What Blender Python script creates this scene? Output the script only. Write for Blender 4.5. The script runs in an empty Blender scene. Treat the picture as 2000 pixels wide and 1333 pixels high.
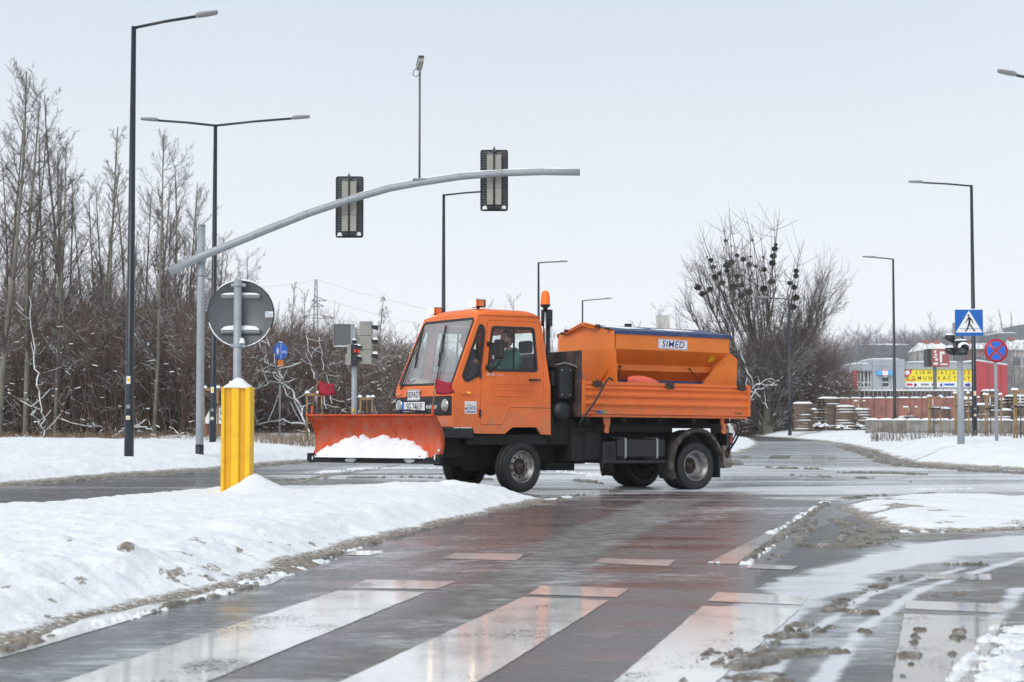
import bpy, bmesh, math, random
import numpy as np
from mathutils import Vector, Matrix, Euler
from mathutils.geometry import tessellate_polygon
R = math.radians
sc = bpy.context.scene
COL = sc.collection

# ------------------------------------------------------------------ camera, light, exposure
FPX, CY, CAMH, HOR = 3200.0, 666.5, 0.94, 822.0
PITCH = math.atan((HOR - CY) / FPX)
cam_d = bpy.data.cameras.new('camera'); cam = bpy.data.objects.new('camera', cam_d); COL.objects.link(cam)
cam_d.sensor_width = 36.0; cam_d.lens = FPX / 2000 * 36.0
cam_d.clip_start = 0.1; cam_d.clip_end = 6000
cam.location = (0, 0, CAMH); cam.rotation_euler = (R(90) + PITCH, 0, 0)
cam_d.dof.use_dof = True; cam_d.dof.focus_distance = 21.5; cam_d.dof.aperture_fstop = 5.0
sc.camera = cam
w = bpy.data.worlds.new('World'); sc.world = w; w.use_nodes = True
nt = w.node_tree; nt.nodes.clear()
wo = nt.nodes.new('ShaderNodeOutputWorld')
sky = nt.nodes.new('ShaderNodeTexSky'); sky.sky_type = 'NISHITA'; sky.sun_disc = False
sky.sun_elevation = R(38); sky.sun_rotation = R(215); sky.dust_density = 4.0; sky.air_density = 1.0
bgs = nt.nodes.new('ShaderNodeBackground'); bgs.inputs[1].default_value = 0.05
nt.links.new(sky.outputs[0], bgs.inputs[0])
tc = nt.nodes.new('ShaderNodeTexCoord'); sx = nt.nodes.new('ShaderNodeSeparateXYZ')
nt.links.new(tc.outputs['Generated'], sx.inputs[0])
cr = nt.nodes.new('ShaderNodeValToRGB')       # overcast cloud layer: paler towards the horizon
e = cr.color_ramp.elements
e[0].position = 0.0; e[0].color = (0.88, 0.885, 0.915, 1)
e[1].position = 0.50; e[1].color = (0.52, 0.585, 0.65, 1)
m_ = cr.color_ramp.elements.new(0.10); m_.color = (0.79, 0.82, 0.88, 1)
m2_ = cr.color_ramp.elements.new(0.25); m2_.color = (0.615, 0.69, 0.765, 1)
nt.links.new(sx.outputs[2], cr.inputs[0])
ns = nt.nodes.new('ShaderNodeTexNoise'); ns.inputs['Scale'].default_value = 2.2; ns.inputs['Detail'].default_value = 4
nt.links.new(tc.outputs['Generated'], ns.inputs['Vector'])
mxs = nt.nodes.new('ShaderNodeMixRGB'); mxs.blend_type = 'MULTIPLY'; mxs.inputs[0].default_value = 0.10
nt.links.new(cr.outputs[0], mxs.inputs[1]); nt.links.new(ns.outputs['Fac'], mxs.inputs[2])
bgc = nt.nodes.new('ShaderNodeBackground'); bgc.inputs[1].default_value = 0.95
nt.links.new(mxs.outputs[0], bgc.inputs[0])
mx = nt.nodes.new('ShaderNodeMixShader'); mx.inputs[0].default_value = 0.93
nt.links.new(bgs.outputs[0], mx.inputs[1]); nt.links.new(bgc.outputs[0], mx.inputs[2])
nt.links.new(mx.outputs[0], wo.inputs[0])
sd_ = bpy.data.lights.new('sun', 'SUN'); sun = bpy.data.objects.new('sun', sd_); COL.objects.link(sun)
sd_.energy = 1.5; sd_.angle = R(35); sd_.color = (1.0, 0.97, 0.93)
sun.rotation_euler = (R(52), 0, R(-35))
sc.view_settings.view_transform = 'Standard'; sc.view_settings.look = 'None'
sc.view_settings.exposure = 0.40; sc.view_settings.gamma = 1.0
try: sc.view_settings.use_curve_mapping = False
except Exception: pass
sc.render.resolution_x = 1024; sc.render.resolution_y = 682
sc.cycles.volume_bounces = 1; sc.cycles.max_bounces = 8; sc.cycles.transparent_max_bounces = 12

# ------------------------------------------------------------------ helpers
_c, _s = math.cos(PITCH), math.sin(PITCH)
def G(px, py, z=0.0):
    v = -(py - CY) / FPX
    d = ((px - 1000) / FPX, _c - _s * v, _s + _c * v)
    t = (z - CAMH) / d[2]
    return (d[0] * t, d[1] * t)
def X(px, d): return (px - 1000) / FPX * d          # lateral position of a pixel column at distance d
def Z(py, d): return CAMH + (HOR - py) / FPX * d    # height of a pixel row at distance d

def tag(o, label=None, cat=None, group=None, kind=None):
    if label: o['label'] = label
    if cat: o['category'] = cat
    if group: o['group'] = group
    if kind: o['kind'] = kind
    return o
def empty(name, loc=(0, 0, 0), rz=0.0, parent=None):
    o = bpy.data.objects.new(name, None); COL.objects.link(o)
    o.location = loc; o.rotation_euler = (0, 0, rz); o.parent = parent; o.empty_display_size = 0.2
    return o
def copy_tree(o, parent=None):
    c = o.copy(); COL.objects.link(c); c.parent = parent
    for ch in o.children: copy_tree(ch, c)
    return c

class MB:
    def __init__(s): s.v = []; s.f = []; s.sm = []
    def add(s, vs, fs, smooth=False):
        b = len(s.v); s.v += [tuple(p) for p in vs]
        for f in fs: s.f.append(tuple(i + b for i in f)); s.sm.append(smooth)
    def box(s, c, d, rot=None):
        x, y, z = d[0] / 2, d[1] / 2, d[2] / 2
        vs = [Vector((a * x, b * y, cc * z)) for a in (-1, 1) for b in (-1, 1) for cc in (-1, 1)]
        if rot is not None: vs = [rot @ v for v in vs]
        vs = [v + Vector(c) for v in vs]
        s.add(vs, [(0, 1, 3, 2), (4, 6, 7, 5), (0, 4, 5, 1), (2, 3, 7, 6), (0, 2, 6, 4), (1, 5, 7, 3)])
        return s
    def bb(s, x0, x1, y0, y1, z0, z1): return s.box(((x0 + x1) / 2, (y0 + y1) / 2, (z0 + z1) / 2), (abs(x1 - x0), abs(y1 - y0), abs(z1 - z0)))
    def tube(s, pts, r, n=8, caps=True, smooth=True):
        pts = [Vector(p) for p in pts]; m = len(pts)
        rs = r if isinstance(r, (list, tuple)) else [r] * m
        vs = []; up = None
        for i, p in enumerate(pts):
            t = (pts[min(i + 1, m - 1)] - pts[max(i - 1, 0)])
            t = t.normalized() if t.length > 1e-9 else Vector((0, 0, 1))
            if up is None: up = t.orthogonal().normalized()
            else:
                up = (up - t * up.dot(t)); up = up.normalized() if up.length > 1e-6 else t.orthogonal().normalized()
            bi = t.cross(up)
            for k in range(n):
                a = 2 * math.pi * k / n
                vs.append(p + (up * math.cos(a) + bi * math.sin(a)) * rs[i])
        fs = []
        for i in range(m - 1):
            for k in range(n):
                fs.append((i * n + k, i * n + (k + 1) % n, (i + 1) * n + (k + 1) % n, (i + 1) * n + k))
        s.add(vs, fs, smooth)
        if caps:
            b = len(s.v) - len(vs)
            s.f.append(tuple(b + k for k in range(n))[::-1]); s.sm.append(False)
            s.f.append(tuple(b + (m - 1) * n + k for k in range(n))); s.sm.append(False)
        return s
    def lathe(s, prof, axis='Z', n=24, c=(0, 0, 0), smooth=True):
        vs = []
        for (r, h) in prof:
            for k in range(n):
                a = 2 * math.pi * k / n; u, v = r * math.cos(a), r * math.sin(a)
                p = {'Z': (u, v, h), 'Y': (u, h, v), 'X': (h, u, v)}[axis]
                vs.append((p[0] + c[0], p[1] + c[1], p[2] + c[2]))
        fs = []
        for i in range(len(prof) - 1):
            for k in range(n):
                fs.append((i * n + k, i * n + (k + 1) % n, (i + 1) * n + (k + 1) % n, (i + 1) * n + k))
        s.add(vs, fs, smooth); return s
    def disc(s, c, r, axis='Z', n=20):
        vs = []
        for k in range(n):
            a = 2 * math.pi * k / n; u, v = r * math.cos(a), r * math.sin(a)
            p = {'Z': (u, v, 0), 'Y': (u, 0, v), 'X': (0, u, v)}[axis]
            vs.append((p[0] + c[0], p[1] + c[1], p[2] + c[2]))
        s.add(vs, [tuple(range(n))]); return s
    def poly(s, outer, holes, h0, h1, fn):
        """plate with holes: 2-D loops, extruded from h0 to h1; fn(u, v, h) -> 3-D"""
        loops = [outer] + list(holes)
        tri = tessellate_polygon([[Vector((a, b, 0)) for a, b in L] for L in loops])
        flat = [p for L in loops for p in L]; n = len(flat)
        vs = [fn(a, b, h0) for a, b in flat] + [fn(a, b, h1) for a, b in flat]
        fs = [tuple(t) for t in tri] + [tuple(i + n for i in t)[::-1] for t in tri]
        o = 0
        for L in loops:
            m = len(L)
            for k in range(m): fs.append((o + k, o + (k + 1) % m, n + o + (k + 1) % m, n + o + k))
            o += m
        s.add(vs, fs); return s
    def build(s, name, mat, parent=None, off=None, bevel=0, seg=2, M=None, subsurf=0):
        me = bpy.data.meshes.new(name); me.from_pydata([tuple(v) for v in s.v], [], s.f)
        me.polygons.foreach_set('use_smooth', s.sm)
        bm = bmesh.new(); bm.from_mesh(me); bmesh.ops.recalc_face_normals(bm, faces=bm.faces); bm.to_mesh(me); bm.free()
        me.materials.append(mat); me.update()
        if isinstance(parent, MB): parent = parent.ob
        o = bpy.data.objects.new(name, me); COL.objects.link(o); o.parent = parent; s.ob = o
        if off is not None: o.location = off
        if bevel:
            b = o.modifiers.new('bevel', 'BEVEL'); b.width = bevel; b.segments = seg; b.limit_method = 'ANGLE'; b.angle_limit = R(35)
            me.polygons.foreach_set('use_smooth', [True] * len(me.polygons))
            try: b.harden_normals = True
            except Exception: pass
        if subsurf:
            b = o.modifiers.new('sub', 'SUBSURF'); b.levels = b.render_levels = subsurf
        return o

def rnd(loop, r, n=4):
    """round the corners of a 2-D loop"""
    out = []; m = len(loop)
    for i in range(m):
        p0, p, p1 = Vector(loop[i - 1]), Vector(loop[i]), Vector(loop[(i + 1) % m])
        a, b = (p0 - p), (p1 - p); rr = min(r, a.length * .45, b.length * .45)
        A = p + a.normalized() * rr; B = p + b.normalized() * rr
        for k in range(n + 1):
            t = k / n; q = A * (1 - t) ** 2 + p * 2 * t * (1 - t) + B * t * t
            out.append((q.x, q.y))
    return out
def inset(loop, d):
    m = len(loop); area = sum(loop[i - 1][0] * loop[i][1] - loop[i][0] * loop[i - 1][1] for i in range(m))
    sg = 1 if area > 0 else -1; out = []
    for i in range(m):
        p0, p, p1 = Vector(loop[i - 1]), Vector(loop[i]), Vector(loop[(i + 1) % m])
        a = (p - p0); b = (p1 - p)
        a = a.normalized() if a.length > 1e-9 else b.normalized()
        b = b.normalized() if b.length > 1e-9 else a
        n_ = (Vector((-a.y, a.x)) + Vector((-b.y, b.x))) * sg
        if n_.length < 1e-6: n_ = Vector((-a.y, a.x)) * sg
        n_.normalize(); c = max(.45, n_.dot(Vector((-a.y, a.x)) * sg))
        q = p + n_ * d / c; out.append((q.x, q.y))
    return out

# noise -------------------------------------------------------------
def _h(ix, iy, seed):
    n = (ix.astype(np.int64) * 374761393 + iy.astype(np.int64) * 668265263 + seed * 1442695041) & 0x7fffffff
    n = ((n ^ (n >> 13)) * 1274126177) & 0x7fffffff
    return ((n ^ (n >> 16)) & 0xffff) / 65535.0
def vnoise(x, y, seed=0):
    ix, iy = np.floor(x), np.floor(y); fx, fy = x - ix, y - iy
    fx = fx * fx * (3 - 2 * fx); fy = fy * fy * (3 - 2 * fy)
    a = _h(ix, iy, seed); b = _h(ix + 1, iy, seed); c = _h(ix, iy + 1, seed); d = _h(ix + 1, iy + 1, seed)
    return (a * (1 - fx) + b * fx) * (1 - fy) + (c * (1 - fx) + d * fx) * fy
def fbm(x, y, sc_=1.0, oct_=4, seed=0, gain=.5):
    s = 0; a = 1; t = 0
    for k in range(oct_):
        s = s + a * vnoise(x * sc_ + 13.7 * k, y * sc_ - 7.1 * k, seed + k * 17); t += a; a *= gain; sc_ *= 2.03
    return s / t            # 0..1
def smst(a, b, x):
    t = np.clip((x - a) / (b - a), 0, 1); return t * t * (3 - 2 * t)
def sdf(poly, x, y):
    """signed distance, positive inside"""
    P = np.array(poly, float); d2 = np.full(x.shape, 1e18); ins = np.zeros(x.shape, bool)
    n = len(P)
    for i in range(n):
        a, b = P[i], P[(i + 1) % n]; ab = b - a; L2 = max(1e-12, ab @ ab)
        t = np.clip(((x - a[0]) * ab[0] + (y - a[1]) * ab[1]) / L2, 0, 1)
        dx, dy = x - a[0] - t * ab[0], y - a[1] - t * ab[1]
        d2 = np.minimum(d2, dx * dx + dy * dy)
        c = ((a[1] > y) != (b[1] > y)); 
        with np.errstate(divide='ignore', invalid='ignore'):
            xi = (b[0] - a[0]) * (y - a[1]) / (b[1] - a[1] if b[1] != a[1] else 1e-12) + a[0]
        ins ^= c & (x < xi)
    return np.where(ins, 1, -1) * np.sqrt(d2)
def linedist(pts, x, y):
    d2 = np.full(x.shape, 1e18)
    for i in range(len(pts) - 1):
        a, b = np.array(pts[i]), np.array(pts[i + 1]); ab = b - a; L2 = max(1e-12, ab @ ab)
        t = np.clip(((x - a[0]) * ab[0] + (y - a[1]) * ab[1]) / L2, 0, 1)
        d2 = np.minimum(d2, (x - a[0] - t * ab[0]) ** 2 + (y - a[1] - t * ab[1]) ** 2)
    return np.sqrt(d2)
def gz(x, y):   # the road sags a little under the rear axle
    return -0.0276 * np.exp(-(((x - 2.3) / 1.6) ** 2 + ((y - 23.6) / 1.6) ** 2))

def polar(y0, y1, a0, a1, k, na):
    ny = int(math.log(y1 / y0) / k) + 2
    ys = y0 * (y1 / y0) ** (np.arange(ny) / (ny - 1)); As = np.linspace(a0, a1, na)
    A, Y = np.meshgrid(As, ys); return A * Y, Y
def grid_mesh(name, Xg, Yg, Zg, keep, mat, attrs=None, kind='structure', smooth=True):
    ny, nx = Xg.shape
    idx = np.arange(ny * nx).reshape(ny, nx)
    k = keep[:-1, :-1] | keep[1:, :-1] | keep[:-1, 1:] | keep[1:, 1:]
    q = np.stack([idx[:-1, :-1][k], idx[:-1, 1:][k], idx[1:, 1:][k], idx[1:, :-1][k]], 1)
    used = np.unique(q); rem = np.full(ny * nx, -1, np.int64); rem[used] = np.arange(len(used)); q = rem[q]
    co = np.stack([Xg.ravel(), Yg.ravel(), Zg.ravel()], 1)[used].astype(np.float32)
    me = bpy.data.meshes.new(name)
    me.vertices.add(len(co)); me.vertices.foreach_set('co', co.ravel())
    me.loops.add(q.size); me.loops.foreach_set('vertex_index', q.ravel().astype(np.int32))
    me.polygons.add(len(q)); me.polygons.foreach_set('loop_start', np.arange(0, q.size, 4, dtype=np.int32))
    me.update(calc_edges=True); me.validate()
    me.polygons.foreach_set('use_smooth', [smooth] * len(me.polygons))
    for an, val in (attrs or {}).items():
        at = me.attributes.new(an, 'FLOAT', 'POINT'); at.data.foreach_set('value', val.ravel()[used].astype(np.float32))
    me.materials.append(mat)
    o = bpy.data.objects.new(name, me); COL.objects.link(o); o['kind'] = kind
    return o
def seg_mesh(name, P0, P1, R0, R1, mat, parent=None, n=3):
    """many separate tapered prisms in one mesh"""
    P0 = np.asarray(P0, float); P1 = np.asarray(P1, float); R0 = np.asarray(R0)[:, None]; R1 = np.asarray(R1)[:, None]
    T = P1 - P0; T /= np.maximum(1e-9, np.linalg.norm(T, axis=1))[:, None]
    ref = np.where(np.abs(T[:, 2:3]) > .9, np.array([[1., 0, 0]]), np.array([[0, 0, 1.]]))
    U = np.cross(T, ref); U /= np.linalg.norm(U, axis=1)[:, None]; V = np.cross(T, U)
    m = len(P0); co = np.zeros((m, 2 * n, 3))
    for k in range(n):
        a = 2 * math.pi * k / n + .5; D = U * math.cos(a) + V * math.sin(a)
        co[:, k] = P0 + D * R0; co[:, n + k] = P1 + D * R1
    f = np.array([[k, (k + 1) % n, n + (k + 1) % n, n + k] for k in range(n)])
    q = (np.arange(m) * 2 * n)[:, None, None] + f[None]
    q = q.reshape(-1, 4)
    me = bpy.data.meshes.new(name); me.vertices.add(m * 2 * n); me.vertices.foreach_set('co', co.astype(np.float32).ravel())
    me.loops.add(q.size); me.loops.foreach_set('vertex_index', q.ravel().astype(np.int32))
    me.polygons.add(len(q)); me.polygons.foreach_set('loop_start', np.arange(0, q.size, 4, dtype=np.int32))
    me.update(calc_edges=True); me.materials.append(mat)
    o = bpy.data.objects.new(name, me); COL.objects.link(o); o.parent = parent
    return o

# ------------------------------------------------------------------ materials
def newmat(name):
    m = bpy.data.materials.new(name); m.use_nodes = True
    return m, m.node_tree, m.node_tree.nodes['Principled BSDF']
def N(t, typ, **kw):
    n = t.nodes.new(typ)
    for k, v in kw.items():
        if k in n.inputs: n.inputs[k].default_value = v
        else: setattr(n, k, v)
    return n
def mixc(t, fac, a, b, bt='MIX'):
    m = t.nodes.new('ShaderNodeMixRGB'); m.blend_type = bt
    for i, v in ((0, fac), (1, a), (2, b)):
        if isinstance(v, bpy.types.NodeSocket): t.links.new(v, m.inputs[i])
        else: m.inputs[i].default_value = v if i == 0 else tuple(v) + ((1,) if len(v) == 3 else ())
    return m.outputs[0]
def mth(t, op, a, b=0.0, clamp=False):
    m = t.nodes.new('ShaderNodeMath'); m.operation = op; m.use_clamp = clamp
    for i, v in ((0, a), (1, b)):
        if isinstance(v, bpy.types.NodeSocket): t.links.new(v, m.inputs[i])
        else: m.inputs[i].default_value = v
    return m.outputs[0]
def ramp(t, v, lo, hi):
    m = t.nodes.new('ShaderNodeMapRange'); m.interpolation_type = 'SMOOTHSTEP'
    t.links.new(v, m.inputs[0]); m.inputs[1].default_value = lo; m.inputs[2].default_value = hi
    return m.outputs[0]
def noise(t, scale, detail=4, rough=.55, stretch=None, coord='Object', distort=0):
    tc = t.nodes.new('ShaderNodeTexCoord'); n = N(t, 'ShaderNodeTexNoise', Scale=scale, Detail=detail, Roughness=rough, Distortion=distort)
    if stretch:
        mp = t.nodes.new('ShaderNodeMapping'); mp.inputs['Scale'].default_value = stretch
        t.links.new(tc.outputs[coord], mp.inputs[0]); t.links.new(mp.outputs[0], n.inputs['Vector'])
    else: t.links.new(tc.outputs[coord], n.inputs['Vector'])
    return n.outputs['Fac']
def bump(t, b, h, strength=.3, dist=.02):
    n = N(t, 'ShaderNodeBump', Strength=strength, Distance=dist); t.links.new(h, n.inputs['Height']); t.links.new(n.outputs[0], b.inputs['Normal'])

def simple(name, col, rough=.5, metal=0., var=.12, nscale=6, bumps=0., coat=0., col2=None, lo=.45, hi=.7):
    m, t, b = newmat(name)
    f = ramp(t, noise(t, nscale, 5), lo, hi)
    c2 = col2 if col2 else tuple(c * (1 - var) for c in col)
    t.links.new(mixc(t, f, col, c2), b.inputs['Base Color'])
    b.inputs['Roughness'].default_value = rough; b.inputs['Metallic'].default_value = metal
    b.inputs['Coat Weight'].default_value = coat; b.inputs['Coat Roughness'].default_value = .15
    if bumps: bump(t, b, noise(t, nscale * 8, 3), bumps, .01)
    return m

def snowmat(name, dirt_attr=True, brown=1.0):
    m, t, b = newmat(name)
    n1 = noise(t, 3.0, 6, .6); n2 = noise(t, 22, 4, .65)
    base = mixc(t, ramp(t, n1, .35, .75), (.90, .915, .94), (.80, .825, .865))
    if dirt_attr:
        at = N(t, 'ShaderNodeAttribute'); at.attribute_name = 'dirt'
        dn = mth(t, 'ADD', at.outputs['Fac'], mth(t, 'MULTIPLY', mth(t, 'SUBTRACT', n2, .5), .9))
        dn = mth(t, 'ADD', dn, mth(t, 'MULTIPLY', mth(t, 'SUBTRACT', n1, .5), .5))
        brn = mixc(t, ramp(t, n2, .3, .7), (.13, .105, .08), (.34, .29, .235))
        base = mixc(t, ramp(t, dn, .38, .72), base, brn)
        base = mixc(t, mth(t, 'MULTIPLY', ramp(t, noise(t, 34, 4, .7), .50, .60), mth(t, 'SUBTRACT', 1.0, ramp(t, at.outputs['Fac'], .75, 1.1))), base, (.80, .80, .80))
        sp = ramp(t, noise(t, 55, 2, .6), .70, .78)
        a2 = ramp(t, at.outputs['Fac'], .02, .4)
        base = mixc(t, mth(t, 'MULTIPLY', mth(t, 'MULTIPLY', sp, a2), .8), base, (.2, .17, .14))
    t.links.new(base, b.inputs['Base Color'])
    b.inputs['Roughness'].default_value = .75
    b.inputs['Specular IOR Level'].default_value = .25
    h = mth(t, 'ADD', mth(t, 'MULTIPLY', n2, .5), noise(t, 80, 3))
    bump(t, b, h, .35, .02)
    return m
M = {}
M['snow'] = snowmat('snow')
M['snowcap'] = snowmat('snow_cap', False)
def barkmat(name, c1, c2, snow=.4, hazec=None):
    m, t, b = newmat(name)
    n1 = noise(t, 5, 3, .6, (1, 1, .25)); base = mixc(t, ramp(t, n1, .35, .65), c1, c2)
    g = t.nodes.new('ShaderNodeNewGeometry'); s = t.nodes.new('ShaderNodeSeparateXYZ'); t.links.new(g.outputs['Normal'], s.inputs[0])
    sp = t.nodes.new('ShaderNodeSeparateXYZ'); t.links.new(g.outputs['Position'], sp.inputs[0])
    low = mth(t, 'SUBTRACT', 1.0, ramp(t, sp.outputs[2], 3.5, 7.0))
    up = ramp(t, s.outputs[2], .2, .5)
    n9 = noise(t, .35, 3, .6); base = mixc(t, mth(t, 'MULTIPLY', ramp(t, n9, .4, .65), .45), base, tuple(k * 1.9 for k in c2))
    nn = ramp(t, noise(t, 1.6, 3, .6), .62 - snow * .35, .70 - snow * .35)
    t.links.new(mixc(t, mth(t, 'MULTIPLY', mth(t, 'MULTIPLY', up, nn), low), base, (.85, .87, .9)), b.inputs['Base Color'])
    b.inputs['Roughness'].default_value = .85; b.inputs['Specular IOR Level'].default_value = .2
    return m
M['bark'] = barkmat('bark_grey_green', (.10, .095, .075), (.17, .16, .13))
M['twig'] = barkmat('twig', (.060, .048, .044), (.11, .088, .080), snow=.45)
M['brush'] = barkmat('brush', (.085, .055, .042), (.145, .098, .075), snow=.30)
M['fartwig'] = barkmat('far_twig', (.14, .13, .14), (.23, .22, .235), snow=.1)  # paler, bluish twig tone paints in the fading of distant air
M['weed'] = simple('dry_weeds', (.30, .21, .14), .9, var=.4, nscale=2)
M['mistletoe'] = simple('mistletoe', (.045, .055, .03), .8, var=.4)

def orangemat(name, c, rough=.32, dirt=.25, scratch=False):
    m, t, b = newmat(name)
    n1 = noise(t, 2.2, 6, .65); n2 = noise(t, 14, 5, .7)
    g = t.nodes.new('ShaderNodeTexCoord'); s = t.nodes.new('ShaderNodeSeparateXYZ'); t.links.new(g.outputs['Object'], s.inputs[0])
    low = mth(t, 'SUBTRACT', 1.0, ramp(t, s.outputs[2], .75, 1.35))
    f = mth(t, 'MULTIPLY', ramp(t, mth(t, 'ADD', n2, mth(t, 'MULTIPLY', low, .18)), .48, .85), dirt)
    base = mixc(t, ramp(t, n1, .35, .7), c, tuple(k * .86 for k in c))
    base = mixc(t, f, base, (.22, .13, .08))
    n5 = noise(t, 5, 6, .7, (1, 1, .5)); base = mixc(t, mth(t, 'MULTIPLY', mth(t, 'MULTIPLY', low, ramp(t, n5, .35, .75)), .55), base, (.36, .27, .21))
    if scratch:
        n3 = noise(t, 18, 6, .75, (1, 1, .35)); base = mixc(t, mth(t, 'MULTIPLY', ramp(t, n3, .60, .66), .85), base, (.05, .035, .03))
        n4 = noise(t, 38, 3, .6); base = mixc(t, mth(t, 'MULTIPLY', ramp(t, n4, .75, .78), .7), base, (.45, .40, .38))
    t.links.new(base, b.inputs['Base Color'])
    b.inputs['Specular IOR Level'].default_value = .4
    t.links.new(mth(t, 'ADD', mth(t, 'MULTIPLY', n2, .25), rough - .1), b.inputs['Roughness'])
    bump(t, b, n1, .05, .01)
    return m
M['orange'] = orangemat('orange_paint', (.87, .175, .028))
M['orange_bed'] = orangemat('orange_bed_paint', (.80, .17, .030), .3, .35)
M['orange_hop'] = orangemat('orange_hopper_paint', (.80, .20, .022), .38, .25)
M['plow'] = orangemat('plow_paint', (.68, .060, .008), .45, .25, True); M['plow'].node_tree.nodes['Principled BSDF'].inputs['Specular IOR Level'].default_value = .22
M['black'] = simple('black_plastic', (.013, .014, .016), .5, var=.3, nscale=12)
M['under'] = simple('chassis_grime', (.009, .009, .010), .75, var=.2, nscale=7, bumps=.3, col2=(.032, .027, .024), lo=.55, hi=.85)
M['rubber'] = simple('tyre_rubber', (.011, .011, .013), .6, var=.3, nscale=9, col2=(.024, .022, .02), bumps=.15)
M['mudrub'] = simple('muddy_rubber', (.03, .028, .027), .8, nscale=9, col2=(.13, .105, .08), bumps=.3)
M['steel'] = simple('wheel_steel', (.33, .33, .33), .4, .55, nscale=10, col2=(.14, .115, .095), lo=.4, hi=.7)
M['rust'] = simple('rusty_steel', (.055, .04, .032), .7, .2, nscale=18, col2=(.13, .085, .06), bumps=.3)
M['chrome'] = simple('bright_steel', (.6, .6, .62), .25, .9)
M['galv'] = simple('galvanised_grey', (.33, .36, .39), .5, .15, nscale=8, var=.12)
M['galvdark'] = simple('grey_sign_back', (.135, .145, .155), .5, .2, nscale=14, var=.1)
M['mast'] = simple('dark_mast_paint', (.012, .018, .028), .35, nscale=5, var=.3)
M['lampgrey'] = simple('lamp_head_grey', (.24, .25, .26), .5)
M['beige'] = simple('signal_beige', (.33, .32, .285), .6, nscale=6)
M['yellow'] = simple('yellow_plastic', (.84, .50, .01), .42, nscale=5, col2=(.62, .34, .03), lo=.5, hi=.8)
M['white'] = simple('white_print', (.78, .79, .8), .4, var=.08)
M['ink'] = simple('black_print', (.015, .015, .018), .5)
M['navy'] = simple('navy_print', (.02, .03, .22), .5)
M['bluelid'] = simple('blue_tarpaulin', (.025, .05, .15), .5, nscale=4, col2=(.06, .09, .18), bumps=.2)
M['signblue'] = simple('sign_blue', (.004, .11, .44), .4, var=.08)
M['signblue2'] = simple('sign_bright_blue', (.01, .13, .62), .4, var=.08)
M['signred'] = simple('sign_red', (.50, .01, .03), .4, var=.1)
M['orangeplate'] = simple('orange_plate', (.85, .22, .02), .5)
M['flag'] = simple('red_flag_cloth', (.33, .008, .03), .75, nscale=12, var=.3)
M['sack'] = simple('salmon_sack', (.85, .16, .10), .5, nscale=8, var=.15, bumps=.3)
M['headlight'] = simple('headlight_glass', (.42, .43, .42), .12, .3, nscale=25, col2=(.20, .20, .20), coat=1.0)
M['amber'] = simple('amber_lens', (.75, .16, .01), .2, coat=.5)
M['redlens'] = simple('red_lens', (.45, .01, .01), .2, coat=.5)
M['chute'] = simple('muddy_chute', (.30, .26, .22), .7, nscale=9, col2=(.42, .38, .34))
M['head'] = simple('dark_headboard', (.035, .03, .03), .6, nscale=5, col2=(.10, .065, .05), bumps=.2)
M['wood'] = simple('stake_wood', (.30, .19, .09), .8, nscale=5, var=.35)
M['pallet'] = simple('grey_pallet_wood', (.15, .11, .08), .85, nscale=3, col2=(.06, .045, .035))
M['concrete'] = simple('concrete', (.27, .26, .24), .9, nscale=1.5, col2=(.13, .115, .10), lo=.38, hi=.68, bumps=.2)
M['salmon'] = simple('salmon_render', (.36, .15, .12), .9, nscale=1.6, col2=(.20, .095, .08), lo=.35, hi=.7)
M['fence'] = simple('brown_boards', (.085, .06, .05), .8, nscale=2, var=.4)
M['cladding'] = simple('grey_cladding', (.36, .39, .42), .5, .1, nscale=.6, var=.12)
M['cladred'] = simple('red_cladding', (.56, .03, .045), .5, nscale=.6, var=.12)
M['darkglass'] = simple('far_window_glass', (.06, .075, .085), .12, nscale=1, col2=(.14, .17, .18))
M['frame'] = simple('window_frame_white', (.6, .62, .63), .5)
M['banner'] = simple('yellow_banner', (.84, .68, .02), .6, var=.06, nscale=1)
M['brownsign'] = simple('brown_sign', (.33, .10, .09), .6, nscale=2)
M['brick'] = simple('brick_far', (.30, .13, .09), .9, nscale=.8, var=.3)
M['plaster'] = simple('plaster_far', (.45, .42, .38), .9, nscale=.5, var=.2)
M['hall'] = simple('dark_hall', (.17, .19, .215), .7, nscale=.4, var=.2)
M['skin'] = simple('skin', (.50, .27, .19), .55, nscale=30, var=.15)
M['hair'] = simple('dark_hair', (.03, .02, .015), .7, nscale=30)
M['hoodie'] = simple('green_hoodie', (.015, .14, .10), .85, nscale=9, var=.25, bumps=.3)
M['jacket'] = simple('dark_jacket', (.02, .022, .03), .85, nscale=9, var=.3, bumps=.3)
M['trousers'] = simple('dark_trousers', (.025, .03, .045), .9)
M['seat'] = simple('dark_seat_fabric', (.03, .03, .034), .9, nscale=12)
M['cloth'] = simple('pale_cloth', (.55, .45, .33), .9, nscale=12, var=.2)
M['signalblack'] = simple('signal_black', (.02, .02, .022), .45)
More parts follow.
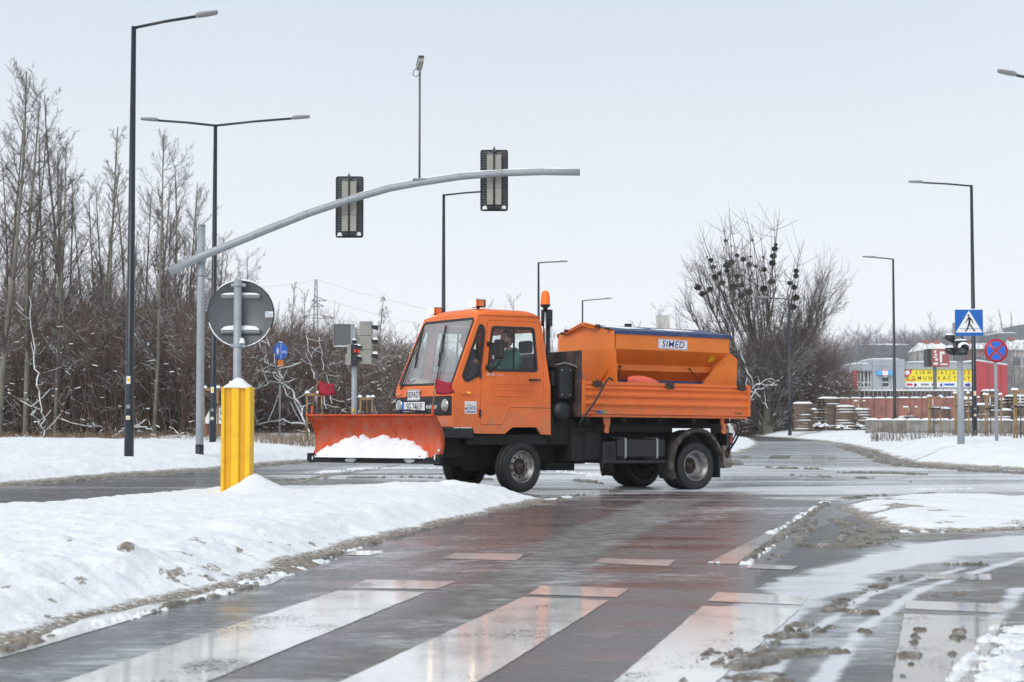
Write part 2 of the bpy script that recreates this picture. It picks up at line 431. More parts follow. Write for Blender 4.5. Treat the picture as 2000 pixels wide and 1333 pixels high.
def glassmat(name, tint, ior=1.5, film=.0):
    m = bpy.data.materials.new(name); m.use_nodes = True; t = m.node_tree; t.nodes.clear()
    o = t.nodes.new('ShaderNodeOutputMaterial'); a = N(t, 'ShaderNodeBsdfTransparent'); a.inputs[0].default_value = (*tint, 1)
    g = N(t, 'ShaderNodeBsdfGlossy', Roughness=.03); f = N(t, 'ShaderNodeFresnel', IOR=ior); mxx = t.nodes.new('ShaderNodeMixShader')
    ge = t.nodes.new('ShaderNodeNewGeometry'); t.links.new(mth(t, 'MULTIPLY', f.outputs[0], mth(t, 'SUBTRACT', 1.0, ge.outputs['Backfacing'])), mxx.inputs[0]); t.links.new(a.outputs[0], mxx.inputs[1]); t.links.new(g.outputs[0], mxx.inputs[2])
    df = N(t, 'ShaderNodeBsdfDiffuse'); df.inputs[0].default_value = (.62, .64, .66, 1); m2 = t.nodes.new('ShaderNodeMixShader')   # dried salt film
    t.links.new(mth(t, 'MULTIPLY', ramp(t, noise(t, 1.2, 3, .5), -.6, 1.0), film * 1.4), m2.inputs[0])
    t.links.new(mxx.outputs[0], m2.inputs[1]); t.links.new(df.outputs[0], m2.inputs[2]); t.links.new(m2.outputs[0], o.inputs[0])
    return m
M['glass'] = glassmat('side_glass', (.95, .97, .96), 1.4, .02)
M['wglass'] = glassmat('windshield_glass', (.95, .97, .97), 1.75, .19)
def emit(name, c, s):
    m, t, b = newmat(name); b.inputs['Base Color'].default_value = (*c, 1); b.inputs['Emission Color'].default_value = (*c, 1); b.inputs['Emission Strength'].default_value = s
    return m
M['lamp_on'] = emit('lit_work_lamp', (1.0, .86, .55), 5.0)
M['blink'] = emit('lit_amber', (1.0, .25, .02), 1.6)
M['redlit'] = emit('lit_red_signal', (1.0, .02, .02), 1.0)
M['beacon'] = emit('amber_beacon', (.85, .16, .005), .12)

# painted marking: white, wet, worn
def paintmat(name, white, worn):
    m, t, b = newmat(name)
    n1 = noise(t, 2.0, 6, .7, (1.2, .5, 1)); n2 = noise(t, 40, 4, .6)
    base = mixc(t, ramp(t, n1, .42, .72), white, tuple(c * .80 for c in white))
    base = mixc(t, mth(t, 'MULTIPLY', ramp(t, mth(t, 'ADD', n1, mth(t, 'MULTIPLY', n2, .3)), .66, .84), worn), base, (.16, .14, .12))
    t.links.new(base, b.inputs['Base Color'])
    b.inputs['Roughness'].default_value = .4
    wr = noise(t, 1.3, 4, .6); ch = noise(t, 60, 4, .75)
    t.links.new(mth(t, 'SUBTRACT', 1.0, ramp(t, mth(t, 'ADD', mth(t, 'MULTIPLY', wr, .55), mth(t, 'MULTIPLY', ch, .6)), .635, .70)), b.inputs['Alpha'])
    b.inputs['Coat Weight'].default_value = 1.0; b.inputs['Coat IOR'].default_value = 1.33
    t.links.new(mth(t, 'ADD', mth(t, 'MULTIPLY', n1, .12), .0), b.inputs['Coat Roughness'])
    bump(t, b, noise(t, 9, 4, .6, (.35, 2.6, 1)), .15, .008)
    cn = N(t, 'ShaderNodeBump', Strength=.08, Distance=.008); t.links.new(noise(t, 9, 4, .6, (.35, 2.6, 1)), cn.inputs['Height']); t.links.new(cn.outputs[0], b.inputs['Coat Normal'])
    return m
M['paint'] = paintmat('wet_white_road_paint', (.86, .85, .82), .35)
M['paintmud'] = paintmat('muddy_road_paint', (.30, .255, .20), .8)

# wet asphalt driven by surface masks: red, film (thin melting slush and painted sky sheen), mud, wet
def roadmat():
    m, t, b = newmat('wet_asphalt')
    def at(n):
        a = N(t, 'ShaderNodeAttribute'); a.attribute_name = n; return a.outputs['Fac']
    red, film, mud, wet = at('red'), at('film'), at('mud'), at('wet')
    fine = noise(t, 120, 3, .7); mid = noise(t, 6, 5, .65); st = noise(t, 3.0, 6, .7, (.55, 1.5, 1), distort=.8)
    st2 = noise(t, 13, 5, .7, (.6, 1.4, 1), distort=.5)
    asph = mixc(t, ramp(t, fine, .3, .75), (.026, .027, .030), (.070, .072, .076))
    redc = mixc(t, ramp(t, fine, .3, .75), (.11, .034, .030), (.19, .070, .060))
    rf = mth(t, 'MULTIPLY', red, ramp(t, mth(t, 'ADD', mth(t, 'MULTIPLY', st, .6), mth(t, 'MULTIPLY', st2, .4)), .44, .62))
    base = mixc(t, rf, asph, redc)
    mf = ramp(t, mth(t, 'ADD', mud, mth(t, 'MULTIPLY', mth(t, 'SUBTRACT', mid, .5), .9)), .25, .85)
    base = mixc(t, mf, base, mixc(t, ramp(t, mid, .3, .7), (.15, .14, .125), (.235, .22, .20)))
    ff = ramp(t, mth(t, 'ADD', film, mth(t, 'MULTIPLY', mth(t, 'SUBTRACT', mth(t, 'ADD', mth(t, 'MULTIPLY', st, .55), mth(t, 'MULTIPLY', st2, .45)), .5), 1.5)), .30, .85)
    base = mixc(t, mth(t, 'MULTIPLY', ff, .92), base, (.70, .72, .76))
    t.links.new(base, b.inputs['Base Color'])
    b.inputs['Roughness'].default_value = .75
    dry = mth(t, 'MULTIPLY', mf, .75)
    wv = mth(t, 'SUBTRACT', wet, mth(t, 'MULTIPLY', dry, .8), True)
    wv = mth(t, 'MULTIPLY', wv, ramp(t, mth(t, 'ADD', st, mth(t, 'MULTIPLY', wet, .3)), .30, .62))
    t.links.new(wv, b.inputs['Coat Weight']); b.inputs['Coat IOR'].default_value = 1.33
    pud = ramp(t, noise(t, 1.1, 4, .6, (.4, 1.5, 1)), .50, .62)
    t.links.new(mth(t, 'SUBTRACT', mth(t, 'ADD', mth(t, 'MULTIPLY', st2, .25), .14), mth(t, 'MULTIPLY', pud, .14)), b.inputs['Coat Roughness'])
    bump(t, b, mth(t, 'ADD', mth(t, 'MULTIPLY', fine, .35), mth(t, 'MULTIPLY', st2, .7)), .25, .006)
    cn = N(t, 'ShaderNodeBump', Strength=.22, Distance=.008); t.links.new(st2, cn.inputs['Height']); t.links.new(cn.outputs[0], b.inputs['Coat Normal'])
    return m
M['road'] = roadmat()
def slushmat():
    m, t, b = newmat('brown_slush')
    n1 = noise(t, 9, 5, .65); n2 = noise(t, 60, 3)
    base = mixc(t, ramp(t, n1, .3, .7), (.10, .083, .065), (.25, .22, .185)); base = mixc(t, ramp(t, mth(t, 'ADD', mth(t, 'MULTIPLY', n2, .5), mth(t, 'MULTIPLY', n1, .5)), .54, .66), base, (.55, .53, .50))
    t.links.new(base, b.inputs['Base Color']); b.inputs['Roughness'].default_value = .45; b.inputs['Specular IOR Level'].default_value = .5
    bump(t, b, n2, .5, .02); return m
M['slush'] = slushmat()

# ------------------------------------------------------------------ THE GROUND
def GP(l): return [G(*p) for p in l]
redP = GP([(560, 1180), (760, 1075), (1000, 1003), (1160, 968), (1480, 958), (1560, 1010), (1440, 1102), (1425, 1125), (1380, 1180), (1150, 1420), (500, 1420), (380, 1260)])
trackP = GP([(1400, 972), (1335, 1000), (1200, 1082), (1080, 1140), (940, 1235), (640, 1420), (300, 1420), (620, 1290), (850, 1175), (1010, 1080), (1130, 1025), (1260, 975)])
track2P = GP([(1330, 975), (1120, 1050), (1000, 1085), (980, 1080), (1120, 1040), (1310, 972)])
bandP = GP([(1470, 1160), (1560, 1118), (1700, 1078), (1850, 1054), (2100, 1040), (2100, 1072), (1870, 1088), (1750, 1114), (1680, 1140), (1610, 1190), (1530, 1262), (1440, 1420), (1250, 1420), (1330, 1340), (1420, 1250), (1380, 1200)])
muddyP = GP([(1480, 1125), (1600, 1030), (1680, 1000), (2100, 1040), (2100, 1050), (1820, 1058), (1600, 1105), (1480, 1150)])
muddy2P = GP([(1560, 1420), (1640, 1200), (1760, 1130), (2100, 1085), (2200, 1420)])
crossP = GP([(1060, 985), (1330, 962), (1640, 985), (2400, 1000), (2400, 925), (1750, 912), (1500, 905), (700, 905), (480, 930), (900, 950)])
Xr, Yr = polar(2.5, 75, -.62, .62, .0085, 420)
red = smst(-.25, .25, sdf(redP, Xr, Yr))
trk = smst(-.15, .15, sdf(trackP, Xr, Yr) + .25 * (fbm(Xr, Yr, 1.2, 3, 5) - .5))
band = smst(-.10, .25, sdf(bandP, Xr, Yr) + .35 * (fbm(Xr, Yr, 2.5, 4, 9) - .5))
mud = np.maximum(trk * .62, smst(-.1, .4, sdf(muddyP, Xr, Yr) + .3 * (fbm(Xr, Yr, 2, 3, 7) - .5)) * .75)
mud = np.maximum(mud, smst(-.1, .4, sdf(muddy2P, Xr, Yr)) * .62)
crs = smst(-.6, .8, sdf(crossP, Xr, Yr) + 1.2 * (fbm(Xr, Yr, .6, 3, 31) - .5))
film = np.maximum(band * 1.35, crs * (.62 + .9 * (fbm(Xr * .5, Yr * 3, .5, 3, 77) - .5)))
film = np.maximum(film, (.30 + .55 * (fbm(Xr, Yr, .7, 3, 78) - .5)))  # pale base film also paints the sky's sheen on wet asphalt
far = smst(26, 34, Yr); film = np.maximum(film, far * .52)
nearl = smst(0, 1.2, -sdf(redP, Xr, Yr)) * 0
UU = Xr * math.cos(R(15)) - Yr * math.sin(R(15)); VV = Xr * math.sin(R(15)) + Yr * math.cos(R(15))
lt = fbm(UU * 2.6, VV * .10, 1, 4, 401) - .5; nearm = 1 - smst(15, 20, Yr)      # tyre tracks along the road
cx2 = fbm(Xr * .06, Yr * 2.2, 1, 4, 402) - .5
film = film + nearm * .55 * lt + (1 - nearm) * .5 * cx2; mud = mud + nearm * .35 * np.clip(-lt, 0, 1)
mud = np.maximum(mud, (1 - nearm) * smst(.56, .68, fbm(Xr * .12, Yr * 1.6, 1, 4, 403)) * .8)
for (tp, tw) in (([(1880, 1110), (1700, 1160), (1560, 1250), (1480, 1340)], .05), ([(2000, 1090), (1800, 1150), (1680, 1230), (1600, 1340)], .06), ([(1990, 1150), (1930, 1230), (1880, 1340)], .07), ([(2060, 1180), (2000, 1250), (1960, 1340)], .06)):
    q_ = np.exp(-(linedist(GP(tp), Xr, Yr) / tw) ** 2) * (.5 + fbm(Xr, Yr, 5, 3, 404)); film = np.maximum(film, .85 * q_)
wet = np.clip(.92 - trk * .35 - .1 * far, 0, 1)
wet = np.where(sdf(muddyP, Xr, Yr) > 0, .55, wet); wet = np.where(sdf(muddy2P, Xr, Yr) > 0, .6, wet)
wet = np.maximum(wet, band)
Zr = gz(Xr, Yr) + .001 * (fbm(Xr, Yr, .8, 2, 3) - .5)
grid_mesh('road', Xr, Yr, Zr, np.ones(Xr.shape, bool), M['road'], dict(red=red * (1 - trk * .9) * .8 * (.30 + .70 * smst(8.2, 10.5, Yr)), film=film, mud=mud, wet=wet))  # red weakened nearby, where the sky's sheen is put into the colour
Xf, Yf = polar(75, 330, -.75, .75, .05, 80)
on = np.ones(Xf.shape)
grid_mesh('road', Xf, Yf, Xf * 0, on > 0, M['road'], dict(red=on * 0, film=on * .3, mud=on * .2, wet=on * .8))

def patch(name, poly, H, ramp_w, yr, ar, k, na, seed, edge=.25, lump=.05, dirtw=.55, extra=None, fine=.02, dirtmul=1.0):
    x, y = polar(yr[0], yr[1], ar[0], ar[1], k, na)
    s = sdf(poly, x, y) + edge * (fbm(x, y, 1.4, 4, seed) - .5) * 2 * .6
    prof = smst(0, ramp_w, s)
    z = H * prof + lump * (fbm(x, y, .9, 5, seed + 3) - .5) * 2 * smst(0, ramp_w * 1.3, s) + fine * (fbm(x, y, 9, 3, seed + 5) - .5) * 2 * smst(-.05, .25, s)
    z = z + .012 * smst(0, .10, s) - .04 * smst(0.0, -.25, s)
    d = (1 - smst(0, dirtw, s)) * dirtmul
    if extra is not None: z, d = extra(x, y, z, d, s)
    z = z + gz(x, y)
    return grid_mesh(name, x, y, z, s > -.12, M['snow'], dict(dirt=d))

islP = [G(-900, 1530), G(-300, 1345), G(0, 1262), G(200, 1205), G(460, 1150), G(560, 1110), G(700, 1065), G(900, 1015), G(1010, 993), G(1068, 979),
        (.25, 19.8), (-.35, 20.1), (-1.1, 20.3), (-2.1, 20.0), (-3.3, 20.2), (-4.3, 18.6), G(0, 977, .16), (-9, 12.2)]
BOLX, BOLY = X(462, 18.0), 18.0
def isl_extra(x, y, z, d, s):
    m = np.exp(-(((x - BOLX - .24 + .12 * (fbm(x, y, 4, 2, 3) - .5)) / .24) ** 2 + ((y - BOLY + .22) / .30) ** 2) ** .8)
    z = z - .05 * np.exp(-(((x - BOLX + .22) / .2) ** 2 + ((y - BOLY + .2) / .25) ** 2))
    near = 1 - smst(11, 15, y); z = z + near * .05 * smst(.1, .5, s) * (fbm(x, y, 3.2, 5, 72) - .5) * 2; z = z - near * .035 * smst(.68, .78, fbm(x, y, 2.2, 3, 99)) * smst(.2, .6, s)
    d = np.maximum(d, (.3 + .7 * near) * .75 * smst(.66, .74, fbm(x, y * .7, 9, 4, 98)) * (1 - smst(.3, 1.3, s))); z = z + .19 * m
    # ploughed ridge at the tip, boot marks and dark lumps of ice
    z = z + .07 * np.exp(-(((x + .9) / 1.0) ** 2 + ((y - 18.9) / .55) ** 2)) * (.6 + .8 * fbm(x, y, 3, 3, 41))
    z = z + .05 * smst(.1, .5, s) * (1 - smst(.5, 1.5, s)) * (fbm(x, y, 2.6, 4, 71) - .25) * smst(-1, 3, 14 - y + 0 * x)
    for (px, py, rr, hh, dd) in ((248, 1077, .06, .055, 1.0), (350, 1112, .07, .05, .8), (270, 1160, .07, .05, .9), (168, 1172, .05, .04, .8), (52, 1165, .07, .045, .8), (40, 1088, .05, .03, .6), (138, 1047, .04, .02, .6),
                                 (690, 1000, .10, -.04, .15), (735, 985, .10, .04, 0), (110, 1080, .035, .02, .5), (560, 1045, .2, .04, 0), (330, 1225, .06, .05, 1), (215, 1122, .05, -.03, .4), (300, 1180, .05, .04, .7)):
        cx, cy = G(px, py, .2); q = ((x - cx) / rr) ** 2 + ((y - cy) / (rr * 1.7)) ** 2
        g = np.exp(-q * (1 + 1.2 * (fbm(x, y, 14, 2, int(px)) - .5))); z = z + hh * g; d = np.maximum(d, dd * 1.5 * np.exp(-(((x - cx) / rr / .8) ** 2 + ((y - cy + .6 * rr) / (rr * 1.1)) ** 2)))
    return z, d
patch('snow_island', islP, .155, .75, (4.2, 22), (-.62, .04), .0045, 640, 11, lump=.05, dirtw=.26, extra=isl_extra, fine=.016, edge=.26)

verL = [(-60, 3.0), G(-700, 1020), G(-300, 978), G(0, 950), G(200, 931), G(430, 916), G(520, 906), G(620, 900), G(720, 893), (-.5, 52), (4.0, 68), (6, 90), (0, 125), (-60, 125)]
def ver_extra(x, y, z, d, s):
    z = z + .30 * smst(1.5, 7, s); z = z + .16 * (fbm(x, y, .5, 5, 90) - .5) * smst(.3, 1.5, s)
    z = z + .10 * np.exp(-((s - 1.3) / .7) ** 2) * (fbm(x, y, .8, 3, 55) + .2)
    d = np.maximum(d, (smst(.66, .78, fbm(x * .5, y, 1.1, 4, 66)) * .42) * (1 - smst(2.0, 4.5, s)))
    return z, d
patch('snow_verge', verL, .12, 1.2, (18, 125), (-.62, .10), .008, 620, 23, lump=.05, dirtw=.55, extra=ver_extra, edge=.5)

medC = [(3.0, 46), G(1400, 893), G(1440, 887), G(1475, 876), G(1486, 868), G(1470, 858), (7.0, 92), (4, 96), (3.0, 70)]
patch('snow_island', medC, .30, 1.6, (38, 100), (.03, .18), .006, 200, 37, lump=.05, dirtw=.5, edge=.5)

verR = [(16.5, 330), (13, 130), G(1455, 851), G(1530, 856), G(1600, 862), G(1660, 872), G(1700, 881), G(1720, 893), G(1765, 905), G(1850, 913), G(2000, 919), G(2200, 926), (60, 26), (120, 60), (260, 330)]
def verr_extra(x, y, z, d, s):
    z = z + .24 * smst(.3, 3.0, s) + .09 * (fbm(x, y, .6, 4, 190) - .5) * smst(.3, 1.5, s)
    z = z + .16 * np.exp(-((s - 1.5) / .9) ** 2) * smst(.35, .75, fbm(x, y, .45, 3, 155)) * smst(28, 33, y) * (1 - smst(45, 60, y))
    d = np.maximum(d, (smst(.62, .75, fbm(x * .5, y, 1.0, 4, 166)) * .6) * (1 - smst(.8, 2.4, s)))
    z = z + 1.9 * smst(101.5, 103.5, y) * smst(-4, 4, x - 18)
    return z, d
patch('snow_verge', verR, .15, 1.2, (22, 330), (.03, .62), .008, 560, 51, lump=.05, dirtw=.65, extra=verr_extra, edge=.5)

patE = [G(1640, 990), G(1700, 976), G(1770, 970), G(1900, 970), G(2060, 979), G(2500, 1000), G(2500, 1046), G(2000, 1036), G(1880, 1041), G(1780, 1042), G(1700, 1034), G(1690, 1015)]
def pe(x, y, z, d, s):
    z = z + .035 * smst(.1, .5, s) * (fbm(x, y, 3, 3, 88))
    return z, np.maximum(d, .75 * smst(.50, .68, fbm(x, y, 2.2, 4, 93)) * (1 - smst(4.0, 5.2, x)))
patch('snow_patch', patE, .035, .5, (12, 22), (.17, .5), .004, 420, 61, lump=.02, dirtw=.38, extra=pe, edge=.25, fine=.012)

# slush thrown up in ridges and clumps
Xs, Ys = polar(4.6, 60, -.42, .42, .0042, 900)
den = np.zeros(Xs.shape)
def ridge(pts, wd, amt):
    global den
    den = np.maximum(den, amt * np.exp(-(linedist(GP(pts), Xs, Ys) / wd) ** 2))
ridge([(0, 1275), (200, 1218), (460, 1157), (560, 1115), (700, 1070), (900, 1018), (1065, 982)], .10, .80)
ridge([(1455, 1100), (1540, 1040), (1612, 984)], .10, .85)
ridge([(1500, 1100), (1565, 1050), (1640, 995)], .05, .60)
ridge([(1650, 975), (1720, 968), (1850, 966)], .25, .82)
ridge([(1660, 925), (1740, 925), (1800, 928)], .45, .92)
ridge([(1500, 915), (1600, 918)], .25, .84); ridge([(1700, 940), (1950, 946)], .12, .72)
ridge([(1620, 1010), (1690, 1040), (1760, 1040)], .22, .80)
ridge([(1620, 1085), (1700, 1060), (1760, 1050)], .14, .74)
ridge([(1660, 1035), (1640, 1062), (1740, 1064)], .12, .78)
ridge([(1450, 1310), (1540, 1275), (1640, 1275)], .10, .88)
ridge([(1560, 1245), (1620, 1228), (1700, 1236)], .09, .86); ridge([(1650, 1195), (1720, 1202)], .08, .86)
ridge([(1400, 1300), (1450, 1270), (1500, 1245)], .08, .74)
ridge([(1430, 1333), (1470, 1285), (1560, 1225), (1660, 1170), (1760, 1130)], .16, .77); ridge([(1760, 1333), (1800, 1215)], .10, .72); ridge([(1850, 1333), (1880, 1215)], .08, .70); ridge([(1600, 1000), (1560, 1060), (1500, 1095)], .16, .74); ridge([(1330, 1333), (1420, 1240)], .09, .74); ridge([(1620, 1070), (1700, 1050)], .4, .75); ridge([(1550, 930), (1700, 935)], .5, .72); ridge([(1760, 1168), (1880, 1162)], .09, .78); ridge([(1850, 1104), (1920, 1104)], .09, .84); ridge([(1530, 1335), (1500, 1325)], .10, .9)
ridge([(540, 940), (640, 936), (800, 933), (950, 938)], .30, .84); ridge([(860, 926), (900, 926)], .3, .8)
ridge([(1060, 985), (1120, 968), (1200, 960)], .35, .74); ridge([(1110, 938), (1180, 944)], .25, .8)
ridge([(900, 958), (1070, 972)], .25, .78); ridge([(0, 952), (200, 935), (430, 920), (600, 903)], .55, .80); ridge([(1620, 866), (1700, 888), (1765, 910), (1900, 920), (2000, 925)], .7, .86)
fn = .5 * fbm(Xs * .45, Ys * 1.1, 4.0, 4, 201) + .5 * fbm(Xs * .7, Ys * 1.1, 22, 4, 203, .6)
hh = (fn - (1.12 - den * .78))
zs = np.where(hh < 0, hh * .2, .024 * (1 - np.exp(-np.clip(hh, 0, 1) * 22)) * (.55 + .9 * fbm(Xs, Ys, 34, 3, 207))) * np.clip(.6 + Ys / 30, .7, 2.2)
grid_mesh('slush', Xs, Ys, zs + gz(Xs, Ys), (hh > -.004), M['slush'], kind='stuff')
# whiter crumbs of snow lying on the wet road
den = np.zeros(Xs.shape)
ridge([(1500, 1045), (1612, 982)], .10, .75); ridge([(1380, 1100), (1460, 1103), (1540, 1045)], .05, .7)
ridge([(0, 1266), (460, 1154), (700, 1072)], .16, .72); ridge([(690, 1083), (740, 1080)], .10, .8)
ridge([(620, 925), (700, 915), (880, 915)], .5, .78); ridge([(1080, 905), (1180, 905)], .8, .84); ridge([(1080, 920), (1180, 930)], .5, .72)
ridge([(1640, 960), (1900, 955)], .25, .7); ridge([(1700, 1040), (2000, 1042)], .15, .72)
ridge([(1945, 1333), (1990, 1230)], .16, .80); ridge([(1860, 1333), (1950, 1220)], .06, .76); ridge([(1060, 978), (1110, 972)], .12, .84)
fn = .5 * fbm(Xs * .5, Ys * 1.2, 4.0, 4, 301) + .5 * fbm(Xs * .7, Ys, 24, 4, 303, .6)
hh = (fn - (1.12 - den * .78)); zs = np.where(hh < 0, hh * .2, .016 * (1 - np.exp(-np.clip(hh, 0, 1) * 25)) * (.6 + .8 * fbm(Xs, Ys, 30, 3, 307)))
grid_mesh('snow_crumbs', Xs, Ys, zs + gz(Xs, Ys) + .006, (hh > -.004), M['snow'], dict(dirt=np.clip(.45 - den * .3, 0, 1) + 0 * Xs), kind='stuff')

# far ground that reaches the horizon, rising to wooded hills
Xh, Yh = polar(60, 1250, -.9, .9, .04, 150)
zh = -.35 + 0 * Xh + 2.6 * smst(103, 110, Yh) * smst(10, 24, Xh)
zh = zh + smst(150, 420, Yh) * (13 + 6 * (fbm(Xh, Yh, .008, 3, 5) - .5)) * smst(20, 90, Xh) + smst(420, 1200, Yh) * 22
zh = zh + .5 * smst(118, 135, Yh)
zh = zh + smst(100, 260, Yh) * 7 * smst(-5, -60, Xh)
grid_mesh('snow_field', Xh, Yh, zh, np.ones(Xh.shape, bool), M['snow'], dict(dirt=.1 + .25 * fbm(Xh, Yh, .05, 4, 12)))
def hz(x, y):
    x = np.array([float(x)]); y = np.array([float(y)])
    z = -.35 + 2.6 * smst(103, 110, y) * smst(10, 24, x) + smst(150, 420, y) * (13 + 6 * (fbm(x, y, .008, 3, 5) - .5)) * smst(20, 90, x) + smst(420, 1200, y) * 22 + .5 * smst(118, 135, y) + smst(100, 260, y) * 7 * smst(-5, -60, x)
    return float(z[0])

# road markings
def mark(parent, name, pts, mat, z=.003):
    """flat painted shape with a slightly ragged edge, lying on the road"""
    P = GP(pts); out = []
    rg = random.Random(len(pts) * 7 + int(pts[0][0]))
    for i in range(len(P)):
        a, b = Vector(P[i]), Vector(P[(i + 1) % len(P)]); n = max(1, int((b - a).length / .12))
        for k in range(n):
            q = a.lerp(b, k / n); j = .0035
            out.append((q.x + rg.uniform(-j, j), q.y + rg.uniform(-j, j)))
    mb = MB(); tri = tessellate_polygon([[Vector((a, b, 0)) for a, b in out]])
    mb.add([(a, b, z + float(gz(np.array(a), np.array(b)))) for a, b in out], [tuple(t) for t in tri])
    return mb.build(name, mat, parent)
cw = empty('zebra_crossing'); tag(cw, 'broad white zebra stripes painted across the wet road in the foreground', 'crosswalk')
mark(cw, 'stripe', [(285, 1155), (462, 1150), (60, 1270), (-170, 1333), (-500, 1333)], M['paint'])
mark(cw, 'stripe', [(660, 1155), (832, 1158), (405, 1333), (210, 1410), (-110, 1410), (120, 1333)], M['paint'])
mark(cw, 'stripe', [(1022, 1167), (1190, 1174), (935, 1333), (810, 1410), (530, 1410), (665, 1333)], M['paint'])
mark(cw, 'stripe', [(1372, 1185), (1562, 1191), (1400, 1333), (1310, 1420), (1090, 1420), (1200, 1333)], M['paint'])
tag(mark(cw, 'stripe', [(1766, 1200), (1961, 1208), (1905, 1333), (1870, 1420), (1720, 1420), (1742, 1333)], M['paintmud']), 'stripe covered with brown mud')
bc = empty('bicycle_crossing_line'); tag(bc, 'row of short white blocks bordering the red cycle crossing, just beyond the zebra stripes', 'road marking')
for q in ([(467, 1142), (505, 1127), (555, 1128), (530, 1142)], [(682, 1150), (715, 1133), (890, 1137), (850, 1152)], [(1032, 1162), (1057, 1145), (1230, 1151), (1205, 1168)], [(1382, 1175), (1400, 1158), (1580, 1165), (1566, 1183)]): mark(bc, 'block', q, M['paint'])
mark(bc, 'block', [(1767, 1190), (1768, 1174), (1957, 1181), (1960, 1199)], M['paintmud'])
bc2 = empty('bicycle_crossing_line'); tag(bc2, 'farther row of short white blocks on the red cycle crossing, nearer the truck', 'road marking')
for q in ([(672, 1085), (700, 1076), (750, 1077), (725, 1086)], [(862, 1092), (890, 1081), (1025, 1083), (1008, 1096)], [(1160, 1101), (1175, 1091), (1320, 1095), (1305, 1107)], [(1457, 1111), (1467, 1102), (1560, 1107), (1545, 1114)]): mark(bc2, 'block', q, M['paint'])
mark(bc2, 'block', [(1810, 1132), (1800, 1121), (1935, 1122), (1938, 1135)], M['paintmud'])
ll = mark(None, 'lane_line', [(1382, 1101), (1437, 1103), (1480, 1072), (1535, 1032), (1612, 982), (1604, 981), (1508, 1036)], M['paint']); tag(ll, 'wedge-shaped white line running from the cycle crossing towards the right snow patch', 'road marking')
l2 = mark(None, 'lane_line', [(560, 945), (620, 930), (700, 919), (775, 908), (784, 909), (710, 921), (630, 933), (575, 946)], M['paint']); tag(l2, 'thin white line curving on the road below the snow plough', 'road marking')
fc = empty('zebra_crossing'); tag(fc, 'faint far zebra crossing behind the truck where the road bends', 'crosswalk')
for q in ([(1434, 897), (1440, 890), (1467, 890), (1458, 897)], [(1498, 897), (1508, 890), (1545, 890), (1540, 897)], [(1586, 897), (1588, 891), (1610, 892), (1612, 898)], [(1616, 898), (1614, 892), (1632, 893), (1636, 899)]): mark(fc, 'stripe', q, M['paint'])

# ------------------------------------------------------------------ lettering (built-in font, made into meshes)
def text2d(s, size, bold=0.0, sx_=1.0, shear=0.0):
    cu = bpy.data.curves.new('t', 'FONT'); cu.body = s; cu.size = size; cu.offset = bold; cu.shear = shear; cu.resolution_u = 3; cu.space_character = 1.0 + (.10 if bold > .001 else 0); cu.align_x = 'CENTER'; cu.align_y = 'CENTER'
    o = bpy.data.objects.new('t', cu); COL.objects.link(o); dg = bpy.context.evaluated_depsgraph_get()
    me = bpy.data.meshes.new_from_object(o.evaluated_get(dg))
    vs = [(v.co.x * sx_, v.co.y) for v in me.vertices]; fs = [tuple(p.vertices) for p in me.polygons]
    bpy.data.objects.remove(o); bpy.data.curves.remove(cu); bpy.data.meshes.remove(me)
    return vs, fs
def lettering(s, size, fn, mat, parent, bold=0.0, sx_=1.0, off=None, name='lettering', shear=0.0):
    vs, fs = text2d(s, size, bold, sx_, shear); mb = MB(); mb.add([fn(u, v) for u, v in vs], fs)
    return mb.build(name, mat, parent, off)

# ------------------------------------------------------------------ THE ORANGE TRUCK (x forward, y to its left, z up; metres)
TH = R(32); TT = R(.55)
Fv = Vector((-math.cos(TH) * math.cos(TT), -math.sin(TH) * math.cos(TT), math.sin(TT)))
Lv = Vector((math.sin(TH), -math.cos(TH), 0)); Uv = Fv.cross(Lv)
TM = Matrix(((Fv.x, Lv.x, Uv.x, -.2903), (Fv.y, Lv.y, Uv.y, 22.1758), (Fv.z, Lv.z, Uv.z, 0), (0, 0, 0, 1)))
def truck_frame(name, off=(0, 0, 0)):
    e_ = empty(name); e_.matrix_world = TM @ Matrix.Translation(off); return e_
T = truck_frame('truck'); tag(T, 'small orange municipal tipper truck with a flat-fronted cab, turning across the wet junction', 'truck')
YW = .77
def yw(z): return YW - .05 * max(0, (z - 1.4) / .93)
def side(sgn):
    def f(u, v, h):
        y = yw(v) + h
        return (u - .65 * (YW - yw(v)), sgn * y, v)
    return f
body_o = [(1.04, .845), (1.045, 1.36), (.68, 2.315), (-.27, 2.315), (-.315, 2.15), (-.40, 1.66), (-.45, 1.4), (-.46, .758), (-.309, .76), (-.227, .861), (.147, .858), (.264, .765), (.72, .768), (.745, .845)]
door_o = rnd([(.530, 2.243), (-.262, 2.243), (-.331, 1.66), (-.344, 1.113), (.183, 1.113), (.294, .885), (.632, .885), (.622, 1.543)], .03, 3)
win_o = rnd([(.472, 2.165), (-.178, 2.170), (-.240, 1.588), (.535, 1.582)], .05, 4)
qw_o = rnd([(.612, 2.175), (.585, 2.10), (.655, 1.525), (.845, 1.432), (.905, 1.50), (.655, 2.175)], .03, 3)
def ring(mb, loop, wdt, h0, h1, fn): mb.poly(loop, [inset(loop, wdt)[::-1]], h0, h1, fn)
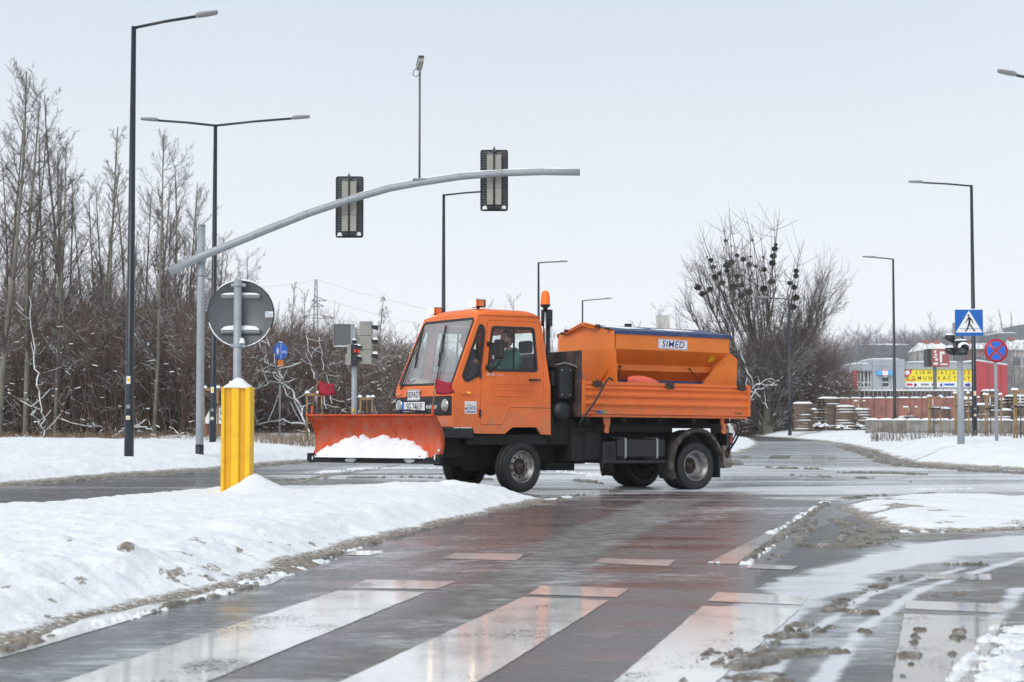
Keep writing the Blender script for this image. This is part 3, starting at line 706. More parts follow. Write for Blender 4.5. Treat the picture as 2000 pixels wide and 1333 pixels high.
for sg in (1, -1):
    f = side(sg)
    p = MB(); p.poly(body_o, [inset(door_o, -.005), inset(qw_o, -.006)], -.03, 0, f).build('side_panel', M['orange'], T)
    d = MB(); d.poly(door_o, [inset(win_o, -.004)], -.03, .004, f)
    for k, zz in enumerate((1.425, 1.385, 1.345, 1.305, 1.265, 1.225)):
        x0 = .50; x1 = -.20 if k % 2 == 0 or True else 0
        d.poly([(x0, zz), (x0, zz - .010), (x1, zz - .010), (x1, zz)], [], .003, .009 if k % 2 == 0 else .006, f)
    for zz in (1.18, 1.15): d.poly([(.50, zz), (.50, zz - .01), (.22, zz - .01), (.22, zz)], [], .003, .008, f)
    door = d.build('door', M['orange'], T)
    s_ = MB(); ring(s_, inset(win_o, -.006), .032, -.01, .012, f); s_.poly([(.138, 2.165), (.118, 2.165), (.118, 1.585), (.138, 1.585)], [], -.008, .008, f); s_.build('window_seal', M['black'], door)
    MB().poly(inset(win_o, .01), [], -.014, -.009, f).build('window_pane', M['glass'], door)
    h_ = MB(); h_.poly(rnd([(-.10, 1.492), (-.10, 1.462), (-.275, 1.468), (-.275, 1.488)], .008, 2), [], .02, .042, f); h_.poly([(-.11, 1.490), (-.11, 1.466), (-.14, 1.466), (-.14, 1.490)], [], .0, .03, f); h_.build('door_handle', M['black'], door, bevel=.004)
    for zz in (1.53, 1.03):
        MB().poly([(.652, zz + .05), (.652, zz - .05), (.628, zz - .05), (.628, zz + .05)], [], .0, .018, f).build('hinge', M['black'], door, bevel=.003)
    s_ = MB(); ring(s_, inset(qw_o, -.012), .034, -.01, .010, f); s_.build('quarter_window_seal', M['black'], T)
    MB().poly(inset(qw_o, .01), [], -.014, -.009, f).build('quarter_window', M['glass'], T)
    mk = MB().poly(rnd([(.93, 1.312), (.93, 1.272), (.775, 1.272), (.775, 1.312)], .008, 2), [], .0, .022, f).build('side_indicator', M['amber'], T, bevel=.004)
    MB().poly([(.835, 1.30), (.835, 1.284), (.80, 1.284), (.80, 1.30)], [], .0225, .0255, f).build('bulb_glow', M['blink'], mk)
    MB().poly([(-.455, 1.112), (-.455, 1.106), (-.35, 1.106), (-.35, 1.112)], [], .0, .002, f).build('body_seam', M['ink'], T)
    ar = MB(); q = [(-.331, .762), (-.245, .868), (.160, .865), (.285, .768)]; qi = [(-.309, .76), (-.227, .861 - .008), (.147, .858 - .008), (.264, .765)]
    ar.poly(q + qi[::-1], [], -.02, .014, f); ar.build('wheel_arch_lip', M['orange'], T, bevel=.004)
# sticker and model lettering on the near side
f = side(1)
st = MB().poly([(.866, 1.182), (.866, 1.022), (.690, 1.022), (.690, 1.182)], [], .0, .003, f).build('door_sticker', M['white'], T)
lettering('MZUK.PL', .048, lambda u, v: f(.778 - u, 1.085 + v, .0045), M['navy'], st, .0005, .9)
MB().poly([(.852, 1.052), (.852, 1.038), (.704, 1.038), (.704, 1.052)], [], .003, .0045, f).build('sticker_bar', M['navy'], st)
wv_ = MB()
for k, (c_, a0) in enumerate(((1.130, .012), (1.118, .010))):
    pts = [(.845 - .14 * i / 10, c_ + a0 * math.sin(i * .6 + k)) for i in range(11)]
    wv_.poly([(a, b + .0025) for a, b in pts] + [(a, b - .0025) for a, b in pts[::-1]], [], .003, .0045, f)
wv_.build('wave_emblem', M['lampgrey'], st)
MB().poly([(.782, 1.160), (.786, 1.146), (.774, 1.146)], [], .003, .0045, f).build('emblem_dot', M['yellow'], st)
lettering('M 26', .055, lambda u, v: f(.485 - u, 1.535 + v, .0055), M['white'], T, .001, 1.0, shear=.2)
lettering('4x4 turbo', .026, lambda u, v: f(.345 - u, 1.533 + v, .0055), M['white'], T, .0, 1.0)

# roof
rf = MB(); nx, ny = 15, 21; vs = []
for i in range(nx):
    u = i / (nx - 1); x = .655 - u * .965
    rise = .085 * (1 - max(0, (1 - u / .18)) ** 2 if u < .18 else 1) * (1 - max(0, (u - .80) / .20) ** 2.5)
    for j in range(ny):
        a = -1 + 2 * j / (ny - 1); y = a * (.722 + .006); c_ = (1 - abs(a) ** 5) ** .6 if abs(a) < 1 else 0
        vs.append((x - (.02 if 0 < i < 3 else 0) * abs(a) ** 4, y, 2.303 + rise * c_ + (.028 if abs(a) < .98 else .018) * (1 if 0 < i < nx - 1 else .2)))
fs = [(i * ny + j, i * ny + j + 1, (i + 1) * ny + j + 1, (i + 1) * ny + j) for i in range(nx - 1) for j in range(ny - 1)]
rf.add(vs, fs, True)
roof = rf.build('roof', M['orange'], T); sm = roof.modifiers.new('solid', 'SOLIDIFY'); sm.thickness = .03; sm.offset = -1
g_ = MB()
for sg in (1, -1): g_.tube([(.64, sg * .728, 2.318), (-.30, sg * .728, 2.318)], .009, 6)
g_.build('rain_gutter', M['orange'], T)
# windscreen frame: plate in the sloping plane
P0 = Vector((1.045, 0, 1.36)); P1 = Vector((.648, 0, 2.315)); Sd = (P1 - P0); SL = Sd.length; Sd.normalize(); Sn = Vector((Sd.z, 0, -Sd.x))
def ws(u, v, h):   # u = y, v = along the slope
    p = P0 + Sd * v + Sn * h; return (p.x, u, p.z)
yb, yt = .765, .722
fr_o = [(-yb, 0), (yb, 0), (yt, SL), (-yt, SL)]
gl_o = rnd([(-.715, .045), (.715, .045), (.665, SL - .055), (-.665, SL - .055)], .06, 4)
wf = MB(); wf.poly(fr_o, [gl_o], -.03, .0, ws); wf.build('windscreen_frame', M['orange'], T, bevel=.008)
s_ = MB(); ring(s_, inset(gl_o, -.012), .028, -.006, .010, ws); s_.build('windscreen_seal', M['black'], T)
MB().poly(inset(gl_o, .008), [], -.006, -.001, ws).build('windscreen', M['wglass'], T)
def wiper(y0, y1, ln, hs=.03):
    mb = MB(); L0 = .03
    mb.tube([ws(y0, L0 - .05, .02), ws((y0 + y1) / 2, ln * .5, .05), ws(y0 * .35 + y1 * .65, ln * .62, .035)], [.010, .007, .006], 6)
    mb.tube([ws(y0 + .06, L0 - .03, .02), ws((y0 + y1) / 2 + .05, ln * .5, .05), ws(y0 * .35 + y1 * .65, ln * .62, .04)], .004, 5)
    return mb
for (y0, y1) in ((-.60, -.52), (.36, .12)):
    wp = wiper(y0, y1, .92).build('wiper', M['ink'], T)
    b_ = MB(); b_.tube([ws(y1 + .09, .30, .018), ws(y1, .60, .022), ws(y1 - .12, .90, .018)], .012, 6); b_.tube([ws(y1 + .05, .42, .035), ws(y1, .60, .05), ws(y1 - .07, .76, .035)], .006, 5)
    b_.build('wiper_blade', M['ink'], wp)
# front below the screen
def fr(u, v, h): return (1.045 + h, u, v)
gr_o = rnd([(-.755, 1.0), (.745, 1.0), (.745, 1.245), (-.755, 1.235)], .03, 3)
fp = MB(); fp.poly([(-.768, .845), (.768, .845), (.768, 1.362), (-.768, 1.362)], [gr_o], -.03, .0, fr); fp.build('front_panel', M['orange'], T, bevel=.012)
gp = MB(); gp.poly(inset(gr_o, .002), [], -.03, .012, fr); gp.poly([(-.1, 1.20), (.42, 1.20), (.42, 1.192), (-.1, 1.192)], [], .012, .018, fr); gp.poly([(-.1, 1.04), (.42, 1.04), (.42, 1.032), (-.1, 1.032)], [], .012, .018, fr)
gp.build('grille', M['black'], T, bevel=.004)
for yy in (.60, -.645):
    hl = MB(); hl.lathe([(.0, .034), (.05, .031), (.078, .022), (.088, .008)], 'X', 20, (1.055, yy, 1.125)).build('headlight', M['headlight'], T)
    MB().lathe([(.088, .0), (.098, .014), (.094, .0)], 'X', 20, (1.055, yy, 1.125)).build('headlight_ring', M['ink'], hl)
for (a, b, c_) in ((.585, .735, 1.295), (-.765, -.615, 1.285)): MB().bb(1.045, 1.06, a, b, c_ - .02, c_ + .02).build('front_indicator', M['amber'], T, bevel=.005)
lettering('multicar', .085, lambda u, v: (1.0595, .24 + u, 1.115 + v), M['white'], T, .002, .95)
npl = MB().bb(1.062, 1.072, -.55, .075, 1.045, 1.175).build('number_plate', M['white'], T, bevel=.004)
MB().bb(1.0735, 1.0755, -.548, -.49, 1.047, 1.173).build('country_band', M['signblue2'], npl)
lettering('SG 7461F', .135, lambda u, v: (1.0745, -.205 + u, 1.108 + v), M['ink'], npl, .001, .82)
od = MB().bb(1.055, 1.062, -.43, -.07, 1.195, 1.345).build('waste_sign', M['white'], T, bevel=.002)
brd = MB(); brd.poly([(-.425, 1.20), (-.075, 1.20), (-.075, 1.34), (-.425, 1.34)], [[(-.418, 1.207), (-.418, 1.333), (-.082, 1.333), (-.082, 1.207)]], .0175, .019, fr); brd.build('sign_border', M['ink'], od)
lettering('ODPADY', .115, lambda u, v: (1.0645, -.25 + u, 1.27 + v), M['ink'], od, .0018, .80)
bp = MB(); bp.bb(1.02, 1.19, -.79, .79, .70, .845); bp.bb(.735, 1.05, .64, .79, .70, .835); bp.bb(.735, 1.05, -.79, -.64, .70, .835); bp.build('bumper', M['black'], T, bevel=.02)
# rear wall of the cab with its window, floor, seats, dash, wheel
rw = MB(); rw.poly([(-.76, .77), (.76, .77), (.76, 1.45), (.71, 2.30), (-.71, 2.30), (-.76, 1.45)], [rnd([(-.58, 1.62), (.58, 1.62), (.55, 2.12), (-.55, 2.12)], .05, 3)], 0, .025, lambda u, v, h: (-.44 + .16 * max(0, v - 1.35) + h, u, v)); rw.build('cab_rear_wall', M['orange'], T)
MB().poly([(-.59, 1.61), (.59, 1.61), (.56, 2.13), (-.56, 2.13)], [], .010, .014, lambda u, v, h: (-.44 + .16 * max(0, v - 1.35) + h, u, v)).build('rear_window', M['glass'], T)
MB().bb(-.42, 1.0, -.73, .73, .86, .90).build('cab_floor', M['under'], T)
db = MB(); db.bb(.72, .99, -.71, .71, 1.15, 1.42); db.build('dashboard', M['seat'], T, bevel=.04)
for yy in (.36, -.36):
    s1 = MB(); s1.bb(-.22, .26, yy - .25, yy + .25, 1.12, 1.26); seat = s1.build('cab_seat', M['seat'], T, bevel=.04)
    s2 = MB(); s2.box((-.28, yy, 1.52), (.12, .48, .56), Euler((0, R(-8), 0)).to_matrix()); s2.build('seat_backrest', M['seat'], seat, bevel=.04)
    s3 = MB(); s3.box((-.315, yy, 1.93), (.09, .26, .17)); s3.build('headrest', M['seat'], seat, bevel=.03)
stw = MB(); cw_ = Vector((.56, .37, 1.62)); ax = Euler((0, R(-35), 0)).to_matrix(); pts = [cw_ + ax @ Vector((.19 * math.cos(a), .19 * math.sin(a), 0)) for a in [2 * math.pi * k / 20 for k in range(21)]]
stw.tube(pts, .013, 6, caps=False); stw.tube([cw_ + ax @ Vector((0, -.18, 0)), cw_ + ax @ Vector((0, .18, 0))], .012, 6); stw.tube([cw_, cw_ + ax @ Vector((0, 0, -.35))], .025, 8); stw.build('steering_wheel', M['black'], T)
# mirror
mr = MB(); mr.tube([(.50, .76, 1.93), (.50, 1.0, 1.94), (.50, 1.03, 1.88)], .011, 6); mr.tube([(.54, .76, 1.62), (.54, .86, 1.57), (.50, 1.0, 1.66), (.49, 1.03, 1.74), (.49, 1.03, 1.90)], [.02, .02, .014, .011, .011], 6)
mr.bb(.50, .55, .75, .79, 1.59, 1.66); mr.bb(.47, .53, .73, .78, 1.90, 1.96); ma = mr.build('mirror_arm', M['black'], T)
MB().box((.49, .995, 1.855), (.055, .17, .255), Euler((0, 0, R(12))).to_matrix()).build('mirror', M['black'], T, bevel=.025)
mr = MB(); mr.tube([(.54, -.76, 1.62), (.54, -.86, 1.57), (.50, -1.0, 1.66), (.49, -1.0, 1.90)], .012, 6); mr.build('mirror_arm', M['black'], T)
MB().box((.49, -.98, 1.80), (.055, .17, .3), Euler((0, 0, R(-12))).to_matrix()).build('mirror', M['black'], T, bevel=.025)
# work lamps, beacon, exhaust
for (yy, zz) in ((-.66, 2.435), (.47, 2.475)):
    lm = MB().box((.50, yy, zz), (.13, .19, .10)).build('work_lamp', M['black'], T, bevel=.012)
    MB().box((.568, yy - .028, zz), (.008, .125, .085)).build('lamp_lens', M['lamp_on'], lm, bevel=.003)
    MB().box((.566, yy + .066, zz), (.010, .05, .085)).build('indicator_lens', M['amber'], lm, bevel=.003)
    MB().box((.51, yy + .0965, zz), (.09, .005, .075)).build('indicator_lens', M['amber'], lm)
    MB().tube([(.50, yy, zz - .05), (.50, yy, zz - .11)], .018, 8).build('lamp_foot', M['black'], lm)
bc_ = MB(); bc_.lathe([(.0, .19), (.028, .185), (.047, .165), (.057, .13), (.062, .06), (.064, 0)], 'Z', 20, (-.47, .60, 2.50)).build('beacon', M['beacon'], T)
MB().lathe([(.068, .0), (.068, -.02), (.03, -.05), (.022, -.09), (0, -.09)], 'Z', 16, (-.47, .60, 2.50)).build('beacon_base', M['ink'], bc_)
pl_ = MB(); pl_.tube([(-.47, .60, 2.42), (-.47, .60, 1.62)], .013, 8); pl_.tube([(-.47, .60, 1.75), (-.44, .58, 1.62), (-.43, .50, 1.55)], .01, 6); pl_.build('beacon_pole', M['chrome'], T)
ex = MB(); ex.tube([(-.56, .50, 1.0), (-.56, .50, 2.22)], .05, 12)
prof = []
for k in range(12): prof += [(.072, 2.22 + k * .019), (.085, 2.229 + k * .019)]
ex.lathe(prof + [(0, 2.45)], 'Z', 14, (-.56, .50, 0)); ex.build('air_intake_pipe', M['ink'], T)
MB().box((-.545, .56, 2.36), (.10, .07, .13)).build('intake_bracket', M['ink'], T, bevel=.01)
# chassis
ch = MB()
for sg in (1, -1): ch.bb(-3.75, .95, sg * .36 - .05, sg * .36 + .05, .60, .80)
ch.bb(-.45, .80, -.70, .70, .62, .76); ch.bb(.75, 1.10, -.55, .55, .45, .70)
for xx in (-.9, -1.7, -2.5, -3.3): ch.bb(xx - .06, xx + .06, -.40, .40, .60, .80)
ch.build('chassis', M['under'], T, bevel=.01)
en = MB(); en.bb(-.50, .70, -.34, .34, .33, .66); en.bb(-1.35, -.45, -.30, .30, .36, .95); en.box((-.90, .12, .33), (.5, .42, .12)); en.bb(-.3, .3, -.25, .25, .26, .36)
en.bb(-.55, -.40, -.72, .72, .70, 1.15); en.bb(-1.20, -.50, -.60, .62, .62, 1.0); en.tube([(-1.2, 0, .42), (-2.8, 0, .36)], .045, 8); en.bb(-1.05, -.85, .2, .7, .40, .75)
en.build('engine_and_gearbox', M['under'], T, bevel=.03)
for xx, rr in ((0, .055), (-2.865, .075)): MB().tube([(xx, -.62, .335), (xx, .62, .335)], rr, 10).lathe([(.0, -.16), (.10, -.12), (.14, 0), (.10, .12), (0, .16)], 'Y', 14, (xx, 0, .335)).build('axle', M['under'], T)
# equipment between cab and bed
hb = MB(); hb.bb(-.865, -.845, -.90, .90, 1.0, 1.885); hb.bb(-.845, -.82, .84, .90, 1.0, 1.885); hb.bb(-.845, -.82, -.90, -.84, 1.0, 1.885); hb.bb(-.845, -.825, -.84, .84, 1.66, 1.70); hb.build('headboard', M['head'], T)
hp_ = MB(); hp_.bb(-.90, -.872, .84, .905, 1.03, 1.50); hp_.bb(-.90, -.872, -.905, -.84, 1.03, 1.50); hp_.build('bed_corner_post', M['orange_bed'], T)
bx = MB(); bx.bb(-.79, -.58, .30, .80, 1.24, 1.672); eb = bx.build('equipment_box', M['black'], T, bevel=.012)
bx = MB()
for a in (-.62, -.75):
    for b in (1.29, 1.62): bx.lathe([(0, .006), (.009, .004), (.009, 0)], 'Y', 8, (a, .80, b))
bx.build('bolt', M['chrome'], eb); bx = MB(); bx.bb(-.575, -.50, .50, .72, 1.40, 1.60); bx.build('valve_block', M['ink'], T, bevel=.02)
af = MB(); af.lathe([(.0, .015), (.03, .022), (.05, .01), (.082, .02), (.10, .0), (.135, -.03), (.14, -.35), (0, -.35)], 'Y', 24, (-.655, .80, 1.075)); af.build('air_filter', M['black'], T)
hs = MB(); hs.tube([(-1.33, .95, 1.50), (-1.26, .98, 1.53), (-1.18, 1.0, 1.46), (-1.06, 1.0, 1.27), (-.93, .98, 1.09), (-.84, .93, .95), (-.83, .88, .82)], .014, 8); hs.build('hose', M['ink'], T)
hs = MB(); hs.tube([(-.56, .72, 1.69), (-.68, .78, 1.72), (-.80, .84, 1.68), (-.90, .88, 1.56), (-.93, .88, 1.42)], .008, 6); hs.build('hose', M['lampgrey'], T)
# load bed with corrugated drop sides
prof = [(1.04, .018), (1.055, .018), (1.058, 0), (1.115, 0), (1.14, .004), (1.165, .026), (1.185, .030), (1.205, .022), (1.225, .004), (1.255, .004), (1.28, .026), (1.30, .030), (1.32, .022), (1.34, .004), (1.36, .004), (1.375, .022), (1.395, .026), (1.41, .018), (1.418, 0), (1.43, 0), (1.436, .018), (1.478, .018)]
for sg in (1, -1):
    mb = MB(); n_ = len(prof); y0 = .90
    out = [(z_, y0 + o_) for z_, o_ in prof]
    loop = out + [(1.478, y0 - .02), (1.04, y0 - .02)]
    m2 = len(loop); vs = [(-.905, sg * b, a) for a, b in loop] + [(-3.725, sg * b, a) for a, b in loop]
    fs = [(i, (i + 1) % m2, m2 + (i + 1) % m2, m2 + i) for i in range(m2)]; mb.add(vs, fs)
    mb.bb(-.865, -.91, sg * .875, sg * .925, 1.035, 1.482); mb.bb(-3.72, -3.765, sg * .875, sg * .925, 1.035, 1.482)
    ds = mb.build('drop_side', M['orange_bed'], T)
    for xx in (-1.10, -2.32, -3.60):
        lt = MB(); lt.bb(xx - .075, xx + .075, sg * .915, sg * .935, 1.415, 1.482); lt.bb(xx - .055, xx + .05, sg * .935, sg * .95, 1.40, 1.435); lt.bb(xx - .03, xx + .03, sg * .93, sg * .955, 1.44, 1.495)
        lt.build('latch', M['rust'], ds, bevel=.006)
    for xx in (-1.06, -3.55): MB().bb(xx - .07, xx + .07, sg * .918, sg * .925, 1.075, 1.085).build('slot', M['ink'], ds)
stk = MB().bb(-1.19, -1.26, .9185, .9205, 1.045, 1.09).build('side_sticker', simple('sticker_green', (.10, .22, .06), .5, nscale=60, col2=(.4, .45, .3)), T)
MB().bb(-1.11, -1.185, .9185, .9205, 1.045, 1.082).build('sticker_patch', M['signblue'], stk)
tb = MB(); tb.bb(-3.765, -3.735, -.87, .87, 1.04, 1.478); tb.build('tailboard', M['orange_bed'], T, bevel=.005)
tb = MB(); tb.bb(-.90, -.875, -.87, .87, 1.04, 1.478); tb.build('front_board', M['orange_bed'], T, bevel=.005)
bf = MB(); bf.bb(-3.74, -.88, -.88, .88, 1.00, 1.036); bf.build('bed_floor', M['orange_bed'], T)
br = MB(); br.bb(-3.70, -1.0, .905, .935, 1.008, 1.022); br.build('hinge_rail', M['orange_bed'], T)
sf = MB()
for yy in (.45, -.45): sf.bb(-3.70, -.90, yy - .04, yy + .04, .86, 1.0)
for xx in (-1.0, -1.6, -2.2, -2.8, -3.4): sf.bb(xx - .03, xx + .03, -.86, .86, .93, 1.0)
sf.bb(-2.6, -.95, -.62, .62, .80, .90); sf.build('bed_subframe', M['under'], T)
for xx in (-1.33, -3.36):
    hg = MB(); hg.poly([(xx - .055, 1.0), (xx + .055, 1.0), (xx + .055, .93), (xx + .02, .87), (xx + .035, .84), (xx + .03, .79), (xx - .03, .78), (xx - .035, .87), (xx - .055, .92)], [], .80, .835, lambda u, v, h: (u, h, v)); hg.build('side_hinge', M['orange_bed'], T, bevel=.006)
# fuel tank, tool box, side bar, fenders
tk = MB(); tk.bb(-2.36, -1.53, .50, .80, .445, .715); tank = tk.build('fuel_tank', M['black'], T, bevel=.04, seg=3)
for xx in (-1.66, -2.20):
    l_ = rnd([(.49, .435), (.81, .435), (.81, .725), (.49, .725)], .04, 3); mb = MB(); mb.poly(l_, [inset(l_, .007)[::-1]], xx - .014, xx + .014, lambda u, v, h: (h, u, v)); mb.build('tank_strap', M['galv'], tank)
tx = MB(); tx.bb(-1.51, -1.30, .50, .79, .40, .67); tool = tx.build('tool_box', M['black'], T, bevel=.012); MB().bb(-1.47, -1.36, .791, .797, .45, .62).build('box_hatch', M['under'], tool, bevel=.004)
MB().bb(-1.32, -1.05, .45, .72, .42, .80).bb(-1.30, -.85, .50, .66, .74, .86).build('battery_tray', M['under'], T, bevel=.02)
MB().bb(-2.36, -1.28, .74, .80, .375, .42).build('side_bar', M['black'], T, bevel=.01)
RX = -2.865
for sg in (1, -1):
    mb = MB(); vs = []; n_ = 18
    for i in range(n_ + 1):
        a = R(14) + (R(205) - R(14)) * i / n_
        for (rr, yy) in ((.435, .52), (.435, .80), (.465, .835), (.44, .872), (.405, .876)): vs.append((RX - rr * math.cos(a) * 1.05, sg * yy, .36 + rr * math.sin(a) * 1.1))
    fs = [(i * 5 + j, i * 5 + j + 1, (i + 1) * 5 + j + 1, (i + 1) * 5 + j) for i in range(n_) for j in range(4)]; mb.add(vs, fs, True)
    fo = mb.build('fender', M['mudrub'], T); s_ = fo.modifiers.new('s', 'SOLIDIFY'); s_.thickness = .012
    MB().bb(-3.27, -3.245, sg * .54, sg * .86, .17, .47).build('mud_flap', M['black'], T)
    tl = MB().bb(-3.52, -3.40, sg * .60, sg * .84, .62, .80).build('tail_lamp_box', M['black'], T, bevel=.01); MB().bb(-3.53, -3.522, sg * .62, sg * .82, .64, .78).build('tail_lamp', M['redlens'], tl)
    MB().bb(-3.47, -3.50, sg * .8405, sg * .8425, .65, .77).build('tail_lamp_side', M['redlens'], tl)
# wheels
def wheel(x, y, sgn, rot, front, parent=T, inner=False):
    R0 = .335; hwd = .098
    hub = MB()
    if front: hub.lathe([(0, .045), (.05, .043), (.062, .028), (.085, .024), (.09, .004), (.108, 0)], 'Y', 20)
    else: hub.lathe([(0, -.03), (.05, -.032), (.06, -.05), (.09, -.055), (.10, -.07), (.12, -.075)], 'Y', 20)
    for k in range(6):
        a = k * math.pi / 3 + .2; c_ = (.088 if front else .095); hub.lathe([(0, .022), (.010, .020), (.012, -.01)], 'Y', 6, (c_ * math.cos(a), .012 if front else -.065, c_ * math.sin(a)))
    wh = hub.build('wheel', M['rust'], parent)
    wh.location = (x, y, R0); wh.rotation_euler = (0, 0, rot + (0 if sgn > 0 else math.pi))
    ty = MB(); pr = [(.212, .075), (.222, .094), (.255, .104), (.295, .100), (.318, .088), (.330, .070)]
    for k, yy in enumerate((.052, .046, .020, .014, -.014, -.020, -.046, -.052)): pr.append((.335 if k in (0, 3, 4, 7) or True else .3, yy) if k % 4 in (0, 3) else (.326, yy))
    pr += [(.330, -.070), (.318, -.088), (.295, -.100), (.255, -.104), (.222, -.094), (.212, -.075)]
    ty.lathe(pr, 'Y', 48); 
    for k in range(72):
        a = 2 * math.pi * k / 72; c_, s_ = math.cos(a), math.sin(a)
        for sy in (1, -1): ty.box((c_ * .325, sy * .080, s_ * .325), (.014, .022, .011), Euler((0, -a, 0)).to_matrix())
    ty.build('tyre', M['rubber'], wh)
    rim = MB()
    if front:
        rim.lathe([(.214, .082), (.208, .088), (.200, .078), (.192, .060), (.178, .030), (.165, .018), (.150, .020)], 'Y', 40)
        rim.lathe([(.112, .026), (.108, .0)], 'Y', 40)
        for k in range(10):    # spokes between the hand holes
            a0 = 2 * math.pi * k / 10; 
            vs = []
            for (rr, yy) in ((.110, .026), (.130, .030), (.152, .020)):
                for da in (-.21, -.10, 0, .10, .21): vs.append((rr * math.cos(a0 + da), yy, rr * math.sin(a0 + da)))
            rim.add(vs, [(i * 5 + j, i * 5 + j + 1, (i + 1) * 5 + j + 1, (i + 1) * 5 + j) for i in range(2) for j in range(4)], True)
        rim.lathe([(.112, .026), (.122, .029)], 'Y', 40)
    else:
        rim.lathe([(.214, .086), (.207, .094), (.199, .084), (.196, .055), (.184, .048), (.182, .0), (.172, -.012), (.168, -.05), (.14, -.066), (.115, -.072)], 'Y', 40)
    rim.build('rim', M['steel'], wh)
    MB().lathe([(.0, -.02 if front else -.09), (.20, -.02 if front else -.09)], 'Y', 24).build('brake_drum', M['under'], wh)
    return wh
wheel(0, .69, 1, R(10), True); wheel(0, -.69, -1, R(10), True)
wheel(RX, .735, 1, 0, False); wheel(RX, .505, 1, 0, False); wheel(RX, -.735, -1, 0, False); wheel(RX, -.505, -1, 0, False)
# plough mount under the bumper and hydraulic hoses
pm = MB(); pm.bb(1.05, 1.22, -.42, .42, .40, .86); pm.bb(.70, 1.08, .28, .40, .38, .66); pm.bb(.70, 1.08, -.40, -.28, .38, .66); pm.bb(1.0, 1.35, .18, .30, .42, .50); pm.bb(1.0, 1.35, -.30, -.18, .42, .50); pm.bb(1.16, 1.26, -.5, .5, .50, .60)
pm.build('plough_mount', M['under'], T, bevel=.01)

# ------------------------------------------------------------------ salt spreader on the bed
SO = (-2.5, 0, 1.04)
S_ = truck_frame('salt_spreader', SO); tag(S_, 'orange salt spreader hopper with a blue tarpaulin lid, standing on the truck bed', 'salt spreader')
so = tuple(-a for a in SO)
H = MB(); xf, xr, wt = -1.545, -3.57, .70
zt, zf_ = 2.19, 1.94
# side profile (y, z) from the rim inwards; built for both sides as thin folded plates
pr = [(.70, zt), (.70, zf_), (.50, 1.745), (.515, 1.735), (.515, 1.655), (.49, 1.65), (.26, 1.44), (.26, 1.36)]
ends = {0: (xf, xr), 1: (xf, xr), 2: (xf - .02, xr + .13), 3: (xf - .02, xr + .13), 4: (xf - .02, xr + .17), 5: (xf - .02, xr + .17), 6: (xf - .03, xr + .32), 7: (xf - .03, xr + .34)}
for sg in (1, -1):
    vs = []
    for i, (y, z) in enumerate(pr): vs += [(ends[i][0], sg * y, z), (ends[i][1], sg * y, z)]
    H.add(vs, [(2 * i, 2 * i + 1, 2 * i + 3, 2 * i + 2) for i in range(len(pr) - 1)])
hopper = H.build('hopper_side', M['orange_hop'], S_, so); s_ = hopper.modifiers.new('s', 'SOLIDIFY'); s_.thickness = .006
def endplate(x0, x1, flare, name):
    mb = MB(); vs = []
    for xx, k in ((x0, 0), (x1, 1)):
        vs += [(xx, -wt, zt), (xx, 0, zt + .10), (xx, wt, zt), (xx, wt, zf_), (xx, -wt, zf_)]
    mb.add(vs, [(0, 1, 2, 3, 4), (9, 8, 7, 6, 5)] + [(i, (i + 1) % 5, 5 + (i + 1) % 5, 5 + i) for i in range(5)])
    z0 = 1.04
    vs = [(x0, -wt, zf_), (x0, wt, zf_), (x0 + flare, wt - .05, z0), (x0 + flare, -wt + .05, z0), (x1, -wt, zf_), (x1, wt, zf_), (x1 + flare, wt - .05, z0), (x1 + flare, -wt + .05, z0)]
    mb.add(vs, [(0, 1, 2, 3), (7, 6, 5, 4), (0, 3, 7, 4), (1, 5, 6, 2), (3, 2, 6, 7)])
    return mb.build(name, M['orange_hop'], S_, so)
endplate(xf, xf - .02, -.10, 'front_plate')
mb = MB(); mb.add([(xr, -wt, zt), (xr, 0, zt + .10), (xr, wt, zt), (xr, wt, zf_), (xr + .34, .30, 1.30), (xr + .34, -.30, 1.30), (xr, -wt, zf_)], [(0, 1, 2, 3, 4, 5, 6)]); o_ = mb.build('rear_plate', M['orange_hop'], S_, so); s_ = o_.modifiers.new('s', 'SOLIDIFY'); s_.thickness = .015
for sg in (1, -1):
    mb = MB(); mb.poly([(-3.12, 1.04), (-3.73, 1.04), (-3.73, 1.855), (-3.575, 1.955), (-3.555, 1.93), (-3.34, 1.70), (-3.27, 1.62), (-3.08, 1.42)], [], .60, .62, lambda u, v, h: (u, sg * (h + .06 * (v > 1.8)), v)); mb.build('support_plate', M['orange_hop'], S_, so)
    MB().bb(-3.34, -1.60, sg * .52, sg * .58, 1.485, 1.525).build('blue_rail', M['bluelid'], S_, so)
lid = MB(); ov = .012
vs = []
for xx in (xf + .012, xr - .015): vs += [(xx, -wt - ov, zt - .045), (xx, -wt - ov, zt + .008), (xx, 0, zt + .115), (xx, wt + ov, zt + .008), (xx, wt + ov, zt - .045)]
lid.add(vs, [(i, i + 1, 6 + i, 5 + i) for i in range(4)] ); lo_ = lid.build('tarpaulin_lid', M['bluelid'], S_, so); s_ = lo_.modifiers.new('s', 'SOLIDIFY'); s_.thickness = .006
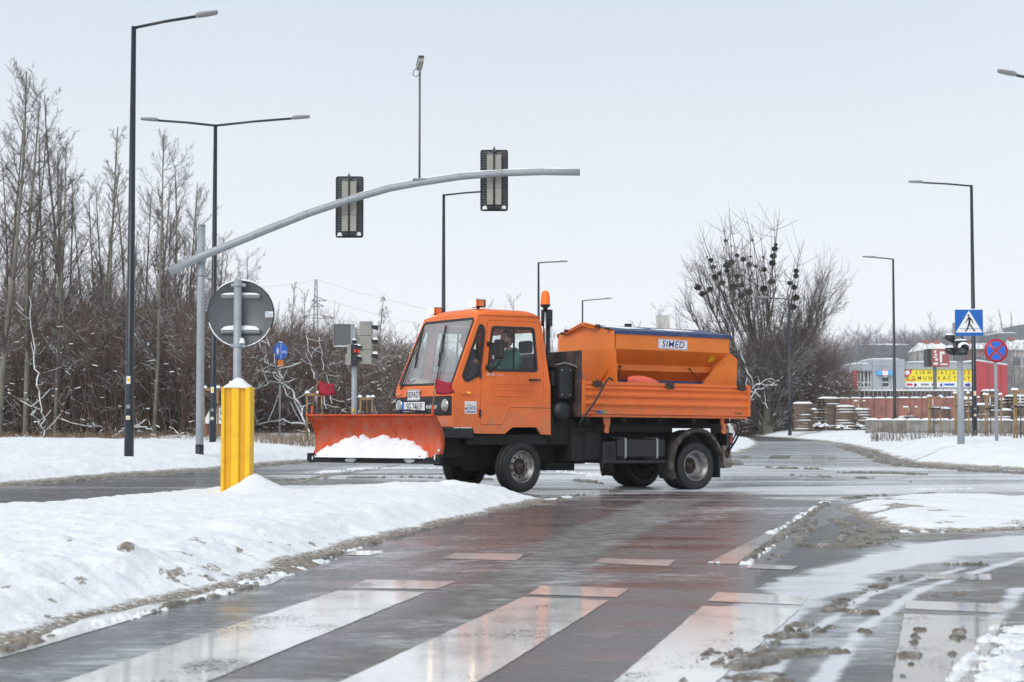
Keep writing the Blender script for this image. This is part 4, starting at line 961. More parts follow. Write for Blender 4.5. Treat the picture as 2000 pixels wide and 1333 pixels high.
for (a, b) in (((-1.62, .10), (-2.25, .62)), ((-2.4, .2), (-3.1, .66)), ((-1.7, -.3), (-2.0, .05))):   # thin snow left on the lid
    mb = MB(); n_ = 26; vs = []; rg = random.Random(int(a[0] * 100))
    for k in range(n_):
        t_ = 2 * math.pi * k / n_; r_ = .5 * (1 + rg.uniform(-.35, .25)); cx, cy = (a[0] + b[0]) / 2, (a[1] + b[1]) / 2
        x_, y_ = cx + r_ * abs(a[0] - b[0]) * math.cos(t_), cy + r_ * .55 * abs(a[1] - b[1]) * math.sin(t_); vs.append((x_, y_, zt + .124 - .153 * abs(y_)))
    mb.add(vs + [(v[0] * .9 + .1 * (a[0] + b[0]) / 2, v[1] * .9 + .1 * (a[1] + b[1]) / 2, v[2] + .004) for v in vs], [tuple(range(n_, 2 * n_))] + [(k, (k + 1) % n_, n_ + (k + 1) % n_, n_ + k) for k in range(n_)]); mb.build('snow_film', M['snowcap'], S_, so)
fb = MB(); fb.tube([(xf + .03, -.50, 2.20), (xf + .04, -.06, 2.315), (xf + .05, .06, 2.315), (xf + .05, .36, 2.255)], .016, 8); fb.tube([(xf + .05, -.44, 2.19), (xf + .06, .0, 2.29), (xf + .06, .30, 2.235)], .012, 8); fb.build('lid_frame_bar', M['orange_hop'], S_, so)
for (yy, zz) in ((-.52, 2.20), (-.42, 2.235), (.35, 2.27), (.58, 2.22)): MB().box((xf + .045, yy, zz), (.06, .06, .035)).build('clamp', M['rust'], S_, so, bevel=.008)
MB().box((-2.35, -.1, 2.33), (.09, .07, .05)).build('lid_clip', M['ink'], S_, so, bevel=.01)
MB().tube([(xr - .01, .5, 2.15), (xr - .12, .5, 2.14)], .014, 6).build('lid_handle', M['ink'], S_, so)
for xx in (-1.76, -2.98):
    n_ = 9; mb = MB()
    for k in range(n_):
        t_ = k / n_; c_ = Vector((xx - (-.13 if xx > -2 else .13) * t_ * 1.0 - (0.0), .535 + .10 * t_, 1.70 - .22 * t_)); c_.x = xx + (.12 if xx > -2 else -.12) * t_
        pts = []
        for j in range(11):
            a = 2 * math.pi * j / 10; u_, v_ = .010 * math.cos(a), .017 * math.sin(a); pts.append((c_.x + (u_ if k % 2 else 0) + v_ * .4 * (1 if xx > -2 else -1), c_.y + (0 if k % 2 else u_), c_.z - v_))
        mb.tube(pts, .004, 4, caps=False)
    mb.build('chain', M['rust'], S_, so)
    MB().lathe([(0, .02), (.012, .018), (.014, 0)], 'Y', 8, (xx, .515, 1.705)).build('chain_lug', M['rust'], S_, so)
sg_ = MB().poly(rnd([(-2.285, 2.105), (-2.285, 1.965), (-2.80, 1.955), (-2.80, 2.095)], .02, 3), [], .7035, .7055, lambda u, v, h: (u, h, v)).build('maker_sign', M['white'], S_, so)
rb = MB(); rl = rnd([(-2.293, 2.098), (-2.293, 1.972), (-2.792, 1.962), (-2.792, 2.088)], .018, 3); rb.poly(rl, [inset(rl, .005)[::-1]], .706, .707, lambda u, v, h: (u, h, v)); rb.build('sign_border', M['navy'], sg_)
lettering('SIMED', .125, lambda u, v: (-2.545 - u, .7075, 2.028 + v - .018 * u), M['navy'], sg_, .0014, 1.08, shear=.12)
wl = MB().poly([(-3.24, 1.885), (-3.26, 1.81), (-3.35, 1.81), (-3.33, 1.885)], [], 0, .003, lambda u, v, h: (u, .70 - (1.94 - v) * 1.02 + .012 + h, v)).build('warning_label', M['yellow'], S_, so)
# spreading disc unit behind the truck
sp = MB(); sp.box((-3.74, .30, .60), (.16, .26, .62), Euler((0, R(6), 0)).to_matrix()); sp.build('chute', M['chute'], S_, so, bevel=.02)
sp = MB(); sp.lathe([(0, .0), (.24, -.005), (.25, .02), (.23, .025), (0, .03)], 'Z', 20, (-3.88, .25, .34)); sp.bb(-4.02, -3.70, .08, .42, .385, .40); sp.build('spreading_disc', M['chute'], S_, so)
sp = MB(); sp.tube([(-3.70, .55, .98), (-3.82, .62, .97), (-3.88, .60, .86), (-3.80, .55, .68), (-3.74, .48, .54), (-3.74, .45, .44)], .014, 8); sp.tube([(-3.68, .50, .96), (-3.80, .58, .94), (-3.85, .55, .84), (-3.77, .50, .66), (-3.72, .44, .52), (-3.72, .42, .44)], .012, 8); sp.build('hose', M['ink'], S_, so)

# sack lying on the bed
SK = truck_frame('sack', (-2.09, .68, 1.42)); tag(SK, 'bright salmon-coloured sack stuffed between the spreader and the drop side of the truck', 'sack')
mb = MB(); n1, n2 = 17, 12; vs = []
for i in range(n1):
    a = i / (n1 - 1); xx = .30 - .60 * a
    ww = (math.sin(math.pi * min(1, .16 + a * .9)) ** .5) * (.085 - .022 * a)
    for j in range(n2):
        b = 2 * math.pi * j / n2; q_ = 1 + .16 * math.sin(3 * b + 5 * a) + .08 * math.sin(7 * b - 9 * a)
        vs.append((xx + .015 * math.sin(4 * b), ww * q_ * math.cos(b) * .8, .075 + (ww * q_ + .01) * math.sin(b) * 1.05 - .05 * a * a))
mb.add(vs, [(i * n2 + j, i * n2 + (j + 1) % n2, (i + 1) * n2 + (j + 1) % n2, (i + 1) * n2 + j) for i in range(n1 - 1) for j in range(n2)] + [tuple(range(n2)), tuple((n1 - 1) * n2 + j for j in range(n2))], True)
mb.build('sack_body', M['sack'], SK, subsurf=1)

# ------------------------------------------------------------------ snow plough (own frame: u along the blade, v forward of the blade, z up)
PL = empty('snow_plough'); tag(PL, 'orange snow plough blade with black rubber edge, carried raised before the truck', 'snow plough')
pR = Vector((X(858, 20.75), 20.75, 0)); pL = Vector((X(611, 21.65), 21.65, 0)); PW = (pR - pL).length; ud = (pR - pL).normalized(); vd = Vector((ud.y, -ud.x, 0))
PL.matrix_world = Matrix(((ud.x, vd.x, 0, (pL.x + pR.x) / 2), (ud.y, vd.y, 0, (pL.y + pR.y) / 2), (0, 0, 1, 0), (0, 0, 0, 1)))
hw = PW / 2
zb, ztp = .455, 1.005
def bprof(t):     # t 0 bottom .. 1 top -> (forward offset, z)
    a = R(-38) + R(100) * t; rr = .40
    return (.0 + rr * (1 - math.cos(a)) - .084 , zb + (ztp - zb) * t)
bl = MB(); n1, n2 = 15, 30; vs = []
for i in range(n1):
    o_, z_ = bprof(i / (n1 - 1))
    for j in range(n2 + 1): vs.append((-hw + 2 * hw * j / n2, o_, z_))
n3 = n2 + 1; fs = [(i * n3 + j, i * n3 + j + 1, (i + 1) * n3 + j + 1, (i + 1) * n3 + j) for i in range(n1 - 1) for j in range(n2)]
bl.add(vs, fs, True); blade = bl.build('blade', M['plow'], PL); s_ = blade.modifiers.new('s', 'SOLIDIFY'); s_.thickness = .012; s_.offset = -1 
ot, zt_ = bprof(1)
tr = MB(); tr.bb(-hw - .004, hw + .004, ot - .01, ot + .035, ztp - .004, ztp + .018); tr.build('top_rail', M['plow'], PL, bevel=.004)
for sg in (1, -1):
    lp = [bprof(k / 12) for k in range(13)]; lp2 = [(a - .045, b) for a, b in lp[::-1]]
    mb = MB(); mb.poly(lp + lp2, [], sg * hw - .006, sg * hw + .006, lambda u, v, h: (h, u, v)); mb.build('end_plate', M['plow'], PL)
rbm = MB(); rbm.bb(-hw - .03, hw + .03, -.005, .030, .392, .470); rubber = rbm.build('rubber_edge', M['rubber'], PL, bevel=.006)
cl = MB(); cl.bb(-hw, hw, .031, .040, .452, .474); cl.build('clamp_strip', M['under'], PL)
bt = MB()
for k in range(10): bt.lathe([(0, .05), (.010, .047), (.012, .03)], 'Y', 6, (-hw + .08 + k * (2 * hw - .16) / 9 + .02 * math.sin(k * 5), 0, .485))
bt.build('edge_bolt', M['ink'], PL)
for sg in (1, -1): MB().box((sg * (hw + .01), .02, .46), (.07, .09, .11)).build('edge_bracket', M['under'], PL, bevel=.01)
bk = MB()
for u_ in (-.62, -.2, .2, .62): bk.box((u_, -.17, .70), (.02, .12, .44))
bk.bb(-.75, .75, -.20, -.13, .62, .70); bk.build('back_rib', M['plow'], PL)
# linkage towards the truck
tv = Vector((-.29, 22.18, 0)) + Fv * 1.15; rel = PL.matrix_world.inverted() @ tv
lk = MB(); lk.tube([(-.25, -.16, .55), (rel.x - .2, rel.y, .47)], .035, 8); lk.tube([(.25, -.16, .55), (rel.x + .25, rel.y + .1, .47)], .035, 8); lk.tube([(.0, -.16, .66), (rel.x, rel.y, .70)], .03, 8); lk.box((.15, -.2, .50), (.9, .14, .08)); lk.build('linkage', M['under'], PL)
hsb = MB(); hsb.tube([(-.02, -.25, .80), (.02, -.22, 1.02), (.22, -.30, 1.075), (.50, -.45, 1.06), (.66, -.55, .92)], .013, 8); hsb.tube([(.10, -.25, .82), (.14, -.24, .99), (.30, -.34, 1.035), (.50, -.46, 1.02), (.60, -.55, .9)], .013, 8); hsb.build('hydraulic_hose', M['ink'], PL)
for u_, lean in ((-hw + .06, .10), (hw - .03, .04)):
    mb = MB(); mb.tube([(u_, ot - .02, .97), (u_ + lean * .25, ot, 1.13)], .019, 8); post = mb.build('marker_sleeve', M['plow'], PL)
    MB().tube([(u_ + lean * .2, ot - .005, 1.12), (u_ + lean, ot - .02, 1.46)], .009, 6).build('marker_stick', M['wood'], post)
    fm = MB(); vs = []; n_ = 9
    for i in range(n_):
        a = i / (n_ - 1)
        for j in range(5):
            b = j / 4; cut = .035 * math.sin(b * math.pi) * a
            top = -.045 * a; bot = .02 * a + (-.05 if u_ < 0 else 0.0) * a * 0
            vs.append((u_ + lean + .005 + (.245 - cut) * a, ot - .02 + .035 * math.sin(a * 5 + b * 2) * a - .03 * a, 1.275 + .195 * b + (top * b + bot * (1 - b)) - .02 * math.sin(a * 3)))
    fm.add(vs, [(i * 5 + j, i * 5 + j + 1, (i + 1) * 5 + j + 1, (i + 1) * 5 + j) for i in range(n_ - 1) for j in range(4)], True); fl = fm.build('flag', M['flag'], post); s_ = fl.modifiers.new('s', 'SOLIDIFY'); s_.thickness = .003
# snow carried on the blade
SP = empty('snow_heap'); SP.matrix_world = PL.matrix_world; tag(SP, 'heap of white snow lying against the lower half of the orange plough blade', 'snow')
nu, nv = 110, 16; U_ = np.linspace(-hw + .04, hw - .14, nu); 
ub = (U_ + hw) / (2 * hw)
topz = .47 + .285 * np.clip(1 - np.abs((ub - .475) / .455) ** 2.4, 0, 1) ** .8 * (.90 + .25 * fbm(U_ * 5, U_ * 0, 1.2, 4, 5)) + .045 * (fbm(U_ * 22, U_ * 0, 1, 4, 8) - .5) * 2 - .01
vs = []
for i in range(nu):
    z1 = max(.462, topz[i] + (0.03 if .52 < ub[i] < .60 else 0))
    for j in range(nv):
        b = j / (nv - 1); z_ = .462 + (z1 - .462) * b; o_, _ = bprof((z_ - zb) / (ztp - zb))
        th_ = .30 * (z1 - .455) * (1 - b ** 2) ** .6 + (.0 if b > .98 else .05 * float(fbm(np.array([U_[i] * 16]), np.array([z_ * 20.]), 1, 4, 9)[0]) * (z1 > .475))
        vs.append((U_[i], o_ + th_ + .01 * (b < .99) - .012 * (b > .99), z_))
mb = MB(); mb.add(vs, [(i * nv + j, i * nv + j + 1, (i + 1) * nv + j + 1, (i + 1) * nv + j) for i in range(nu - 1) for j in range(nv - 1)], True); mb.build('snow_mass', M['snowcap'], SP)
for (u_, z_, r_) in ((hw - .02, .47, .045), (hw + .0, .43, .03), (-hw + .01, .45, .035), (-hw, .51, .02), (-.35, .432, .03), (.55, .435, .03), (hw - .02, .56, .018), (.32, .66, .012)):
    mb = MB(); rg = random.Random(int(u_ * 1000)); o_, _ = bprof(max(0, (z_ - zb) / (ztp - zb)))
    vs = []; n_ = 8
    for i in range(6):
        for j in range(n_):
            a, b = math.pi * i / 5, 2 * math.pi * j / n_; q_ = r_ * rg.uniform(.7, 1.2); wid = 3.2 if abs(u_) < .8 and z_ < .5 else 1
            vs.append((u_ + q_ * wid * math.sin(a) * math.cos(b), o_ + .035 + q_ * .5 * math.sin(a) * math.sin(b), z_ + q_ * math.cos(a)))
    mb.add(vs, [(i * n_ + j, i * n_ + (j + 1) % n_, (i + 1) * n_ + (j + 1) % n_, (i + 1) * n_ + j) for i in range(5) for j in range(n_)], True); mb.build('snow_lump', M['snowcap'], SP)

# ------------------------------------------------------------------ people in the cab
def person(name, label, base, sgn_y, cloth, head_yaw, driver):
    P_ = truck_frame(name, base); tag(P_, label, 'person')
    J = {}   # joints in seat frame (x forward, y left, z up from seat)
    J['pel'] = (0, 0, .10); J['wa'] = (-.02, 0, .26); J['ch'] = (-.03, 0, .45); J['ne'] = (0, 0, .60); J['nt'] = (.02, 0, .68)
    for s, k in ((1, 'l'), (-1, 'r')):
        J['sh' + k] = (-.01, s * .19, .54)
        if driver:
            J['el' + k] = (.14, s * .25, .30); J['wr' + k] = (.36, s * .16 + (.02 if s > 0 else 0), .40 if s > 0 else .44); J['ha' + k] = (.42, s * .13, .43 if s > 0 else .47)
        else:
            J['el' + k] = (.08, s * .25, .27); J['wr' + k] = (.28, s * .12, .20); J['ha' + k] = (.34, s * .09, .19)
        J['hp' + k] = (.02, s * .10, .08); J['kn' + k] = (.46, s * .13, .12); J['an' + k] = (.56, s * .13, -.28); J['to' + k] = (.70, s * .13, -.31)
    E_ = [('pel', 'wa'), ('wa', 'ch'), ('ch', 'ne'), ('ne', 'nt')]
    for k in 'lr': E_ += [('ch', 'sh' + k), ('sh' + k, 'el' + k), ('el' + k, 'wr' + k), ('wr' + k, 'ha' + k), ('pel', 'hp' + k), ('hp' + k, 'kn' + k), ('kn' + k, 'an' + k), ('an' + k, 'to' + k)]
    rad = dict(pel=(.16, .13), wa=(.155, .13), ch=(.17, .13), ne=(.075, .07), nt=(.058, .058))
    for k in 'lr': rad.update({'sh' + k: (.078, .078), 'el' + k: (.055, .055), 'wr' + k: (.036, .036), 'ha' + k: (.042, .024), 'hp' + k: (.09, .09), 'kn' + k: (.068, .068), 'an' + k: (.045, .045), 'to' + k: (.045, .035)})
    names = list(J); me = bpy.data.meshes.new('body'); me.from_pydata([J[n] for n in names], [(names.index(a), names.index(b)) for a, b in E_], [])
    # fingers, rooted in the palm
    ob = bpy.data.objects.new('body', me); COL.objects.link(ob)
    md = ob.modifiers.new('skin', 'SKIN'); md.use_smooth_shade = True
    for i, n in enumerate(names):
        me.skin_vertices[0].data[i].radius = rad[n]; me.skin_vertices[0].data[i].use_root = (n == 'pel')
    sb = ob.modifiers.new('sub', 'SUBSURF'); sb.levels = 2; sb.render_levels = 2
    dg = bpy.context.evaluated_depsgraph_get(); ev = bpy.data.meshes.new_from_object(ob.evaluated_get(dg)); bpy.data.objects.remove(ob)
    V = [tuple(v.co) for v in ev.vertices]; Fc = [tuple(p.vertices) for p in ev.polygons]
    mb = MB(); mb.add(V, Fc, True); nb = len(Fc)
    # fingers
    for k, s in (('l', 1), ('r', -1)):
        h = Vector(J['ha' + k]); w_ = Vector(J['wr' + k]); fd = (h - w_).normalized()
        for q in range(4):
            o_ = Vector((0, (q - 1.5) * .019, .012 * (1.5 - abs(q - 1.5))))
            ln = (.040, .046, .044, .034)[q]; a = h + o_ + fd * .015
            mb.tube([a - fd * .03, a + fd * .03, a + fd * (.03 + ln * .5) + Vector((0, 0, -.02)), a + fd * (.02 + ln * .3) + Vector((0, 0, -.045))], [.0095, .0095, .0085, .007], 6)
        mb.tube([w_ + fd * .02, w_ + fd * .05 + Vector((0, -s * .035, .01)), w_ + fd * .09 + Vector((0, -s * .03, -.02))], [.013, .011, .008], 6)
    # head: an ellipsoid shaped with brow, nose, cheeks, chin
    hc = Vector((.045, 0, .785)); rz = Euler((0, 0, head_yaw)).to_matrix(); n1, n2 = 24, 28; hv = []
    for i in range(n1 + 1):
        a = math.pi * i / n1; z_ = math.cos(a)
        for j in range(n2):
            b = 2 * math.pi * j / n2; cx_, sy_ = math.cos(b), math.sin(b)
            r_ = math.sin(a); x_ = .098 * r_ * cx_; y_ = .076 * r_ * sy_; zz = .122 * z_
            fwd = max(0, cx_) ** 2
            if z_ < -.1: y_ *= 1 - .30 * min(1, (-z_ - .1)); x_ *= (1 - .12 * min(1, -z_)) ; x_ += .012 * fwd * (-z_)
            x_ -= .010 * math.exp(-((z_ - .12) / .10) ** 2) * math.exp(-((abs(sy_) - .40) / .18) ** 2) * (cx_ > 0)      # eye sockets
            x_ += .006 * math.exp(-((z_ - .26) / .08) ** 2) * fwd                                                     # brow
            x_ += (.030 * math.exp(-((z_ + .14) / .13) ** 2) + .012 * math.exp(-((z_ - .02) / .14) ** 2)) * math.exp(-(sy_ / .15) ** 2) * (cx_ > 0)   # nose
            x_ += .007 * math.exp(-((z_ + .43) / .07) ** 2) * math.exp(-(sy_ / .30) ** 2) * (cx_ > 0)                  # lips
            x_ += .010 * math.exp(-((z_ + .74) / .10) ** 2) * math.exp(-(sy_ / .35) ** 2) * (cx_ > 0)                  # chin
            hv.append(hc + rz @ Vector((x_, y_, zz)))
    mb.add(hv, [(i * n2 + j, i * n2 + (j + 1) % n2, (i + 1) * n2 + (j + 1) % n2, (i + 1) * n2 + j) for i in range(n1) for j in range(n2)], True)
    for s in (1, -1):   # ears
        c_ = hc + rz @ Vector((-.005, s * .078, -.005)); mb.add([c_ + rz @ Vector((.016 * math.cos(t_) - .004, s * .010 * (k_), .030 * math.sin(t_))) for k_ in (0, 1) for t_ in [2 * math.pi * q / 10 for q in range(10)]], [tuple(range(10)), tuple(range(10, 20))] + [(q, (q + 1) % 10, 10 + (q + 1) % 10, 10 + q) for q in range(10)], True)
    body = mb.build('body', cloth, P_)
    body.data.materials.append(M['skin']); body.data.materials.append(M['trousers'])
    wl_, wr_ = Vector(J['wrl']), Vector(J['wrr'])
    for p in body.data.polygons:
        c_ = p.center
        if p.index >= nb or c_.z > .635 or (c_ - Vector(J['hal'])).length < .055 or (c_ - Vector(J['har'])).length < .055: p.material_index = 1
        elif c_.z < .16 and not (c_.x > .1 and c_.z > .22): p.material_index = 2
        if p.index >= nb and c_.z < .635 and c_.z > .6: p.material_index = 1
    # hood / collar
    mb = MB(); pts = [(.07 * math.cos(a) - .005, .088 * math.sin(a), .615 + .02 * math.cos(a + math.pi)) for a in [2 * math.pi * k / 16 for k in range(17)]]
    mb.tube(pts, [.026 + .014 * (1 - math.cos(2 * math.pi * k / 16)) / 2 for k in range(17)], 8, caps=False); mb.build('hood', cloth, P_)
    # hair cap
    mb = MB(); vs = []
    for i in range(13):
        a = math.pi * .62 * i / 12
        for j in range(24):
            b = 2 * math.pi * j / 24; lim = 1.0 if math.cos(b) < .25 else (.52 if math.cos(b) > .6 else .76)
            a2 = a * lim; vs.append(hc + rz @ Vector((.103 * math.sin(a2) * math.cos(b) - .003, .081 * math.sin(a2) * math.sin(b), .128 * math.cos(a2) + .001)))
    mb.add(vs, [(i * 24 + j, i * 24 + (j + 1) % 24, (i + 1) * 24 + (j + 1) % 24, (i + 1) * 24 + j) for i in range(12) for j in range(24)], True); mb.build('hair', M['hair'], P_)
    # eyes, brows, beard
    mb = MB()
    for s in (1, -1): mb.lathe([(0, .014), (.008, .011), (.013, .003)], 'X', 10, (0, 0, 0)); 
    mb = MB()
    for s in (1, -1):
        c_ = hc + rz @ Vector((.083, s * .031, .014)); mb.add([c_ + rz @ Vector((.006 * (1 - q_), s * 0 + .013 * math.cos(t_) * q_, .006 * math.sin(t_) * q_)) for q_ in (.01, 1) for t_ in [2 * math.pi * k / 8 for k in range(8)]], [(k, (k + 1) % 8, 8 + (k + 1) % 8, 8 + k) for k in range(8)], True)
        c_ = hc + rz @ Vector((.090, s * .032, .034)); mb.tube([c_ + rz @ Vector((-.004, -.018, 0)), c_, c_ + rz @ Vector((-.006, .018, -.002))], .004, 5)
    mb.build('eyes_and_brows', M['hair'], P_)
    if driver:
        mb = MB(); vs = []
        for i in range(7):
            z_ = -.36 - .58 * i / 6
            for j in range(13):
                b = -1.25 + 2.5 * j / 12; r_ = math.sqrt(max(0, 1 - z_ * z_)); x_ = .098 * r_ * math.cos(b) * (1 + .12 * z_) - .012 * z_ * math.cos(b) ** 2; y_ = .076 * r_ * math.sin(b) * (1 - .30 * (-z_ - .1))
                x_ += .010 * math.exp(-((z_ + .74) / .10) ** 2) * math.exp(-(math.sin(b) / .35) ** 2); vs.append(hc + rz @ Vector((x_ * 1.035 + .001, y_ * 1.035, .122 * z_ * 1.02)))
        mb.add(vs, [(i * 13 + j, i * 13 + j + 1, (i + 1) * 13 + j + 1, (i + 1) * 13 + j) for i in range(6) for j in range(12)], True); mb.build('beard', M['hair'], P_)
    return P_
person('person', 'bearded driver in a green hoodie seen through the truck side window', (-.04, .40, 1.245), 1, M['hoodie'], R(14), True)
person('person', 'passenger in a dark jacket seen through the truck windscreen', (.13, -.37, 1.245), -1, M['jacket'], R(-5), False)
CLT = truck_frame('cloth', (.86, -.38, 1.42)); tag(CLT, 'crumpled pale cloth lying on the dashboard behind the windscreen', 'cloth')
mb = MB(); n_ = 13; vs = []
for i in range(n_):
    for j in range(n_):
        a, b = i / 12 - .5, j / 12 - .5; hgt = .13 * float(fbm(np.array([a * 6.]), np.array([b * 6.]), 1, 3, 7)[0]) * max(0, 1 - 3.4 * (a * a + b * b))
        vs.append((a * .20, b * .40, hgt))
mb.add(vs, [(i * n_ + j, i * n_ + j + 1, (i + 1) * n_ + j + 1, (i + 1) * n_ + j) for i in range(n_ - 1) for j in range(n_ - 1)], True); mb.build('cloth_folds', M['cloth'], CLT)


# ------------------------------------------------------------------ street furniture
def cap(mb, cx, cy, cz, lx, ly, h, n=10, seed=0):
    """a rounded pad of snow lying on something flat"""
    rg = random.Random(seed + int(cx * 100)); vs = []
    for i in range(n):
        for j in range(n):
            a, b = i / (n - 1) * 2 - 1, j / (n - 1) * 2 - 1
            e_ = max(0, 1 - a ** 4) ** .5 * max(0, 1 - b ** 4) ** .5
            vs.append((cx + a * lx / 2, cy + b * ly / 2, cz + h * e_ * (1 + rg.uniform(-.12, .12))))
    k = len(vs); vs2 = [(v[0], v[1], cz - .002) for v in vs]
    fs = [(i * n + j, i * n + j + 1, (i + 1) * n + j + 1, (i + 1) * n + j) for i in range(n - 1) for j in range(n - 1)]
    mb.add(vs + vs2, fs + [tuple(k + q for q in f)[::-1] for f in fs], True); return mb
def lamp(x, y, zb, zt, arms, label, r0=.09, r1=.05, stickers=False, group='street lamps along the road'):
    t = empty('street_lamp', (x, y, zb)); tag(t, label, 'street lamp', group)
    h = zt - zb
    MB().tube([(0, 0, -.3), (0, 0, 1.2), (0, 0, 1.22), (0, 0, h)], [r0 * 1.12, r0 * 1.05, r0, r1], 14).build('mast', M['mast'], t)
    for (dx, dz, hl) in arms:
        s = 1 if dx > 0 else -1
        MB().tube([(0, 0, h - .03), (dx * .5, 0, h + dz * .5), (dx, 0, h + dz)], .032, 8).build('arm', M['mast'], t)
        mb = MB(); n_ = 12; m_ = 8; vs = []
        for i in range(m_ + 1):
            a = i / m_; wd = .14 * math.sin(math.pi * (.16 + .62 * a)) ** .7 * (1 if a < .95 else .6); ht = .085 * (1 - a * .35) * (1 if a > .05 else .5)
            for j in range(n_):
                b = 2 * math.pi * j / n_; vs.append((s * a * hl + dx, wd * math.cos(b), h + dz + (ht * math.sin(b) if math.sin(b) > 0 else ht * .35 * math.sin(b)) + dz / max(.5, abs(dx)) * a * hl))
        mb.add(vs, [(i * n_ + j, i * n_ + (j + 1) % n_, (i + 1) * n_ + (j + 1) % n_, (i + 1) * n_ + j) for i in range(m_) for j in range(n_)] + [tuple(range(n_)), tuple(m_ * n_ + j for j in range(n_))], True); mb.build('lamp_head', M['lampgrey'], t)
    if stickers:
        for zz, hh, mt in ((1.62, .16, 'white'), (1.07, .08, 'lampgrey'), (.84, .08, 'white')):
            st = MB().bb(-.045, .035, -.105, -.098, zz - hh / 2, zz + hh / 2).build('sticker', M[mt], t)
            if mt == 'white': MB().bb(-.03, .02, -.108, -.1055, zz - hh / 4, zz + hh / 4).build('sticker_patch', M['yellow'], st)
    return t
def lampp(px, d, zb, py_top, arms_px, label, **k):
    s = FPX / d
    return lamp(X(px, d), d, zb, Z(py_top, d), [(a / s, b / s, c / s) for a, b, c in arms_px], label, **k)
lampp(253.5, 34, .16, 45, [(122, 20, 43)], 'tall black street lamp nearest on the left, single arm pointing right', stickers=True)
lampp(416.5, 45, .16, 240, [(-112, 8, 35), (150, 12, 35)], 'black street lamp with two arms spreading left and right, behind the grey gantry pole', stickers=True)
lampp(866, 59, 0, 378, [(88, 6, 28)], 'black street lamp whose arm ends behind the right-hand hanging traffic signal')
lampp(1052, 85, 0, 512, [(42, 1, 15)], 'black street lamp rising behind the truck beacon, arm to the right')
lampp(1138, 112, 0, 587, [(42, 3, 15)], 'thin far street lamp above the front of the salt spreader')
lampp(1902.5, 59, .30, 360, [(-95, 5, 28)], 'tall black street lamp behind the pedestrian crossing sign on the right', stickers=True)
lampp(1747, 85, .28, 505, [(-32, 2, 28)], 'black street lamp in front of the grey building with yellow banner', group='street lamps along the road')
lampp(1542, 91, .3, 584, [(-38, 2, 22)], 'dark street lamp in front of the big mistletoe tree')
lampp(1421, 150, 0, 629, [(-24, 1, 14)], 'farthest small street lamp showing through the left of the mistletoe tree')
lampp(2078, 36, .3, 160, [(-84, 18, 36)], 'street lamp reaching in from the right edge, only its arm and head visible')

# gantry with its cantilever arm
GD = 35.0
gt = empty('signal_gantry', (X(391, GD), GD, .1)); tag(gt, 'grey steel gantry pole with a long curved arm reaching over the road', 'traffic gantry')
ox, oy, oz = gt.location
MB().tube([(0, 0, -.1), (0, 0, 1.0), (0, 0, 3.4), (0, 0, Z(440, GD) - oz)], [.085, .082, .082, .078], 18).build('pole', M['galv'], gt)
MB().tube([(0, 0, -.1), (0, 0, .33)], .089, 18).build('pole_foot', M['ink'], gt)
MB().lathe([(.088, 0), (.088, .02), (0, .035)], 'Z', 18, (0, 0, Z(440, GD) - oz)).build('pole_cap', M['galv'], gt)
MB().lathe([(.084, 0), (.087, .01), (.084, .02)], 'Z', 18, (0, 0, Z(540, GD) - oz)).build('joint_ring', M['galvdark'], gt)
ap = [(332, 531), (392, 502), (450, 479), (520, 450), (600, 418), (680, 391), (760, 368), (820, 357), (900, 345), (980, 338.5), (1060, 336), (1133, 337)]
pts = [(X(a, GD) - ox, -.15, Z(b, GD) - oz) for a, b in ap]
MB().tube(pts, [.088, .088, .086, .084, .082, .080, .078, .076, .074, .072, .071, .070], 16).build('arm', M['galv'], gt)
for k, (a, b) in enumerate(ap):
    if k in (3, 4, 5, 7, 8, 9, 10):
        r_ = .083 - .0017 * k; c_ = Vector(pts[k]); d_ = (Vector(pts[min(k + 1, 11)]) - Vector(pts[k - 1])).normalized(); MB().tube([c_ - d_ * .02, c_ + d_ * .02], r_ + .006, 16).build('joint_ring', M['galv'], gt)
MB().box((0, -.07, Z(502, GD) - oz), (.22, .16, .22)).build('arm_bracket', M['galv'], gt, bevel=.02)
cm = empty('x'); bpy.data.objects.remove(cm)
cx_ = X(819, GD) - ox
cm = MB().tube([(cx_, -.15, Z(352, GD) - oz), (cx_, -.15, Z(137, GD) - oz)], .024, 8).build('camera_mast', M['galvdark'], gt)
MB().bb(cx_ - .14, cx_ + .14, -.23, -.07, Z(352, GD) - oz, Z(349, GD) - oz).build('mast_foot', M['galv'], cm, bevel=.004)
MB().box((cx_ + .01, -.20, Z(124, GD) - oz), (.11, .36, .11), Euler((R(-22), 0, R(12))).to_matrix()).build('camera_housing', M['beige'], cm, bevel=.012)
MB().box((cx_ + .01, -.215, Z(118, GD) - oz), (.13, .40, .012), Euler((R(-22), 0, R(12))).to_matrix()).build('sun_shield', M['galvdark'], cm)
MB().tube([(cx_, -.13, Z(126, GD) - oz), (cx_ - .12, -.13, Z(134, GD) - oz), (cx_ - .15, -.13, Z(144, GD) - oz), (cx_ - .07, -.13, Z(148, GD) - oz), (cx_, -.13, Z(140, GD) - oz)], .009, 6).build('camera_cable', M['ink'], cm)
sn = MB()
for i in range(2, 11):
    a, b = Vector(pts[i]), Vector(pts[i + 1]); r_ = .078
    sn.tube([a + Vector((0, .01, r_ - .006)), (a + b) / 2 + Vector((0, .01, r_ - .002)), b + Vector((0, .01, r_ - .006))], [.012, .022, .012], 6)
sn.build('snow_line', M['snowcap'], gt); bpy.data.objects['snow_line']['kind'] = 'stuff'
